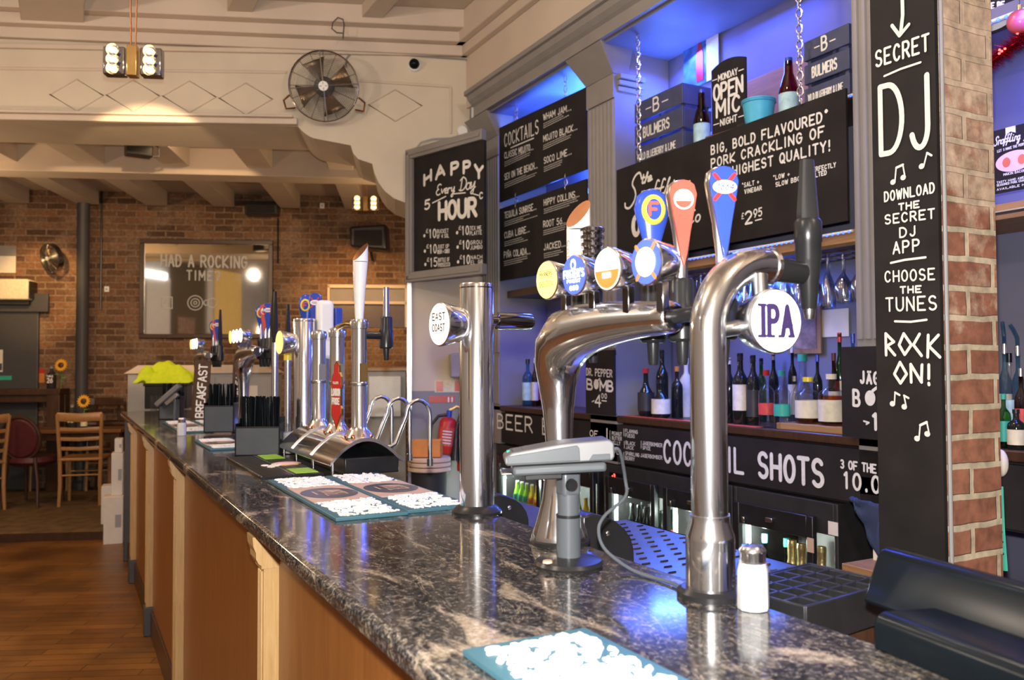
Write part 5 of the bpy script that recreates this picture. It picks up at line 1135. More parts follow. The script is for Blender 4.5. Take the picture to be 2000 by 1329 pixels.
put(d_, lambda q: (text(q, X, 'IPA', -.029, -.021, .043, w=.058, th=.0095, sp=.45), [stroke(q, X, [(a, b), (c, b)], .005) for a, b, c in ((-.034, -.023, -.021), (-.034, .024, -.021), (-.017, -.023, -.005), (.004, -.023, .013), (.023, -.023, .033))]), 'violet')
MB().tube([(.0, 0, .40), (.06, -.02, .41)], .012, 12).build('badge_arm', 'steel', t)
# straight column with the EAST COAST badge
def straight_font(label, P, h, r, face, txt, arm=True, lz=None, lr=.052, drum='chrome'):
    t_ = thing('beer_font', label, 'beer font', P)
    MB().lathe([(r*1.45, 0), (r*1.45, .006), (r*1.2, .016), (r, .02)], 32, cap=False).build('base_gasket', 'black', t_)
    MB().lathe([(r, .01), (r, h-.004), (r*.96, h), (0, h)], 36, cap=False).build('column', 'chrome', t_)
    MB().lathe([(r*1.012, h-.012), (r*1.012, h-.009)], 32, cap=False).build('seam_ring', 'chrome_dark', t_)
    lz = lz or h-.10
    d_, X = lens_part(t_, (-r-.055, -.008, lz), (-1, -.10, 0), lr, .06, face, back=drum)
    if txt:
        for i, q_ in enumerate(txt): put(d_, lambda q, i=i, q_=q_: text(q, X, q_, -.030, .010-.026*i, .016, w=.060, th=.0028), 'copper')
    if arm:
        MB().tube([(r*.9, 0, lz+.012), (r+.012, 0, lz+.012), (r+.014, 0, lz+.012), (r+.105, 0, lz+.012), (r+.112, 0, lz+.012)], [.014, .014, .021, .021, .016], 18).build('tap_arm', 'chrome_dark', t_)
    return t_
straight_font('tall straight chrome beer font with EAST COAST badge beside the bar mats', (.868, 1.822, BT), .548, .0415, 'lens_s', ('EAST', 'COAST'))
# ------------------------------------------------------------------ cask ale station, three chrome pillars on an arched base
xs = .70
t = thing('cask_station', 'chrome cask ale station of three pillars on an arched base beyond the bar mats', 'beer font', (.865, 2.63, BT))
n = 12
def archp(i, y): a = i/n; return Vector((-.125+.25*a, y, .045+.075*math.sin(PI*min(1, a*1.05))**.9))
m_ = MB(); L_ = .72
vs = []
for y in (0, L_):
    for i in range(n+1): vs.append(archp(i, y))
for y in (0, L_):
    for i in range(n+1): vs.append(archp(i, y)-Vector((0, 0, .012)))
k1 = n+1; fs = []
for i in range(n): fs += [(i, i+1, k1+i+1, k1+i), (2*k1+i, 3*k1+i, 3*k1+i+1, 2*k1+i+1), (i, 2*k1+i, 2*k1+i+1, i+1), (k1+i, k1+i+1, 3*k1+i+1, 3*k1+i)]
fs += [(0, k1, 3*k1, 2*k1), (n, 2*k1+n, 3*k1+n, k1+n)]
m_.add(vs, fs); m_.build('arched_base', 'chrome', t, angle=50)
MB().box(-.075, .11, .015, L_-.02, 0.0, .055).build('plinth', 'black', t, bevel=.004)
for y in (.02, .26, .5, L_-.02): MB().cyl((-.112, y, 0), (-.112, y, .048), .005).build('foot_pin', 'steel', t)
for y in (.25, .52): MB().tube([archp(i, y)+Vector((0, 0, .002)) for i in range(n+1)], .004, 6).build('seam', 'steel', t)
for i, (y, h) in enumerate(((.61, .47), (.36, .47), (.10, .49))):
    b_ = Vector((.0, y, .105)); r = .026
    p_ = MB().lathe([(.045, 0), (.048, .01), (.042, .02), (.034, .03), (r, .045), (r, h-.1-.02), (r*1.15, h-.1-.018), (r*1.2, h-.1), (r*1.05, h-.1+.012), (r*.5, h-.1+.018), (0, h-.1+.018)], 26, Matrix.Translation(b_), cap=False).build('pillar', 'chrome', t)
    MB().lathe([(r*1.03, .18), (r*1.13, .183), (r*1.13, .19), (r*1.03, .193)], 24, Matrix.Translation(b_), cap=False).build('collar', 'steel', p_)
    m2 = MB()
    for q in range(8): m2.ball(b_+Vector((.042*math.cos(q*PI/4), .042*math.sin(q*PI/4), .012)), .009, 8)
    m2.build('base_studs', 'copper', p_)
    MB().box(b_.x-.012, b_.x+.012, b_.y-.055, b_.y-.045, .30, .36).cyl(b_+Vector((0, -.05, .22)), b_+Vector((0, -.02, .22)), .006).build('clip_bracket', 'brass' if i == 2 else 'steel', p_)
# white slanted lever on the front pillar, chrome lever with black tap further right
hb = handle(t, (.0, .10), .49, .735, 'white')
tap(t, .02, .095, .10, .455); MB().tube([(.095, .10, .505), (.095, .10, .62)], [.011, .010], 14).build('lever', 'steel', t)
MB().tube([(.0, .36, .49), (.0, .23, .50), (.0, .11, .49)], .011, 12).build('link_pipe', 'brass', t)
Xp_ = frame((-.035, .235, .13), (.25, -1, 0), (0, 0, 1))
sh = [(0, .0), (.020, .03), (.034, .05), (.034, .075), (.026, .085), (.026, .14), (.036, .155), (.030, .185), (.018, .20), (.016, .225), (.006, .235), (0, .24)]
m_ = MB().prism([(a, b) for a, b in sh]+[(-a, b) for a, b in sh[-2:0:-1]], -.004, .004, Xp_); c_ = m_.build('pump_clip', 'brass', t, smooth=False)
m_ = MB().prism([(a*.88, .012+b*.92) for a, b in sh]+[(-a*.88, .012+b*.92) for a, b in sh[-2:0:-1]], .004, .0055, Xp_); m_.build('clip_face', 'red', c_, smooth=False)
m_ = MB(); Xq = off(Xp_, .0068); text(m_, Xq, 'LONDON', -.028, .120, .022, w=.056, th=.005, sp=.3); text(m_, Xq, 'PRIDE', -.024, .090, .020, w=.048, th=.005, sp=.3); text(m_, Xq, "FULLER'S", -.018, .16, .007, w=.036, th=.0018); m_.build('lettering', 'bone', c_, smooth=False, flat=True)
# wire swan spouts on the far side of the cask station
for i, y in enumerate((.56, .36, .16)):
    P = Vector((.865, 2.63, BT))+Vector((.130, y, .07))
    t = thing('swan_spout', ('bent steel swan spout on the cask station farthest from the camera', 'bent steel swan spout in the middle of the cask station', 'bent steel swan spout on the cask station nearest the camera')[i], 'tap spout', P)
    pts = [(-.035, 0, .0), (.0, 0, 0.0), (.02, 0, .01), (.06, 0, .105)]+[(.105-.045*math.cos(math.radians(a)), 0, .105+.055*math.sin(math.radians(a))) for a in range(25, 181, 22)]+[(.150, 0, .06), (.150, 0, -.05)]
    MB().tube(pts, .0075, 10, side=(0, 1, 0)).build('tube', 'steel', t); MB().cyl((.150, 0, -.05), (.150, 0, -.075), .011).build('nozzle', 'chrome', t)
t_last = straight_font('thick straight chrome column with glowing yellow badge behind the cask station', (.872, 3.50, BT), .55, .045, 'lens_y', None, False, .45, .05)
handle(t_last, (.04, .13), .44, .665, 'f'); handle(t_last, (.062, .055), .44, .668, 'blue')
# white fridge-magnet shaped font and its levers behind the columns
t = thing('beer_font', 'white rounded slab beer font rising behind the chrome cask pillars', 'beer font', (.958, 3.50, BT))
MB().lathe([(.03, -.22), (.03, -.21), (.02, -.2), (.02, .40)], 20).build('column', 'chrome', t)
MB().box(-.036, .036, -.028, .028, .38, .63).build('slab', 'white', t, bevel=.02, seg=4)
MB().box(.040, .072, -.02, .02, .40, .60).build('blue_panel', 'blue', t, bevel=.006)
for i, (px, top, y, lab) in enumerate(((537, 570, 4.0, 'tall black tap lever between the arched fonts and the yellow badge'), (562, 595, 3.78, 'short black tap lever with a yellow collar beside the tall one'))):
    d0 = ray(px, 725); P = Vector((d0.x/d0.y*y, y, BT))
    t = thing('tap_tower', lab, 'beer tap', P); zt = zrow(P.x, y, top)-BT
    MB().lathe([(.03, 0), (.03, .01), (.016, .02), (.016, zt-.24)], 18).build('column', 'chrome', t)
    if i == 1: MB().lathe([(.018, zt-.25), (.018, zt-.20)], 16).build('collar', 'yellow', t)
    handle(t, (0, 0), zt-.24, zt, 'black')
# ------------------------------------------------------------------ things on the bar top
def bar_mat(label, x0, x1, y0, y1, group=None, logo=True, lit=True):
    t_ = thing('bar_mat', label, 'bar mat', (x0, y0, BT), group=group); W_, L_ = x1-x0, y1-y0
    MB().box(0, W_, 0, L_, 0, .009).build('rubber_base', 'slate', t_, bevel=.002)
    if logo: MB().box(.010, W_-.010, L_*.30, L_*.70, .009, .0105).build('tan_field', 'tan', t_)
    rn = random.Random(int(x0*1000)); m_ = MB()
    n_ = 0
    for (a, b) in (((.012, .31), (.69, .988)) if logo else ((.03, .97),)):
        for i in range(int(260*(b-a)/.3*(W_/.17))):
            cx_, cy_ = rn.uniform(.018, W_-.018), L_*rn.uniform(a, b); an = rn.uniform(0, PI); L2 = rn.uniform(.004, .010); r_ = rn.uniform(.0020, .0033)
            cx_ = min(max(cx_, .02), W_-.02); cy_ = min(max(cy_, .02), L_-.02)
            zz = .009+r_*.35
            m_.tube([(cx_-math.cos(an)*L2, cy_-math.sin(an)*L2, zz), (cx_+.003*math.sin(an), cy_-.003*math.cos(an), zz), (cx_+math.cos(an)*L2, cy_+math.sin(an)*L2, zz)], r_, 6)
    o = m_.build('raised_beads', 'bone', t_); o['kind'] = 'stuff'
    if logo:
        Xl = Matrix.Translation((W_/2, L_/2, .0112)); put(t_, lambda q: disc(q, Xl, 0, 0, W_*.43, L_*.13), 'greypl', 'oval_logo')
        Xt = frame((W_*.40, L_*.56, .0120), (0, -1, 0), (1, 0, 0)); put(t_, lambda q: (text(q, Xt, 'AMSTEL', 0, 0, W_*.32, w=L_*.135, th=.006), stroke(q, Xt, [(L_*.02, -.02), (L_*.09, -.02)], .006)), 'tan')
    return t_
bar_mat('teal edged bar mat covered in white raised beads, nearest the camera', .424, .60, .34, .933, logo=False)
bar_mat('beaded bar mat with a dark oval logo on the customer side of the bar', .538, .712, 1.868, 2.60)
bar_mat('beaded bar mat with a dark oval logo touching the straight chrome font', .716, .888, 1.885, 2.60)
bar_mat('beaded bar mat partly under the nearest straw caddy', .53, .70, 3.70, 4.2)
bar_mat('far beaded bar mat beneath the middle straw caddy', .53, .70, 4.75, 5.7)
bar_mat('far beaded bar mat in front of the breakfast sign', .71, .86, 4.85, 5.7)
def runner(label, x0, x1, y0, y1, motif):
    t_ = thing('bar_runner', label, 'bar mat', (x0, y0, BT)); W_, L_ = x1-x0, y1-y0
    m_ = MB().box(0, W_, 0, L_, 0, .008)
    for i in range(8): m_.box(.006+i*(W_-.012)/8, .006+i*(W_-.012)/8+.006, .008, L_-.008, .008, .0095)
    m_.build('rubber_base', 'black', t_, bevel=.0015); MB().box(0, .004, 0, L_, .008, .010).build('edge_strip', 'steel', t_)
    if motif == 'skull':
        m2 = MB()
        for a, b in ((.08, .36), (.10, .40), (.07, .44), (.11, .47), (.09, .41), (.12, .43)): m2.ball((a, L_*b, .010), .014, 8, 1, 1.2, .25)
        m2.build('cream_motif', 'bone', t_)
    else:
        for a, b in ((.02, .22), (.74, .97)): MB().box(W_*.12, W_*.86, L_*a, L_*b, .0095, .012).build('lime_patch', 'lime', t_, bevel=.001)
        MB().lathe([(.052, .0095), (.05, .012), (0, .012)], 20, Matrix.Translation((W_/2, L_*.47, 0)), cap=False).build('round_badge', 'gold', t_); MB().lathe([(.040, .012), (.038, .0135), (0, .0135)], 20, Matrix.Translation((W_/2, L_*.47, 0)), cap=False).build('badge_centre', 'pink', t_)
    return t_
runner('black ribbed bar runner with a cream motif beside the bar edge', .535, .632, 2.68, 3.33, 'skull')
runner('black ribbed bar runner with lime green patches beside the cask station', .634, .733, 2.68, 3.33, 'lime')
# salt shakers
def shaker(label, P):
    t_ = thing('salt_shaker', label, 'salt shaker', P)
    MB().lathe([(.0, .001), (.0215, .001), (.0225, .006), (.0215, .055), (.019, .065), (.0165, .068), (0.0, .068)], 10, cap=False).build('salt', 'salt', t_, angle=20)
    MB().lathe([(.0, 0), (.0235, 0), (.0245, .004), (.0232, .058), (.0205, .068), (.017, .072)], 10, cap=False).build('glass_jar', 'glass', t_, angle=20)
    MB().lathe([(.0175, .066), (.0185, .068), (.0185, .080), (.0195, .0815), (.0195, .085), (.015, .0905), (0, .0925)], 20, cap=False).build('screw_cap', 'chrome', t_)
    m_ = MB()
    for q in range(6): m_.ball((.008*math.cos(q), .008*math.sin(q), .0915), .0012, 5)
    m_.build('pour_holes', 'black', t_); return t_
shaker('glass salt shaker with chrome cap standing beside the swan neck font', (.872, .912, BT))
P = bar_pt(360, 838); shaker('small glass salt shaker alone near the far end of the bar', (P.x, 4.6, BT))
# card terminal on its stand
t = thing('card_terminal_stand', 'grey card payment terminal on a round pedestal stand on the bar', 'card terminal', (.781, 1.266, BT))
MB().lathe([(0, 0), (.060, 0), (.061, .004), (.057, .010), (.026, .016), (.0, .016)], 36, cap=False).build('base', 'black', t)
MB().lathe([(.0215, .014), (.0215, .085)], 28).build('lower_tube', 'greypl', t); MB().lathe([(.0195, .088), (.0195, .125)], 28).build('upper_tube', 'greypl', t); MB().lathe([(.0218, .084), (.0218, .089)], 28).build('clamp_ring', 'black', t)
kn = MB().box(-.018, .018, -.016, .016, .12, .165).build('pivot_block', 'greypl', t, bevel=.007, seg=3); MB().lathe([(0, .006), (.010, .006), (.0115, 0)], 20, Matrix.Translation((-.004, -.016, .142)) @ X_of((0, -1, 0)), cap=False).build('pivot_knob', 'black', kn)
m_ = MB(); m_.lathe([(.0, .004), (.008, .004), (.009, 0)], 16, Matrix.Translation((-.050, -.012, .012)), cap=False); m_.build('pale_sticker', 'tan', t)
tilt = Matrix.Rotation(math.radians(-25), 4, 'Z') @ Matrix.Rotation(math.radians(-2.5), 4, 'Y')
Xc = Matrix.Translation((-.018, -.004, .166)) @ tilt
MB().box(-.085, .075, -.042, .042, 0, .016, Xc).build('cradle', 'greypl', t, bevel=.005); MB().box(-.105, -.085, -.03, .03, .001, .006, Xc).build('cradle_lip', 'steel', t, bevel=.002); MB().box(-.065, .0, -.03, .03, -.010, 0, Xc).build('cradle_rib', 'black', t, bevel=.002)
Xt = Xc @ Matrix.Translation((0, 0, .018))
pr = [(-.098, .004), (-.094, .0), (.085, .0), (.090, .006), (.090, .030), (.082, .036), (.0, .033), (-.085, .022), (-.098, .014)]
b_ = MB().prism(pr, -.040, .040, Xt @ Matrix(((1, 0, 0, 0), (0, 0, 1, 0), (0, 1, 0, 0), (0, 0, 0, 1)))).build('terminal', 'silverpl', t, bevel=.006, seg=3)
m_ = MB().prism([(-.094, .003), (.030, .003), (.030, .024), (.026, .029), (-.094, .016)], -.0415, -.0395, Xt @ Matrix(((1, 0, 0, 0), (0, 0, 1, 0), (0, 1, 0, 0), (0, 0, 0, 1)))); m_.build('side_panel', 'greypl', b_, bevel=.0015)
m_ = MB().prism([(.045, .002), (.082, .002), (.082, .012), (.052, .012)], -.0415, -.0395, Xt @ Matrix(((1, 0, 0, 0), (0, 0, 1, 0), (0, 1, 0, 0), (0, 0, 0, 1)))); m_.build('port_recess', 'greypl', b_, bevel=.001)
k1_ = MB()
for i in range(4):
    for j in range(3): k1_.box(-.085+i*.018, -.072+i*.018, -.026+j*.018, -.012+j*.018, .0175+i*.0021, .0225+i*.0021, Xt)
k1_.build('keypad', 'greyd', b_, bevel=.001)
MB().box(-.092, -.082, .008, .024, .0165, .0215, Xt).build('green_key', 'label_g', b_, bevel=.001)
pts = [Xt @ Vector(p) for p in ((.088, 0, .012), (.105, 0, .012))]+[Vector(p) for p in ((.108, -.02, .145), (.10, -.03, .115), (.055, -.03, .085), (.04, -.035, .06), (.045, -.05, .03), (.06, -.11, .006), (.07, -.19, .004), (.062, -.25, .004))]
cp = [pts[0]]
for i in range(len(pts)-1):
    p0, p1, p2, p3 = pts[max(i-1, 0)], pts[i], pts[i+1], pts[min(i+2, len(pts)-1)]
    for q in range(1, 7):
        u = q/6; cp.append(.5*((2*p1)+(p2-p0)*u+(2*p0-5*p1+4*p2-p3)*u*u+(3*p1-p0-3*p2+p3)*u**3))
MB().tube(cp, .003, 8).build('cable', 'greypl', t)
# straw caddies: the straws are things of their own
straw0 = None
def caddy(label, P, w_, d_, h, nst, hs, slabel, group, rz=0.0, menu=False):
    global straw0
    t_ = thing('straw_caddy', label, 'straw holder', P, rz)
    MB().box(-w_/2, w_/2, -d_/2, -d_/2+.004, 0, h).box(-w_/2, w_/2, d_/2-.004, d_/2, 0, h*1.3).box(-w_/2, -w_/2+.004, -d_/2, d_/2, 0, h*1.1).box(w_/2-.004, w_/2, -d_/2, d_/2, 0, h*1.1).box(-w_/2, w_/2, -d_/2, d_/2, 0, .004).build('caddy_box', 'black', t_, bevel=.0015)
    MB().box(-w_/2, -w_/2+.003, d_/2-.03, d_/2+.03, 0, h*1.25).build('side_wing', 'black', t_); MB().box(-w_/2+.006, w_/2-.006, -d_/2-.0012, -d_/2, .006, h-.006).build('front_card', 'greypl', t_)
    R_ = Matrix.Rotation(rz, 3, 'Z')
    for i in range(nst):
        lx, ly = random.uniform(-w_/2+.012, w_/2-.012), random.uniform(-d_/2+.012, d_/2-.012)
        if straw0 is None:
            straw0 = MB().tube([(0, 0, 0), (0, 0, .12), (0, 0, .128), (0, 0, .215)], [.003, .003, .0035, .003], 6, caps=False).build('drinking_straw', 'blackgloss'); o = straw0
        else: o = straw0.copy(); COL.objects.link(o)
        tag(o, slabel, 'straw', group); q = R_ @ Vector((lx, ly, 0)); o.location = Vector(P)+q+Vector((0, 0, .005))
        o.rotation_euler = (random.uniform(-.05, .05), random.uniform(-.06, .06), random.uniform(0, 6)); o.scale = (1, 1, hs/.215*random.uniform(.97, 1.02))
    return t_
rzc = -.42
P = bar_pt(508, 883); caddy('black straw caddy packed with straws, nearest of the three on the bar', (P.x+.01, 3.44, BT), .175, .10, .115, 90, .225, 'black drinking straw standing in the nearest straw caddy', 'straws in the nearest caddy', rzc)
P = bar_pt(424, 830); caddy('black straw caddy standing between the nearest caddy and the breakfast sign', (P.x+.01, 4.62, BT+.010), .155, .09, .14, 60, .245, 'black drinking straw standing in the middle straw caddy', 'straws in the middle caddy', rzc)
d0 = ray(336, 725); y_ = 6.1; P = Vector((d0.x/d0.y*y_, y_, BT)); caddy('black straw caddy with a card terminal leaning on it near the bar end', (P.x, y_, BT), .14, .09, .14, 24, .235, 'black drinking straw standing in the farthest straw caddy', 'straws in the farthest caddy', rzc)
t = thing('card_terminal', 'silver handheld card terminal leaning on the farthest straw caddy', 'card terminal', (P.x-.02, y_-.10, BT+.15))
Xt = Matrix.Rotation(rzc, 4, 'Z') @ Matrix.Rotation(math.radians(-42), 4, 'Y')
b_ = MB().box(-.10, .10, -.035, .035, 0, .035, Xt).build('body', 'silverpl', t, bevel=.008); MB().box(.01, .085, -.028, .028, .035, .037, Xt).build('screen', 'greypl', b_); MB().box(-.085, 0, -.028, .028, .035, .038, Xt).build('keypad', 'greyd', b_, bevel=.002)
MB().box(-.05, .05, -.02, .02, -.03, 0, Xt).build('stand_bracket', 'steel', t, bevel=.003); MB().tube([(.03, .02, .0), (.03, .03, -.15)], .008, 8).build('stand_leg', 'steel', t)
t = thing('glass_jar', 'glass jar filled with white sugar behind the nearest straw caddy', 'jar', (.808, 3.42, BT))
MB().lathe([(0, 0), (.042, 0), (.044, .01), (.043, .09), (.036, .105), (.037, .112)], 22, cap=False).build('jar_body', 'glass', t); MB().lathe([(0, .004), (.039, .004), (.040, .085), (0, .088)], 20, cap=False).build('sugar', 'salt', t); MB().lathe([(.038, .108), (.038, .125), (0, .126)], 22, cap=False).build('lid', 'glass', t)
# breakfast menu holder
d0 = ray(390, 725); y_ = 5.75; s = Sign('menu_holder', 'tall dark brown table sign lettered BREAKFAST on the far bar mats', 'sign', frame(Vector((d0.x/d0.y*y_, y_, BT+.010))-Vector((.055, 0, 0)), (.93, -.36, 0), (.12, .05, 1)))
MB().box(0, .105, 0, .39, -.006, 0).build('panel', 'darkwood', s.t, bevel=.002); MB().box(-.005, .11, 0, .006, -.04, .04).build('foot', 'darkwood', s.t)
text(s.mb, frame((.082, .02, .002), (0, 1, 0), (-1, 0, 0)), 'BREAKFAST', 0, 0, .05, w=.34, th=.009, sp=.3); s.done()
d0 = ray(461, 725); y_ = 5.9; s = Sign('menu_holder', 'slim dark table sign standing just left of the second arched font', 'sign', frame(Vector((d0.x/d0.y*y_, y_, BT))-Vector((.03, 0, 0)), (.93, -.36, 0), (.05, .02, 1)))
MB().box(0, .06, 0, .40, -.006, 0).build('panel', 'darkwood', s.t); MB().box(-.003, .063, 0, .006, -.03, .03).build('foot', 'darkwood', s.t); text(s.mb, frame((.045, .06, .002), (0, 1, 0), (-1, 0, 0)), 'BREAKFAST', 0, 0, .022, w=.3, th=.005, sp=.3); s.done()
d0 = ray(301, 725); y_ = 6.75; P = Vector((d0.x/d0.y*y_, y_, BT)); t = thing('tumbler', 'slim clear glass tumbler standing near the far end of the bar', 'glass', P)
MB().lathe([(0, 0), (.022, 0), (.026, .14), (.0245, .14), (.0205, .006), (0, .006)], 18, cap=False).build('tumbler_body', 'glass', t)
# black ice mould tray behind the bar edge
t = thing('ice_tray', 'black square grid ice tray beside the salt shaker behind the bar edge', 'ice tray', tuple(onz(1503, 1188, 1.14)))
o0 = Vector(t.location); A = onz(1570, 1183, 1.14)-o0; Bv = onz(1735, 1136, 1.14)-onz(1570, 1183, 1.14)
a0, b0_ = onz(1571, 1184, 1.14), onz(1737, 1138, 1.14); c0_ = onz(1514, 1120, 1.14); t.location = a0
ux = (b0_-a0); Lx = ux.length; ux.normalize(); uy = Vector((-ux.y, ux.x, 0)); Ly = max(.15, (c0_-a0).dot(uy)); Xi = frame((0, 0, 0), ux, uy)
off0 = 0.0
m_ = MB(); nx, ny = 6, 4; Lx = max(Lx, .22)
for i in range(nx+1): m_.box(i*Lx/nx-.003, i*Lx/nx+.003, 0, Ly, -.02, 0, Xi)
for j in range(ny+1): m_.box(0, Lx, j*Ly/ny-.003, j*Ly/ny+.003, -.02, 0, Xi)
m_.build('grid', 'black', t, bevel=.001)
MB().box(-.006, Lx+.006, -.008, -.002, -.06, .002, Xi).box(-.006, Lx+.006, Ly+.002, Ly+.008, -.06, .002, Xi).box(-.008, -.002, -.006, Ly+.006, -.06, .002, Xi).box(Lx+.002, Lx+.008, -.006, Ly+.006, -.06, .002, Xi).box(0, Lx, 0, Ly, -.062, -.055, Xi).build('tray_wall', 'black', t, bevel=.002)
t2 = thing('drawer_block', 'brown wooden block under the black ice tray behind the bar', 'shelf', (a0.x, a0.y, .92)); MB().box(-.02, Lx, .0, Ly, 0, 1.14-.065-.92, Xi).build('block', 'darkwood', t2, bevel=.004)
MB().box(-.03, Lx+.15, -.16, -.004, .0, .13, Xi).build('front_rail', 'midwood', t2, bevel=.003)
# black till seen from behind, lower right
t = thing('till', 'glossy black till with hooded screen at the lower right on the bar', 'till', (0, 0, 0))
pa, pb = onz(1706, 1268, BT), onz(2060, 1420, BT)
uu = (pb-pa); uu.z = 0; uu.normalize(); vv = Vector((-uu.y, uu.x, 0)); zt = zrow(pa.x, pa.y, 1196)-BT
t.location = pa; Xb = frame((0, 0, 0), uu, vv)
def rslab(L0, L1, prof, X): return MB().prism(prof, L0, L1, X @ Matrix(((0, 0, 1, 0), (1, 0, 0, 0), (0, 1, 0, 0), (0, 0, 0, 1))))
rr = .018
rp = [(0, 0), (0, zt-rr)]+[(rr-rr*math.cos(math.radians(a)), zt-rr+rr*math.sin(math.radians(a))) for a in range(15, 91, 15)]+[(.098, zt-.004), (.098, 0)]
rslab(0, .42, rp, Xb).build('printer_base', 'blackgloss', t, bevel=.003)
m_ = rslab(.03, .40, [(.172, 0), (.172, .03), (.26, .025), (.26, 0)], Xb); m_.build('rear_foot', 'black', t, bevel=.004)
q0 = onp(1722, 1068, pa+vv*.14, vv); zs = q0.z-BT; l0 = (q0-pa).dot(uu)
sp_ = [(.102, .012), (.128, zs-.014), (.136, zs-.003), (.15, zs), (.168, zs-.006), (.178, zs-.022), (.17, .012)]
rslab(l0, l0+.46, sp_, Xb).build('screen_hood', 'blackgloss', t, bevel=.006, seg=3)
rslab(l0+.05, l0+.2, [(.172, .03), (.175, zs-.13), (.20, zs-.15), (.22, .03)], Xb).build('neck', 'black', t, bevel=.006)
# ------------------------------------------------------------------ far room and header wall fittings
def wall_frame(px, py, t=-.002): P = onp(px, py, F0+AW*t, AW); return frame(P, UW, (0, 0, 1))
def head_frame(px, py, t=-.002): P = onp(px, py, H0+AW*t, AW); return frame(P, UW, (0, 0, 1))
def fsz(px, d=10.2): return px*d/F
def hsz(px, d=6.4): return px*d/F
def drum_fan(label, X, R, blades=4, bracket=True):
    t_ = thing('wall_fan', label, 'fan', X=X)
    m_ = MB()
    for r_ in [R*q for q in [.14+.045*i for i in range(19)]]:
        m_.tube([(r_*math.cos(2*PI*i/36), r_*math.sin(2*PI*i/36), .095-.03*(r_/R)**2) for i in range(36)], .0016, 4, closed=True)
    for i in range(16): m_.tube([(R*q*math.cos(2*PI*i/16), R*q*math.sin(2*PI*i/16), .096-.03*q*q) for q in (.08, .35, .65, 1)], .0018, 4)
    m_.build('guard', 'mesh', t_)
    MB().tube([(R*math.cos(2*PI*i/40), R*math.sin(2*PI*i/40), .065) for i in range(40)], .006, 8, closed=True).lathe([(R*.99, 0.0), (R*.99, .065)], 40, cap=False).build('drum', 'chrome_dark', t_)
    m_ = MB()
    for i in range(4): m_.tube([(R*q*math.cos(PI/2*i+.1), R*q*math.sin(PI/2*i+.1), .10-.03*q*q) for q in (.05, .5, 1)], .004, 6)
    m_.build('cross_bars', 'steel', t_); MB().lathe([(R*.14, .095), (R*.14, .102), (0, .102)], 24).build('hub_badge', 'white', t_)
    m_ = MB()
    for k_ in range(blades):
        a0 = 2*PI*k_/blades+.4; vs = []
        for i in range(5):
            q = .18+.68*i/4
            for j in (-1, 1): a = a0+j*(.30+.12*i/4); vs.append((R*q*math.cos(a), R*q*math.sin(a), .04+j*.016))
        m_.add(vs, [(2*i, 2*i+1, 2*i+3, 2*i+2) for i in range(4)])
    o_ = m_.build('blades', 'bronze', t_); so_ = o_.modifiers.new('thickness', 'SOLIDIFY'); so_.thickness = .003
    MB().lathe([(R*.3, -.02), (R*.3, .03), (R*.2, .05), (0, .05)], 20).build('motor', 'greyd', t_)
    if bracket:
        for s_ in (-1, 1): MB().tube([(s_*(R+.0), -R*.28, .05), (s_*(R+.045), -R*.42, .03), (s_*(R+.035), -R*.66, .0), (s_*(R-.03), -R*.62, -.04)], .008, 8).build('bracket', 'copper', t_)
    return t_
X = head_frame(634, 170, -.10) @ Matrix.Rotation(math.radians(14), 4, 'X'); drum_fan('large round drum fan with copper blades high on the cream header wall', X, hsz(65))
X = wall_frame(107, 503, -.14) @ Matrix.Rotation(math.radians(18), 4, 'X') @ Matrix.Rotation(math.radians(-35), 4, 'Y'); drum_fan('dark round fan on the brick wall above the air conditioning unit', X, fsz(27), 3, False)
t = thing('ceiling_camera', 'small black dome camera on a white mount on the header wall', 'security camera', X=head_frame(809, 128, -.001)); r = hsz(13)
MB().lathe([(r*1.05, -.004), (r*1.05, .02), (r*.9, .03), (0, .03)], 24).build('mount', 'white', t); MB().ball((0, 0, .035), r*.8, 14).build('dome', 'blackgloss', t)
def cable(name, label, pts_px, X0, fr, r=.006, mt='greyl', t=-.01):
    P0_ = onp(*pts_px[0], X0+AW*t, AW); t_ = thing(name, label, 'cable', P0_); MB().tube([onp(a, b, X0+AW*t, AW)-P0_ for a, b in pts_px], r, 6).build('sheath', mt, t_); return t_
cable('surface_cable', 'grey cable clipped along the header wall from the fan to the corner', [(676, 132), (677, 114), (684, 106), (700, 104), (800, 108), (860, 113), (908, 116), (917, 120), (920, 132), (920, 200), (918, 252)], H0, None, .007, 'grey')
cable('hanging_wire', 'loose dark looped wire hanging on the moulding above the fan', [(670, 76), (672, 48), (670, 38), (660, 34), (650, 44), (648, 56), (658, 64), (672, 65)], H0, None, .005, 'greyd', -.22)
cable('board_cable', 'thin grey cable curving from the wall box to the framed HAPPY HOUR board', [(811, 292), (822, 278), (845, 271), (875, 270), (900, 270)], H0, None, .006, 'greyl', -.03)
t = thing('junction_box', 'round pale junction box on the wall above the HAPPY HOUR board', 'junction box', X=head_frame(903, 258, -.001)); MB().lathe([(hsz(11), 0), (hsz(11), .035), (hsz(9), .042), (0, .042)], 20).build('box', 'white', t); MB().box(hsz(-6), hsz(20), hsz(-20), hsz(-10), 0, .03).build('trunking', 'white', t, bevel=.003)
t = thing('corner_pipe', 'white vertical pipe in the corner beside the back bar cornice', 'pipe', X=head_frame(924, 285, -.03)); MB().cyl((0, 0, 0), (0, hsz(172), 0), .013).build('tube', 'white', t)
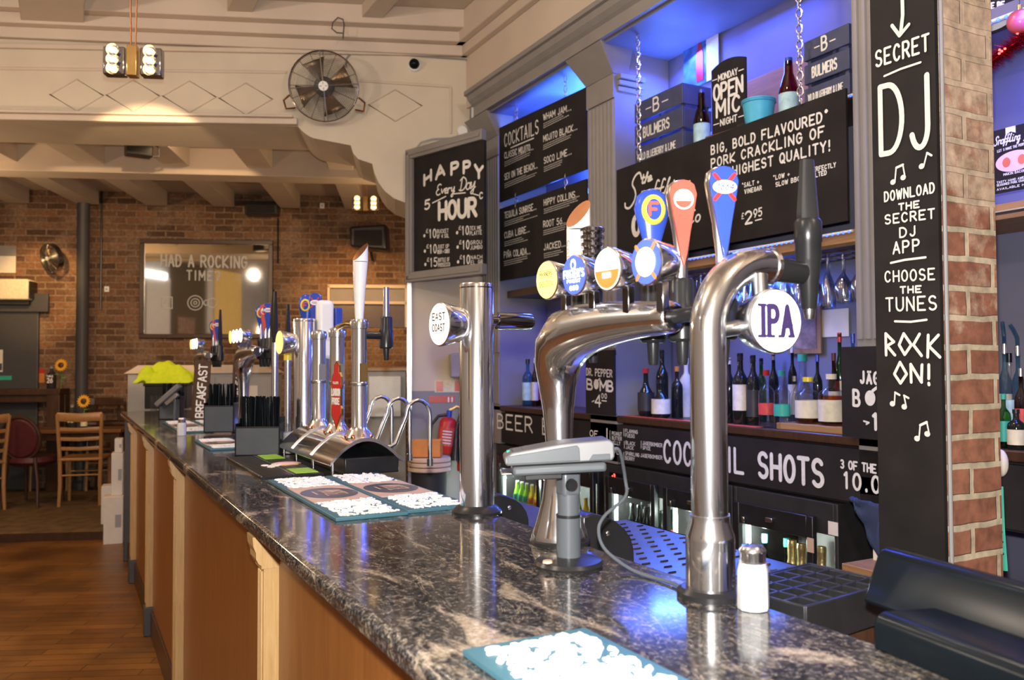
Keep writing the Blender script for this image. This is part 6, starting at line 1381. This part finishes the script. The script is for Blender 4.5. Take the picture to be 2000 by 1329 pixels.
def twin_spot(label, P, s, cab):
    t_ = thing('pendant_spot', label, 'ceiling light', P, RZW)
    MB().box(-.045*s, .045*s, -.05*s, .05*s, -.14*s, .14*s).build('junction', 'brass', t_, bevel=.004)
    for sx in (-1, 1):
        b_ = MB().box(sx*.16*s-.095*s, sx*.16*s+.095*s, -.03*s, .08*s, -.13*s, .13*s).build('lamp_box', 'chrome_dark', t_, bevel=.008)
        for z_ in (-.085, 0, .085):
            MB().lathe([(.040*s, -.012), (.052*s, .03*s), (.055*s, .035*s)], 18, Matrix.Translation((sx*.16*s, -.03*s, z_*s)) @ X_of((0, -1, 0)), cap=False).build('reflector', 'chrome', b_)
            MB().ball((sx*.16*s, -.055*s, z_*s), .034*s, 8, 1.15, .6, .75).build('bulb', 'bulb', b_)
    for x_ in (-.02, .02): MB().tube([(x_*s, 0, .14*s), (x_*s*1.6, 0, cab*.5), (x_*s*.5, 0, cab)], .004, 5).build('suspension_cable', 'copper', t_)
    return t_
P = CAM+ray(260, 121)*4.6; twin_spot('hanging twin spotlight of two brass lamp boxes with glowing bulbs, upper left', P, .60, 4.2-P.z)
lamp('pendant_beam', 'SPOT', P+Vector((0.03, .12, -.02)), 150, WARM, .03, onp(296, 345, H0, AW), .68, .2)
P = CAM+ray(714, 398)*8.6; twin_spot('small twin spotlight glowing in the far room beyond the arch curve', P, .52, 3.62-P.z)
lamp('wall_wash', 'SPOT', CAM+ray(640, 470)*8.6, 75, (1, .55, .2), .05, CAM+ray(690, 590)*10.2, 1.0, .8)
lamp('wall_wash', 'SPOT', CAM+ray(60, 420)*8.7, 60, (1, .58, .22), .05, CAM+ray(90, 585)*10.2, .8, .6)
t = thing('floodlight', 'dark floodlight with a bracket fixed under the back of the arch beam', 'floodlight', CAM+ray(272, 294)*7.25, RZW+.5)
MB().box(-.11, .10, -.06, .06, -.055, .055).build('lamp_housing', 'black', t, bevel=.01); MB().tube([(.10, 0, -.04), (.16, 0, -.03), (.16, 0, .05), (.08, 0, .08)], .008, 6).build('yoke', 'greyd', t)
# mirror with etched lettering
s = Sign('wall_mirror', 'large dark framed mirror etched HAD A ROCKING TIME on the brick wall', 'mirror', wall_frame(273, 661, -.01)); W_, H_ = fsz(250), fsz(192)
fr_ = fsz(8)
MB().box(0, W_, 0, fr_, 0, .04).box(0, W_, H_-fr_, H_, 0, .04).box(0, fr_, fr_, H_-fr_, 0, .04).box(W_-fr_, W_, fr_, H_-fr_, 0, .04).build('frame', 'darkwood', s.t, bevel=.004); MB().box(fr_, W_-fr_, fr_, H_-fr_, .005, .014).build('mirror_pane', 'mirror', s.t, smooth=False)
Z6 = .017
s.P('HAD A ROCKING', (316, 520), (482, 524), 22, Z6, th=.022, sp=.5); s.P('TIME?', (366, 547), (430, 549), 18, Z6, th=.018, sp=.7)
def icon_box(x, y, w_, z_=Z6):
    c = s.uv(x, y); q = fsz(w_); s.line([(x-w_, y-w_), (x+w_, y-w_), (x+w_, y+w_), (x-w_, y+w_), (x-w_, y-w_)], .012, Z6)
    m2 = [(c[0]+q*.45*math.cos(a), c[1]+q*.45*math.sin(a)) for a in [2*PI*i/16 for i in range(17)]]; stroke(s.mb, Matrix.Translation((0, 0, Z6)), m2, .010)
icon_box(326, 592, 11)
for (x, y, r_) in ((382, 592, 14), (382, 592, 8), (382, 592, 3), (416, 592, 9), (404, 592, 5)):
    c = s.uv(x, y); stroke(s.mb, Matrix.Translation((0, 0, Z6)), [(c[0]+fsz(r_)*math.cos(2*PI*i/20), c[1]+fsz(r_)*math.sin(2*PI*i/20)) for i in range(21)], .012)
s.scr((310, 610), 34, 3, 1, .008); s.scr((368, 614), 34, 3, 2, .008); s.done('etched_lettering', 'frost')
def wall_box(name, label, cat, x0, x1, y0, y1, depth, mt, pname, bevel=.01):
    t_ = thing(name, label, cat, X=wall_frame(x0, y1)); MB().box(0, fsz(x1-x0), 0, fsz(y1-y0), 0, depth).build(pname, mt, t_, bevel=bevel); return t_
t = wall_box('loudspeaker', 'dark horizontal loudspeaker on the brick wall above the mirror corner', 'loudspeaker', 484, 546, 398, 424, .2, 'black', 'cabinet'); MB().box(.03, fsz(56), .02, fsz(20), .2, .21).build('grille', 'gauze', t, bevel=.004)
t = thing('loudspeaker', 'large black loudspeaker on the brick wall right of the small socket', 'loudspeaker', X=wall_frame(694, 497) @ Matrix.Rotation(math.radians(-8), 4, 'Y')); MB().prism([(0, .05), (fsz(72), 0), (fsz(70), fsz(52)), (-.01, fsz(48))], .05, .32).build('cabinet', 'black', t, bevel=.03, seg=3); MB().box(.05, fsz(62), .06, fsz(40), .32, .335).build('grille', 'gauze', t, bevel=.01); MB().tube([(fsz(36), .0, .15), (fsz(36), -.08, .05)], .02, 8).build('bracket', 'black', t)
t = thing('speaker_wire', 'thin dark wire running down the brick from the horizontal loudspeaker', 'cable', X=wall_frame(543, 515)); MB().tube([(0, 0, .01), (.0, fsz(90), .01)], .01, 5).build('sheath', 'black', t)
t = wall_box('air_conditioner', 'beige wall air conditioning unit on the brick at the left', 'air conditioner', -40, 61, 549, 588, .22, 'label_c', 'casing', .02); MB().box(.0, fsz(98), -.05, .0, .03, .16).build('vent', 'blackmatt', t); MB().box(fsz(101), fsz(104), .02, fsz(35), .02, .2).build('end_cap', 'black', t)
s = Sign('wall_notice', 'small white printed notice on the brick above the air conditioner', 'notice', wall_frame(-14, 533)); MB().box(0, fsz(41), 0, fsz(52), 0, .006).build('sheet', 'paper', s.t); MB().box(0, fsz(41), fsz(32), fsz(52), .006, .008).build('header_band', 'grey', s.t)
for yy in (500, 508, 516): s.scr((0, yy+8), 24, 4, 1, .012)
s.done('printed_text', 'navy')
t = thing('iron_column', 'dark grey round iron column standing against the far brick wall', 'column', tuple(onp(160, 700, F0-AW*.16, AW))); zf = t.location.z; MB().lathe([(.10, .08-zf), (.10, .16-zf), (.068, .19-zf), (.068, 3.45-zf), (.09, 3.5-zf), (.09, 3.62-zf)], 20).build('shaft', 'greyd', t)
t = thing('conduit', 'thin dark conduit on the brick right of the iron column', 'pipe', X=wall_frame(197, 606)); MB().cyl((0, 0, .012), (0, fsz(236), .012), .012, n=8).build('tube', 'black', t)
for (px, py, lab) in ((209, 565, 'small white wall socket on the brick right of the conduit'), (629, 402, 'small white box high on the brick between the loudspeakers')):
    t = thing('wall_socket', lab, 'socket', X=wall_frame(px-4, py+6)); MB().box(0, fsz(9), 0, fsz(11), 0, .03).build('plate', 'white', t, bevel=.004); MB().box(fsz(3), fsz(6), fsz(4), fsz(7), .03, .035).build('switch', 'greyl', t)
t = wall_box('grey_door', 'plain dark grey door panel at the left below the air conditioner', 'door', -60, 61, 592, 1010, .05, 'greyd', 'door_leaf'); MB().box(0, fsz(121)+.12, fsz(385), fsz(420), .05, .09).build('door_head', 'greyd', t, bevel=.005)
s = Sign('door_notice', 'white notice with a navy symbol on the dark grey door', 'notice', wall_frame(-8, 727, -.06)); MB().box(0, fsz(12), 0, fsz(42), 0, .004).build('sheet', 'paper', s.t); MB().box(.01, fsz(11), .02, fsz(16), .004, .006).build('symbol', 'navy', s.t)
s = Sign('fire_exit_sign', 'small green sign at the foot of the dark grey door', 'sign', wall_frame(-12, 743, -.06)); MB().box(0, fsz(32), 0, fsz(8), 0, .006).build('plate', 'label_g', s.t); s.scr((2, 741), 16, 3, 1, .008); s.done()
s = Sign('red_sign', 'small red and orange notice on the brick beside the grey door', 'notice', wall_frame(63, 748)); MB().box(0, fsz(22), 0, fsz(26), 0, .006).build('plate', 'orange', s.t); MB().box(0, fsz(22), fsz(18), fsz(26), .006, .008).build('red_band', 'red', s.t); s.scr((65, 728), 16, 3, 1, .008); s.done()
# serving hatch frame on the far wall
t = thing('serving_hatch', 'pale framed serving hatch in the brick wall behind the white tap lever', 'hatch', X=wall_frame(640, 640)); W_ = fsz(160)
for a, b in ((78, 85), (46, 52)): MB().box(0, W_, fsz(a), fsz(b), 0, .06).build('rail', 'cream', t, bevel=.004)
for x_ in (0, 152): MB().box(fsz(x_), fsz(x_+5), 0, fsz(84), 0, .06).build('upright', 'cream', t, bevel=.004)
MB().box(0, W_, fsz(52), fsz(78), 0, .01).build('grey_board', 'grey', t); MB().box(0, W_, 0, fsz(46), 0, .008).build('dark_opening', 'darkwood', t)  # dark sheet painted as the shade inside the hatch, no real opening
# ---- furniture of the far room
PZ = .08
def slat_chair(label, P, rz, group=None):
    t_ = thing('slat_back_chair', label, 'chair', P, rz, group)
    for sx in (-1, 1):
        MB().tube([(sx*.185, -.20, 0), (sx*.18, -.185, .22), (sx*.185, -.18, .45), (sx*.20, -.235, .90)], [.016, .019, .02, .017], 8).build('leg', 'beech', t_)
        MB().tube([(sx*.19, .20, 0), (sx*.185, .19, .44)], [.015, .019], 8).build('leg', 'beech', t_)
    MB().box(-.205, .205, -.20, .22, .44, .47).build('seat', 'beech', t_, bevel=.012, seg=3)
    for i, z_ in enumerate((.565, .66, .755)): MB().tube([(-.19, -.19-.013*i, z_), (0, -.225-.013*i, z_-.006), (.19, -.19-.013*i, z_)], .008, 6, ry=.020, side=(0, 1, 0)).build('slat', 'beech', t_)
    MB().tube([(-.205, -.228, .875), (0, -.27, .865), (.205, -.228, .875)], .010, 8, ry=.042, side=(0, 1, 0)).build('top_rail', 'beech', t_)
    t_.scale = (1.04, 1.04, 1.05)
    for y_ in (-.18, .19): MB().cyl((-.18, y_, .30), (.18, y_, .30), .009, n=6).build('stretcher', 'beech', t_)
    return t_
def fl(px, py): return onz(px, py, PZ)
AR = math.atan2(-AW.x, AW.y)
def atd(px, d, z): P_ = CAM+ray(px, 725)*d; P_.z = z; return P_
slat_chair('pale beech slat back chair seen from behind at the far room table', atd(168, 8.85, PZ), AR+.12)
slat_chair('beech chair beyond the table, its top rail left of the sunflower bottle', atd(112, 9.93, PZ), AR+PI)
slat_chair('beech chair beyond the table, its top rail nearest the bar end', atd(218, 9.95, PZ), AR+PI)
slat_chair('beech chair cut off by the left picture edge', atd(-48, 8.4, PZ), AR+.9)
t = thing('round_back_chair', 'dark chair with round burgundy padded back beside the beech chair', 'chair', atd(66, 8.8, PZ), AR-.15)
for sx in (-1, 1):
    MB().tube([(sx*.19, -.22, 0), (sx*.17, -.19, .25), (sx*.14, -.19, .50)], [.015, .02, .018], 8).build('leg', 'darkwood', t); MB().tube([(sx*.20, .22, 0), (sx*.19, .20, .44)], [.014, .02], 8).build('leg', 'darkwood', t)
MB().lathe([(0, .42), (.20, .42), (.235, .45), (.22, .50), (0, .515)], 24, cap=False).build('seat', 'burgundy', t)
Xr = Matrix.Translation((0, -.21, .70)) @ Matrix.Rotation(math.radians(98), 4, 'X') @ Matrix.Diagonal((1, 1.1, 1, 1)); MB().lathe([(0, -.025), (.17, -.025), (.19, 0), (.17, .025), (0, .03)], 28, Xr, cap=False).build('back_pad', 'burgundy', t)
MB().tube([Xr @ Vector((.20*math.cos(2*PI*i/28), .20*math.sin(2*PI*i/28), 0)) for i in range(28)], .018, 8, closed=True).build('back_hoop', 'darkwood', t)
def table(label, P, rz, L_, W_, H_, th=.04, leg=.045, mt='midwood'):
    t_ = thing('wooden_table', label, 'table', P, rz); MB().box(-L_/2, L_/2, -W_/2, W_/2, H_-th, H_).build('table_top', mt, t_, bevel=.006)
    for sx in (-1, 1):
        for sy in (-1, 1): x_, y_ = sx*(L_/2-.07), sy*(W_/2-.07); MB().box(x_-leg, x_+leg, y_-leg, y_+leg, 0, H_-th).build('leg', 'darkwood', t_, bevel=.004)
    MB().box(-L_/2+.1, L_/2-.1, -W_/2+.05, W_/2-.05, H_-th-.08, H_-th).build('apron', 'darkwood', t_)
    return t_
table('long wooden dining table in the far room behind the beech chairs', atd(106, 9.38, PZ), RZW, 1.6, .55, .745)
table('high dark wooden table against the far brick wall', atd(20, 9.70, PZ), RZW, 1.2, .30, 1.18, .07, .07, 'darkwood')
def bar_stool(label, P, rz):
    t_ = thing('bar_stool', label, 'stool', P, rz)
    for sx in (-1, 1):
        for sy in (-1, 1): MB().tube([(sx*.19, sy*.19, 0), (sx*.15, sy*.15, .74)], .016, 6).build('leg', 'darkwood', t_)
    MB().box(-.19, .19, -.19, .19, .74, .79).build('seat', 'darkwood', t_, bevel=.015)
    for sx in (-1, 1): MB().tube([(sx*.17, -.17, .78), (sx*.17, -.22, 1.06)], .015, 6).build('back_post', 'darkwood', t_)
    MB().box(-.185, .185, -.235, -.21, .98, 1.07).build('back_rail', 'darkwood', t_, bevel=.01); MB().tube([(-.175, -.18, .25), (.175, -.18, .25)], .012, 6).build('foot_rail', 'darkwood', t_)
    return t_
bar_stool('dark tall stool behind the bar end right of the iron column', atd(203, 10.02, PZ), AR+.3); bar_stool('dark tall stool just left of the grey waiter cabinet', atd(236, 9.95, PZ), AR-.2)
def flower_set(num, P, lab):
    t_ = bottle('table_number_bottle', 'black bottle painted with table number %s %s' % (num, lab), P, .26, .048, glass='blackmatt', cap='greyl', kind='wine')
    t_.rotation_euler = (0, 0, 0); m_ = MB(); text(m_, frame((0, 0, 0), UW, (0, 0, 1)) @ Matrix.Translation((-.028, .07, .0495)), num, 0, 0, .05, w=.056, th=.011); text(m_, frame((0, 0, 0), UW, (0, 0, 1)) @ Matrix.Translation((-.034, .135, .0495)), 'TABLE', 0, 0, .018, w=.068, th=.005); m_.build('lettering', 'white_paint', t_, smooth=False, flat=True)
    return t_
def sunflower(label, P, h):
    t_ = thing('sunflower', label, 'flower', P); m_ = MB()
    MB().tube([(0, 0, 0), (.01, 0, h*.5), (0, -.01, h)], .006, 6).build('stem', 'leafgreen', t_); hd = Vector((0, -.02, h)); Xf = Matrix.Translation(hd) @ X_of((-.45, -.87, .15))
    for i in range(16):
        a = 2*PI*i/16; e1, e2 = Vector((math.cos(a), math.sin(a), 0)), Vector((-math.sin(a), math.cos(a), 0)); m_.add([Xf @ (e1*.025), Xf @ (e1*.05+e2*.014+Vector((0, 0, .006))), Xf @ (e1*.078), Xf @ (e1*.05-e2*.014+Vector((0, 0, .006)))], [(0, 1, 2, 3)])
    m_.build('petals', 'sunflower', t_, smooth=False); MB().lathe([(.032, 0), (.028, .014), (0, .018)], 14, Xf, cap=False).build('flower_centre', 'darkwood', t_)
    m_ = MB()
    for i in range(4): a = i*1.6; m_.add([(0, 0, h*.4+.02*i), (.03*math.cos(a)-.012, .03*math.sin(a), h*.5+.02*i), (.07*math.cos(a), .07*math.sin(a), h*.46+.02*i), (.03*math.cos(a)+.012, .03*math.sin(a), h*.44+.02*i)], [(0, 1, 2, 3)])
    m_.build('leaves', 'leafgreen', t_, smooth=False); return t_
TZ = PZ+.745
flower_set('52', atd(142, 9.40, TZ), 'on the dining table'); sunflower('yellow sunflower in the sauce bottle beside table number 52', atd(164, 9.42, TZ+.13), .17)
bottle('sauce_bottle', 'small white labelled sauce bottle holding a sunflower on the dining table', atd(165, 9.42, TZ), .17, .035, glass='glassgreen', cap='leafgreen', lab='label_c', kind='beer')
HZ = PZ+1.18
flower_set('26', atd(101, 9.69, HZ), 'on the high table'); sunflower('yellow sunflower standing by the iron column on the high table', atd(119, 9.69, HZ), .27)
# white cartons by the bar end
def carton(label, px, d, w_, dp, h, z=0.0, rz=None):
    t_ = thing('carton', label, 'box', atd(px, d, z), RZW+.25 if rz is None else rz); MB().box(-w_/2, w_/2, -dp/2, dp/2, 0, h).build('box_body', 'paper', t_, bevel=.004); MB().box(-w_/2-.001, w_/2+.001, -.025, .025, h-.06, h+.001).build('tape_strip', 'tan', t_)
    MB().box(w_*.1, w_*.42, -dp/2-.001, -dp/2, h*.35, h*.62).build('printed_label', 'greyl', t_); return t_
carton('white carton on the floor at the bar end, lowest of the stack', 226, 7.28, .15, .24, .40); carton('tall white carton standing on the lowest one at the bar end', 232, 7.34, .09, .18, .36, .401)
carton('small white carton topmost of the stack at the bar end', 234, 7.36, .06, .15, .12, .762); carton('white carton behind the stack beside the raised floor step', 216, 7.75, .12, .2, .34, PZ)
# waiter cabinet behind the bar end with the jacket
P = atd(243, 8.0, 0); t = thing('waiter_cabinet', 'grey panelled waiter cabinet with a cream top beyond the bar end', 'cabinet', P, RZW); W_ = 290*8.0/F; zt = 1.5
MB().box(.03, W_-.03, 0, .5, 0, zt-.06).build('body', 'greyl', t, bevel=.004); MB().prism([(0, zt-.06), (W_, zt-.06), (W_-.13, zt+.02), (.13, zt+.02)], -.03, .53, Matrix(((1, 0, 0, 0), (0, 0, 1, 0), (0, 1, 0, 0), (0, 0, 0, 1)))).build('cabinet_top', 'cream', t, bevel=.004)
for i in range(5): MB().box(.05+i*W_/5.2, .04+(i+.92)*W_/5.2, -.012, 0, .1, zt-.1).build('door', 'greyl', t, bevel=.004)
MB().box(W_-.30, W_-.18, -.016, -.012, zt-.30, zt-.18).build('notice', 'paper', t)
t = thing('hi_vis_jacket', 'crumpled hi vis yellow jacket lying over the waiter cabinet top', 'jacket', atd(325, 7.3, BT+.22), RZW)
bm_ = MB(); nx_, ny_ = 26, 18; rn = random.Random(5); vs = []; fs = []
for i in range(nx_+1):
    for j in range(ny_+1):
        u, v = i/nx_, j/ny_; x_ = -.24+.48*u; y_ = -.14+.28*v
        e = max(0, 1-((2*u-1)**4+(2*v-1)**4)); base = .16*math.sqrt(e)*(.75+.25*math.cos(2.4*(u-.4)))-(.16*(u > .25)*max(0, 1-v*2.2)*math.sin(PI*u))
        z_ = base+.018*math.sin(9*u+5*v)+.012*math.sin(17*v-6*u)+.008*math.sin(31*u+3)
        vs.append((x_+.015*math.sin(8*v), y_+.02*math.sin(7*u), z_))
for i in range(nx_):
    for j in range(ny_): fs.append((i*(ny_+1)+j, (i+1)*(ny_+1)+j, (i+1)*(ny_+1)+j+1, i*(ny_+1)+j+1))
bm_.add(vs, fs); o = bm_.build('jacket_fabric', 'hivis', t, angle=80); so = o.modifiers.new('thickness', 'SOLIDIFY'); so.thickness = .012; sb = o.modifiers.new('smooth', 'SUBSURF'); sb.levels = 1; sb.render_levels = 1
t = thing('storage_box', 'black storage box under the hi vis jacket at the bar end', 'box', atd(330, 7.2, BT), RZW); MB().box(-.17, .17, -.10, .10, 0, .20).build('box_body', 'black', t, bevel=.008); MB().box(-.18, .18, -.11, .11, .19, .215).build('lid', 'black', t, bevel=.006)
# white hand towel box and cabinet beyond the cask station
P = atd(692, 7.0, 0); t = thing('service_cabinet', 'white service cabinet with a pale wooden top beyond the cask station', 'cabinet', P, RZW); W_ = 100*7.0/F; zt = 1.49
MB().box(0, W_, 0, .4, 0, zt-.03).build('body', 'greyl', t, bevel=.004); MB().box(-.02, W_+.01, -.02, .42, zt-.03, zt).build('worktop', 'beech', t, bevel=.004); MB().box(.12, W_-.04, -.05, 0, 1.08, 1.42).build('towel_dispenser', 'white', t, bevel=.008)
# fire point on the header wall leg
s = Sign('fire_action_sign', 'cream fire action sign with two red panels on the painted wall', 'sign', head_frame(849, 767, -.001)); MB().box(0, hsz(72), 0, hsz(24), 0, .004).build('plate', 'label_c', s.t)
for x0 in (3, 39): MB().box(hsz(x0), hsz(x0+13), hsz(2), hsz(22), .004, .006).build('red_panel', 'redsoft', s.t)
for x0 in (869, 905): s.scr((x0, 750), 14, 3, 3, .004)
s.done('printed_text', 'redsoft')
s = Sign('extinguisher_sign', 'small red fire extinguisher sign below the cream fire action sign', 'sign', head_frame(838, 787, -.001)); MB().box(0, hsz(50), 0, hsz(13), 0, .004).build('plate', 'red', s.t); s.scr((842, 779), 10, 3, 1, .005); s.scr((842, 786), 22, 3, 1, .004)
for x0 in (876, 883): s.line([(x0, 785), (x0, 777)], .012, .006)
s.done()
def extinguisher(label, P, r, h, tilt, horn=False):
    t_ = thing('fire_extinguisher', label, 'fire extinguisher', P); t_.rotation_euler = (0, tilt, RZW)
    MB().lathe([(0, 0), (r*.9, 0), (r, .015), (r, h*.86), (r*.8, h*.95), (r*.35, h), (0, h)], 24, cap=False).build('cylinder', 'red', t_); MB().lathe([(r*1.005, h*.22), (r*1.005, h*.72)], 16, cap=False, a0=-2.6, a1=-.5).build('label_panel', 'redsoft', t_)
    m_ = MB()
    for i in range(5): stroke(m_, frame((0, -r*1.01, h*(.3+.08*i)), (1, 0, 0), (0, 0, 1)), [(-r*.5, 0), (r*.5, 0)], .008)
    m_.build('instructions', 'white_paint', t_, smooth=False, flat=True)
    MB().cyl((0, 0, h), (0, 0, h+.05), r*.32).build('valve', 'blue' if not horn else 'black', t_); MB().tube([(0, 0, h+.05), (.05, 0, h+.085), (.12, 0, h+.07)], .014, 8).build('carry_handle', 'gold' if not horn else 'black', t_)
    if horn: MB().tube([(-r*.3, -.02, h+.03), (-r*1.2, -.03, h*.8), (-r*1.35, -.03, h*.45), (-r*1.4, -.03, h*.2)], [.012, .016, .03, .045], 10).build('horn', 'black', t_)
    else: MB().tube([(0, 0, h+.02), (-r*1.2, -.01, h-.0), (-r*1.9, -.02, h*.75), (-r*1.95, -.02, h*.3), (-r*1.4, -.03, h*.12)], .012, 8).build('hose', 'black', t_)
    return t_
def hp(px, py, t): return onp(px, py, H0+AW*t, AW)
extinguisher('red fire extinguisher with blue and yellow valve tilted on the painted wall', hp(868, 886, -.12), hsz(16.5), hsz(70), math.radians(7)); extinguisher('slim red fire extinguisher with a black horn beside the straight chrome font', hp(902, 920, -.12), hsz(9.5), hsz(106), 0.02, True)
t = thing('wall_dispenser', 'grey wall dispenser partly behind the straight chrome column', 'dispenser', X=head_frame(878, 738, -.001)); MB().box(0, hsz(36), 0, hsz(48), 0, .13).build('housing', 'greyl', t, bevel=.015)
t = thing('corner_guard', 'bright vertical metal corner guard on the wall end below the framed board', 'trim strip', X=head_frame(795, 812, -.012)); MB().box(0, hsz(9), 0, hsz(262), 0, .012).build('strip', 'steel', t, bevel=.002)
# bin with cartons behind the swan spouts
P = atd(838, 4.6, 0); t = thing('waste_bin', 'black round waste bin behind the bar below the swan spouts', 'bin', P); zb = zrow(P.x, P.y, 922); MB().lathe([(.07, 0), (.10, zb), (.105, zb+.005), (.098, zb+.005), (.066, .01), (0, .01)], 26, cap=False).build('bin_body', 'blackmatt', t)
t = thing('tub_stack', 'stack of tan plastic tub lids resting on the black waste bin', 'tubs', (P.x, P.y, zb+.006))
for i in range(3): MB().lathe([(0, i*.026), (.112, i*.026), (.117, i*.026+.004), (.117, i*.026+.020), (.108, i*.026+.024), (0, i*.026+.024)], 26, cap=False).build('tub', 'tan', t, bevel=.001)
t = thing('cardboard_box', 'open orange cardboard box on the tub stack behind the swan spouts', 'box', (P.x-.02, P.y-.02, zb+.086), -.5); MB().box(-.08, .08, -.05, -.045, 0, .09).box(-.08, .08, .045, .05, 0, .09).box(-.08, -.075, -.05, .05, 0, .09).box(.075, .08, -.05, .05, 0, .09).box(-.08, .08, -.05, .05, 0, .004).build('box_walls', 'orange', t)
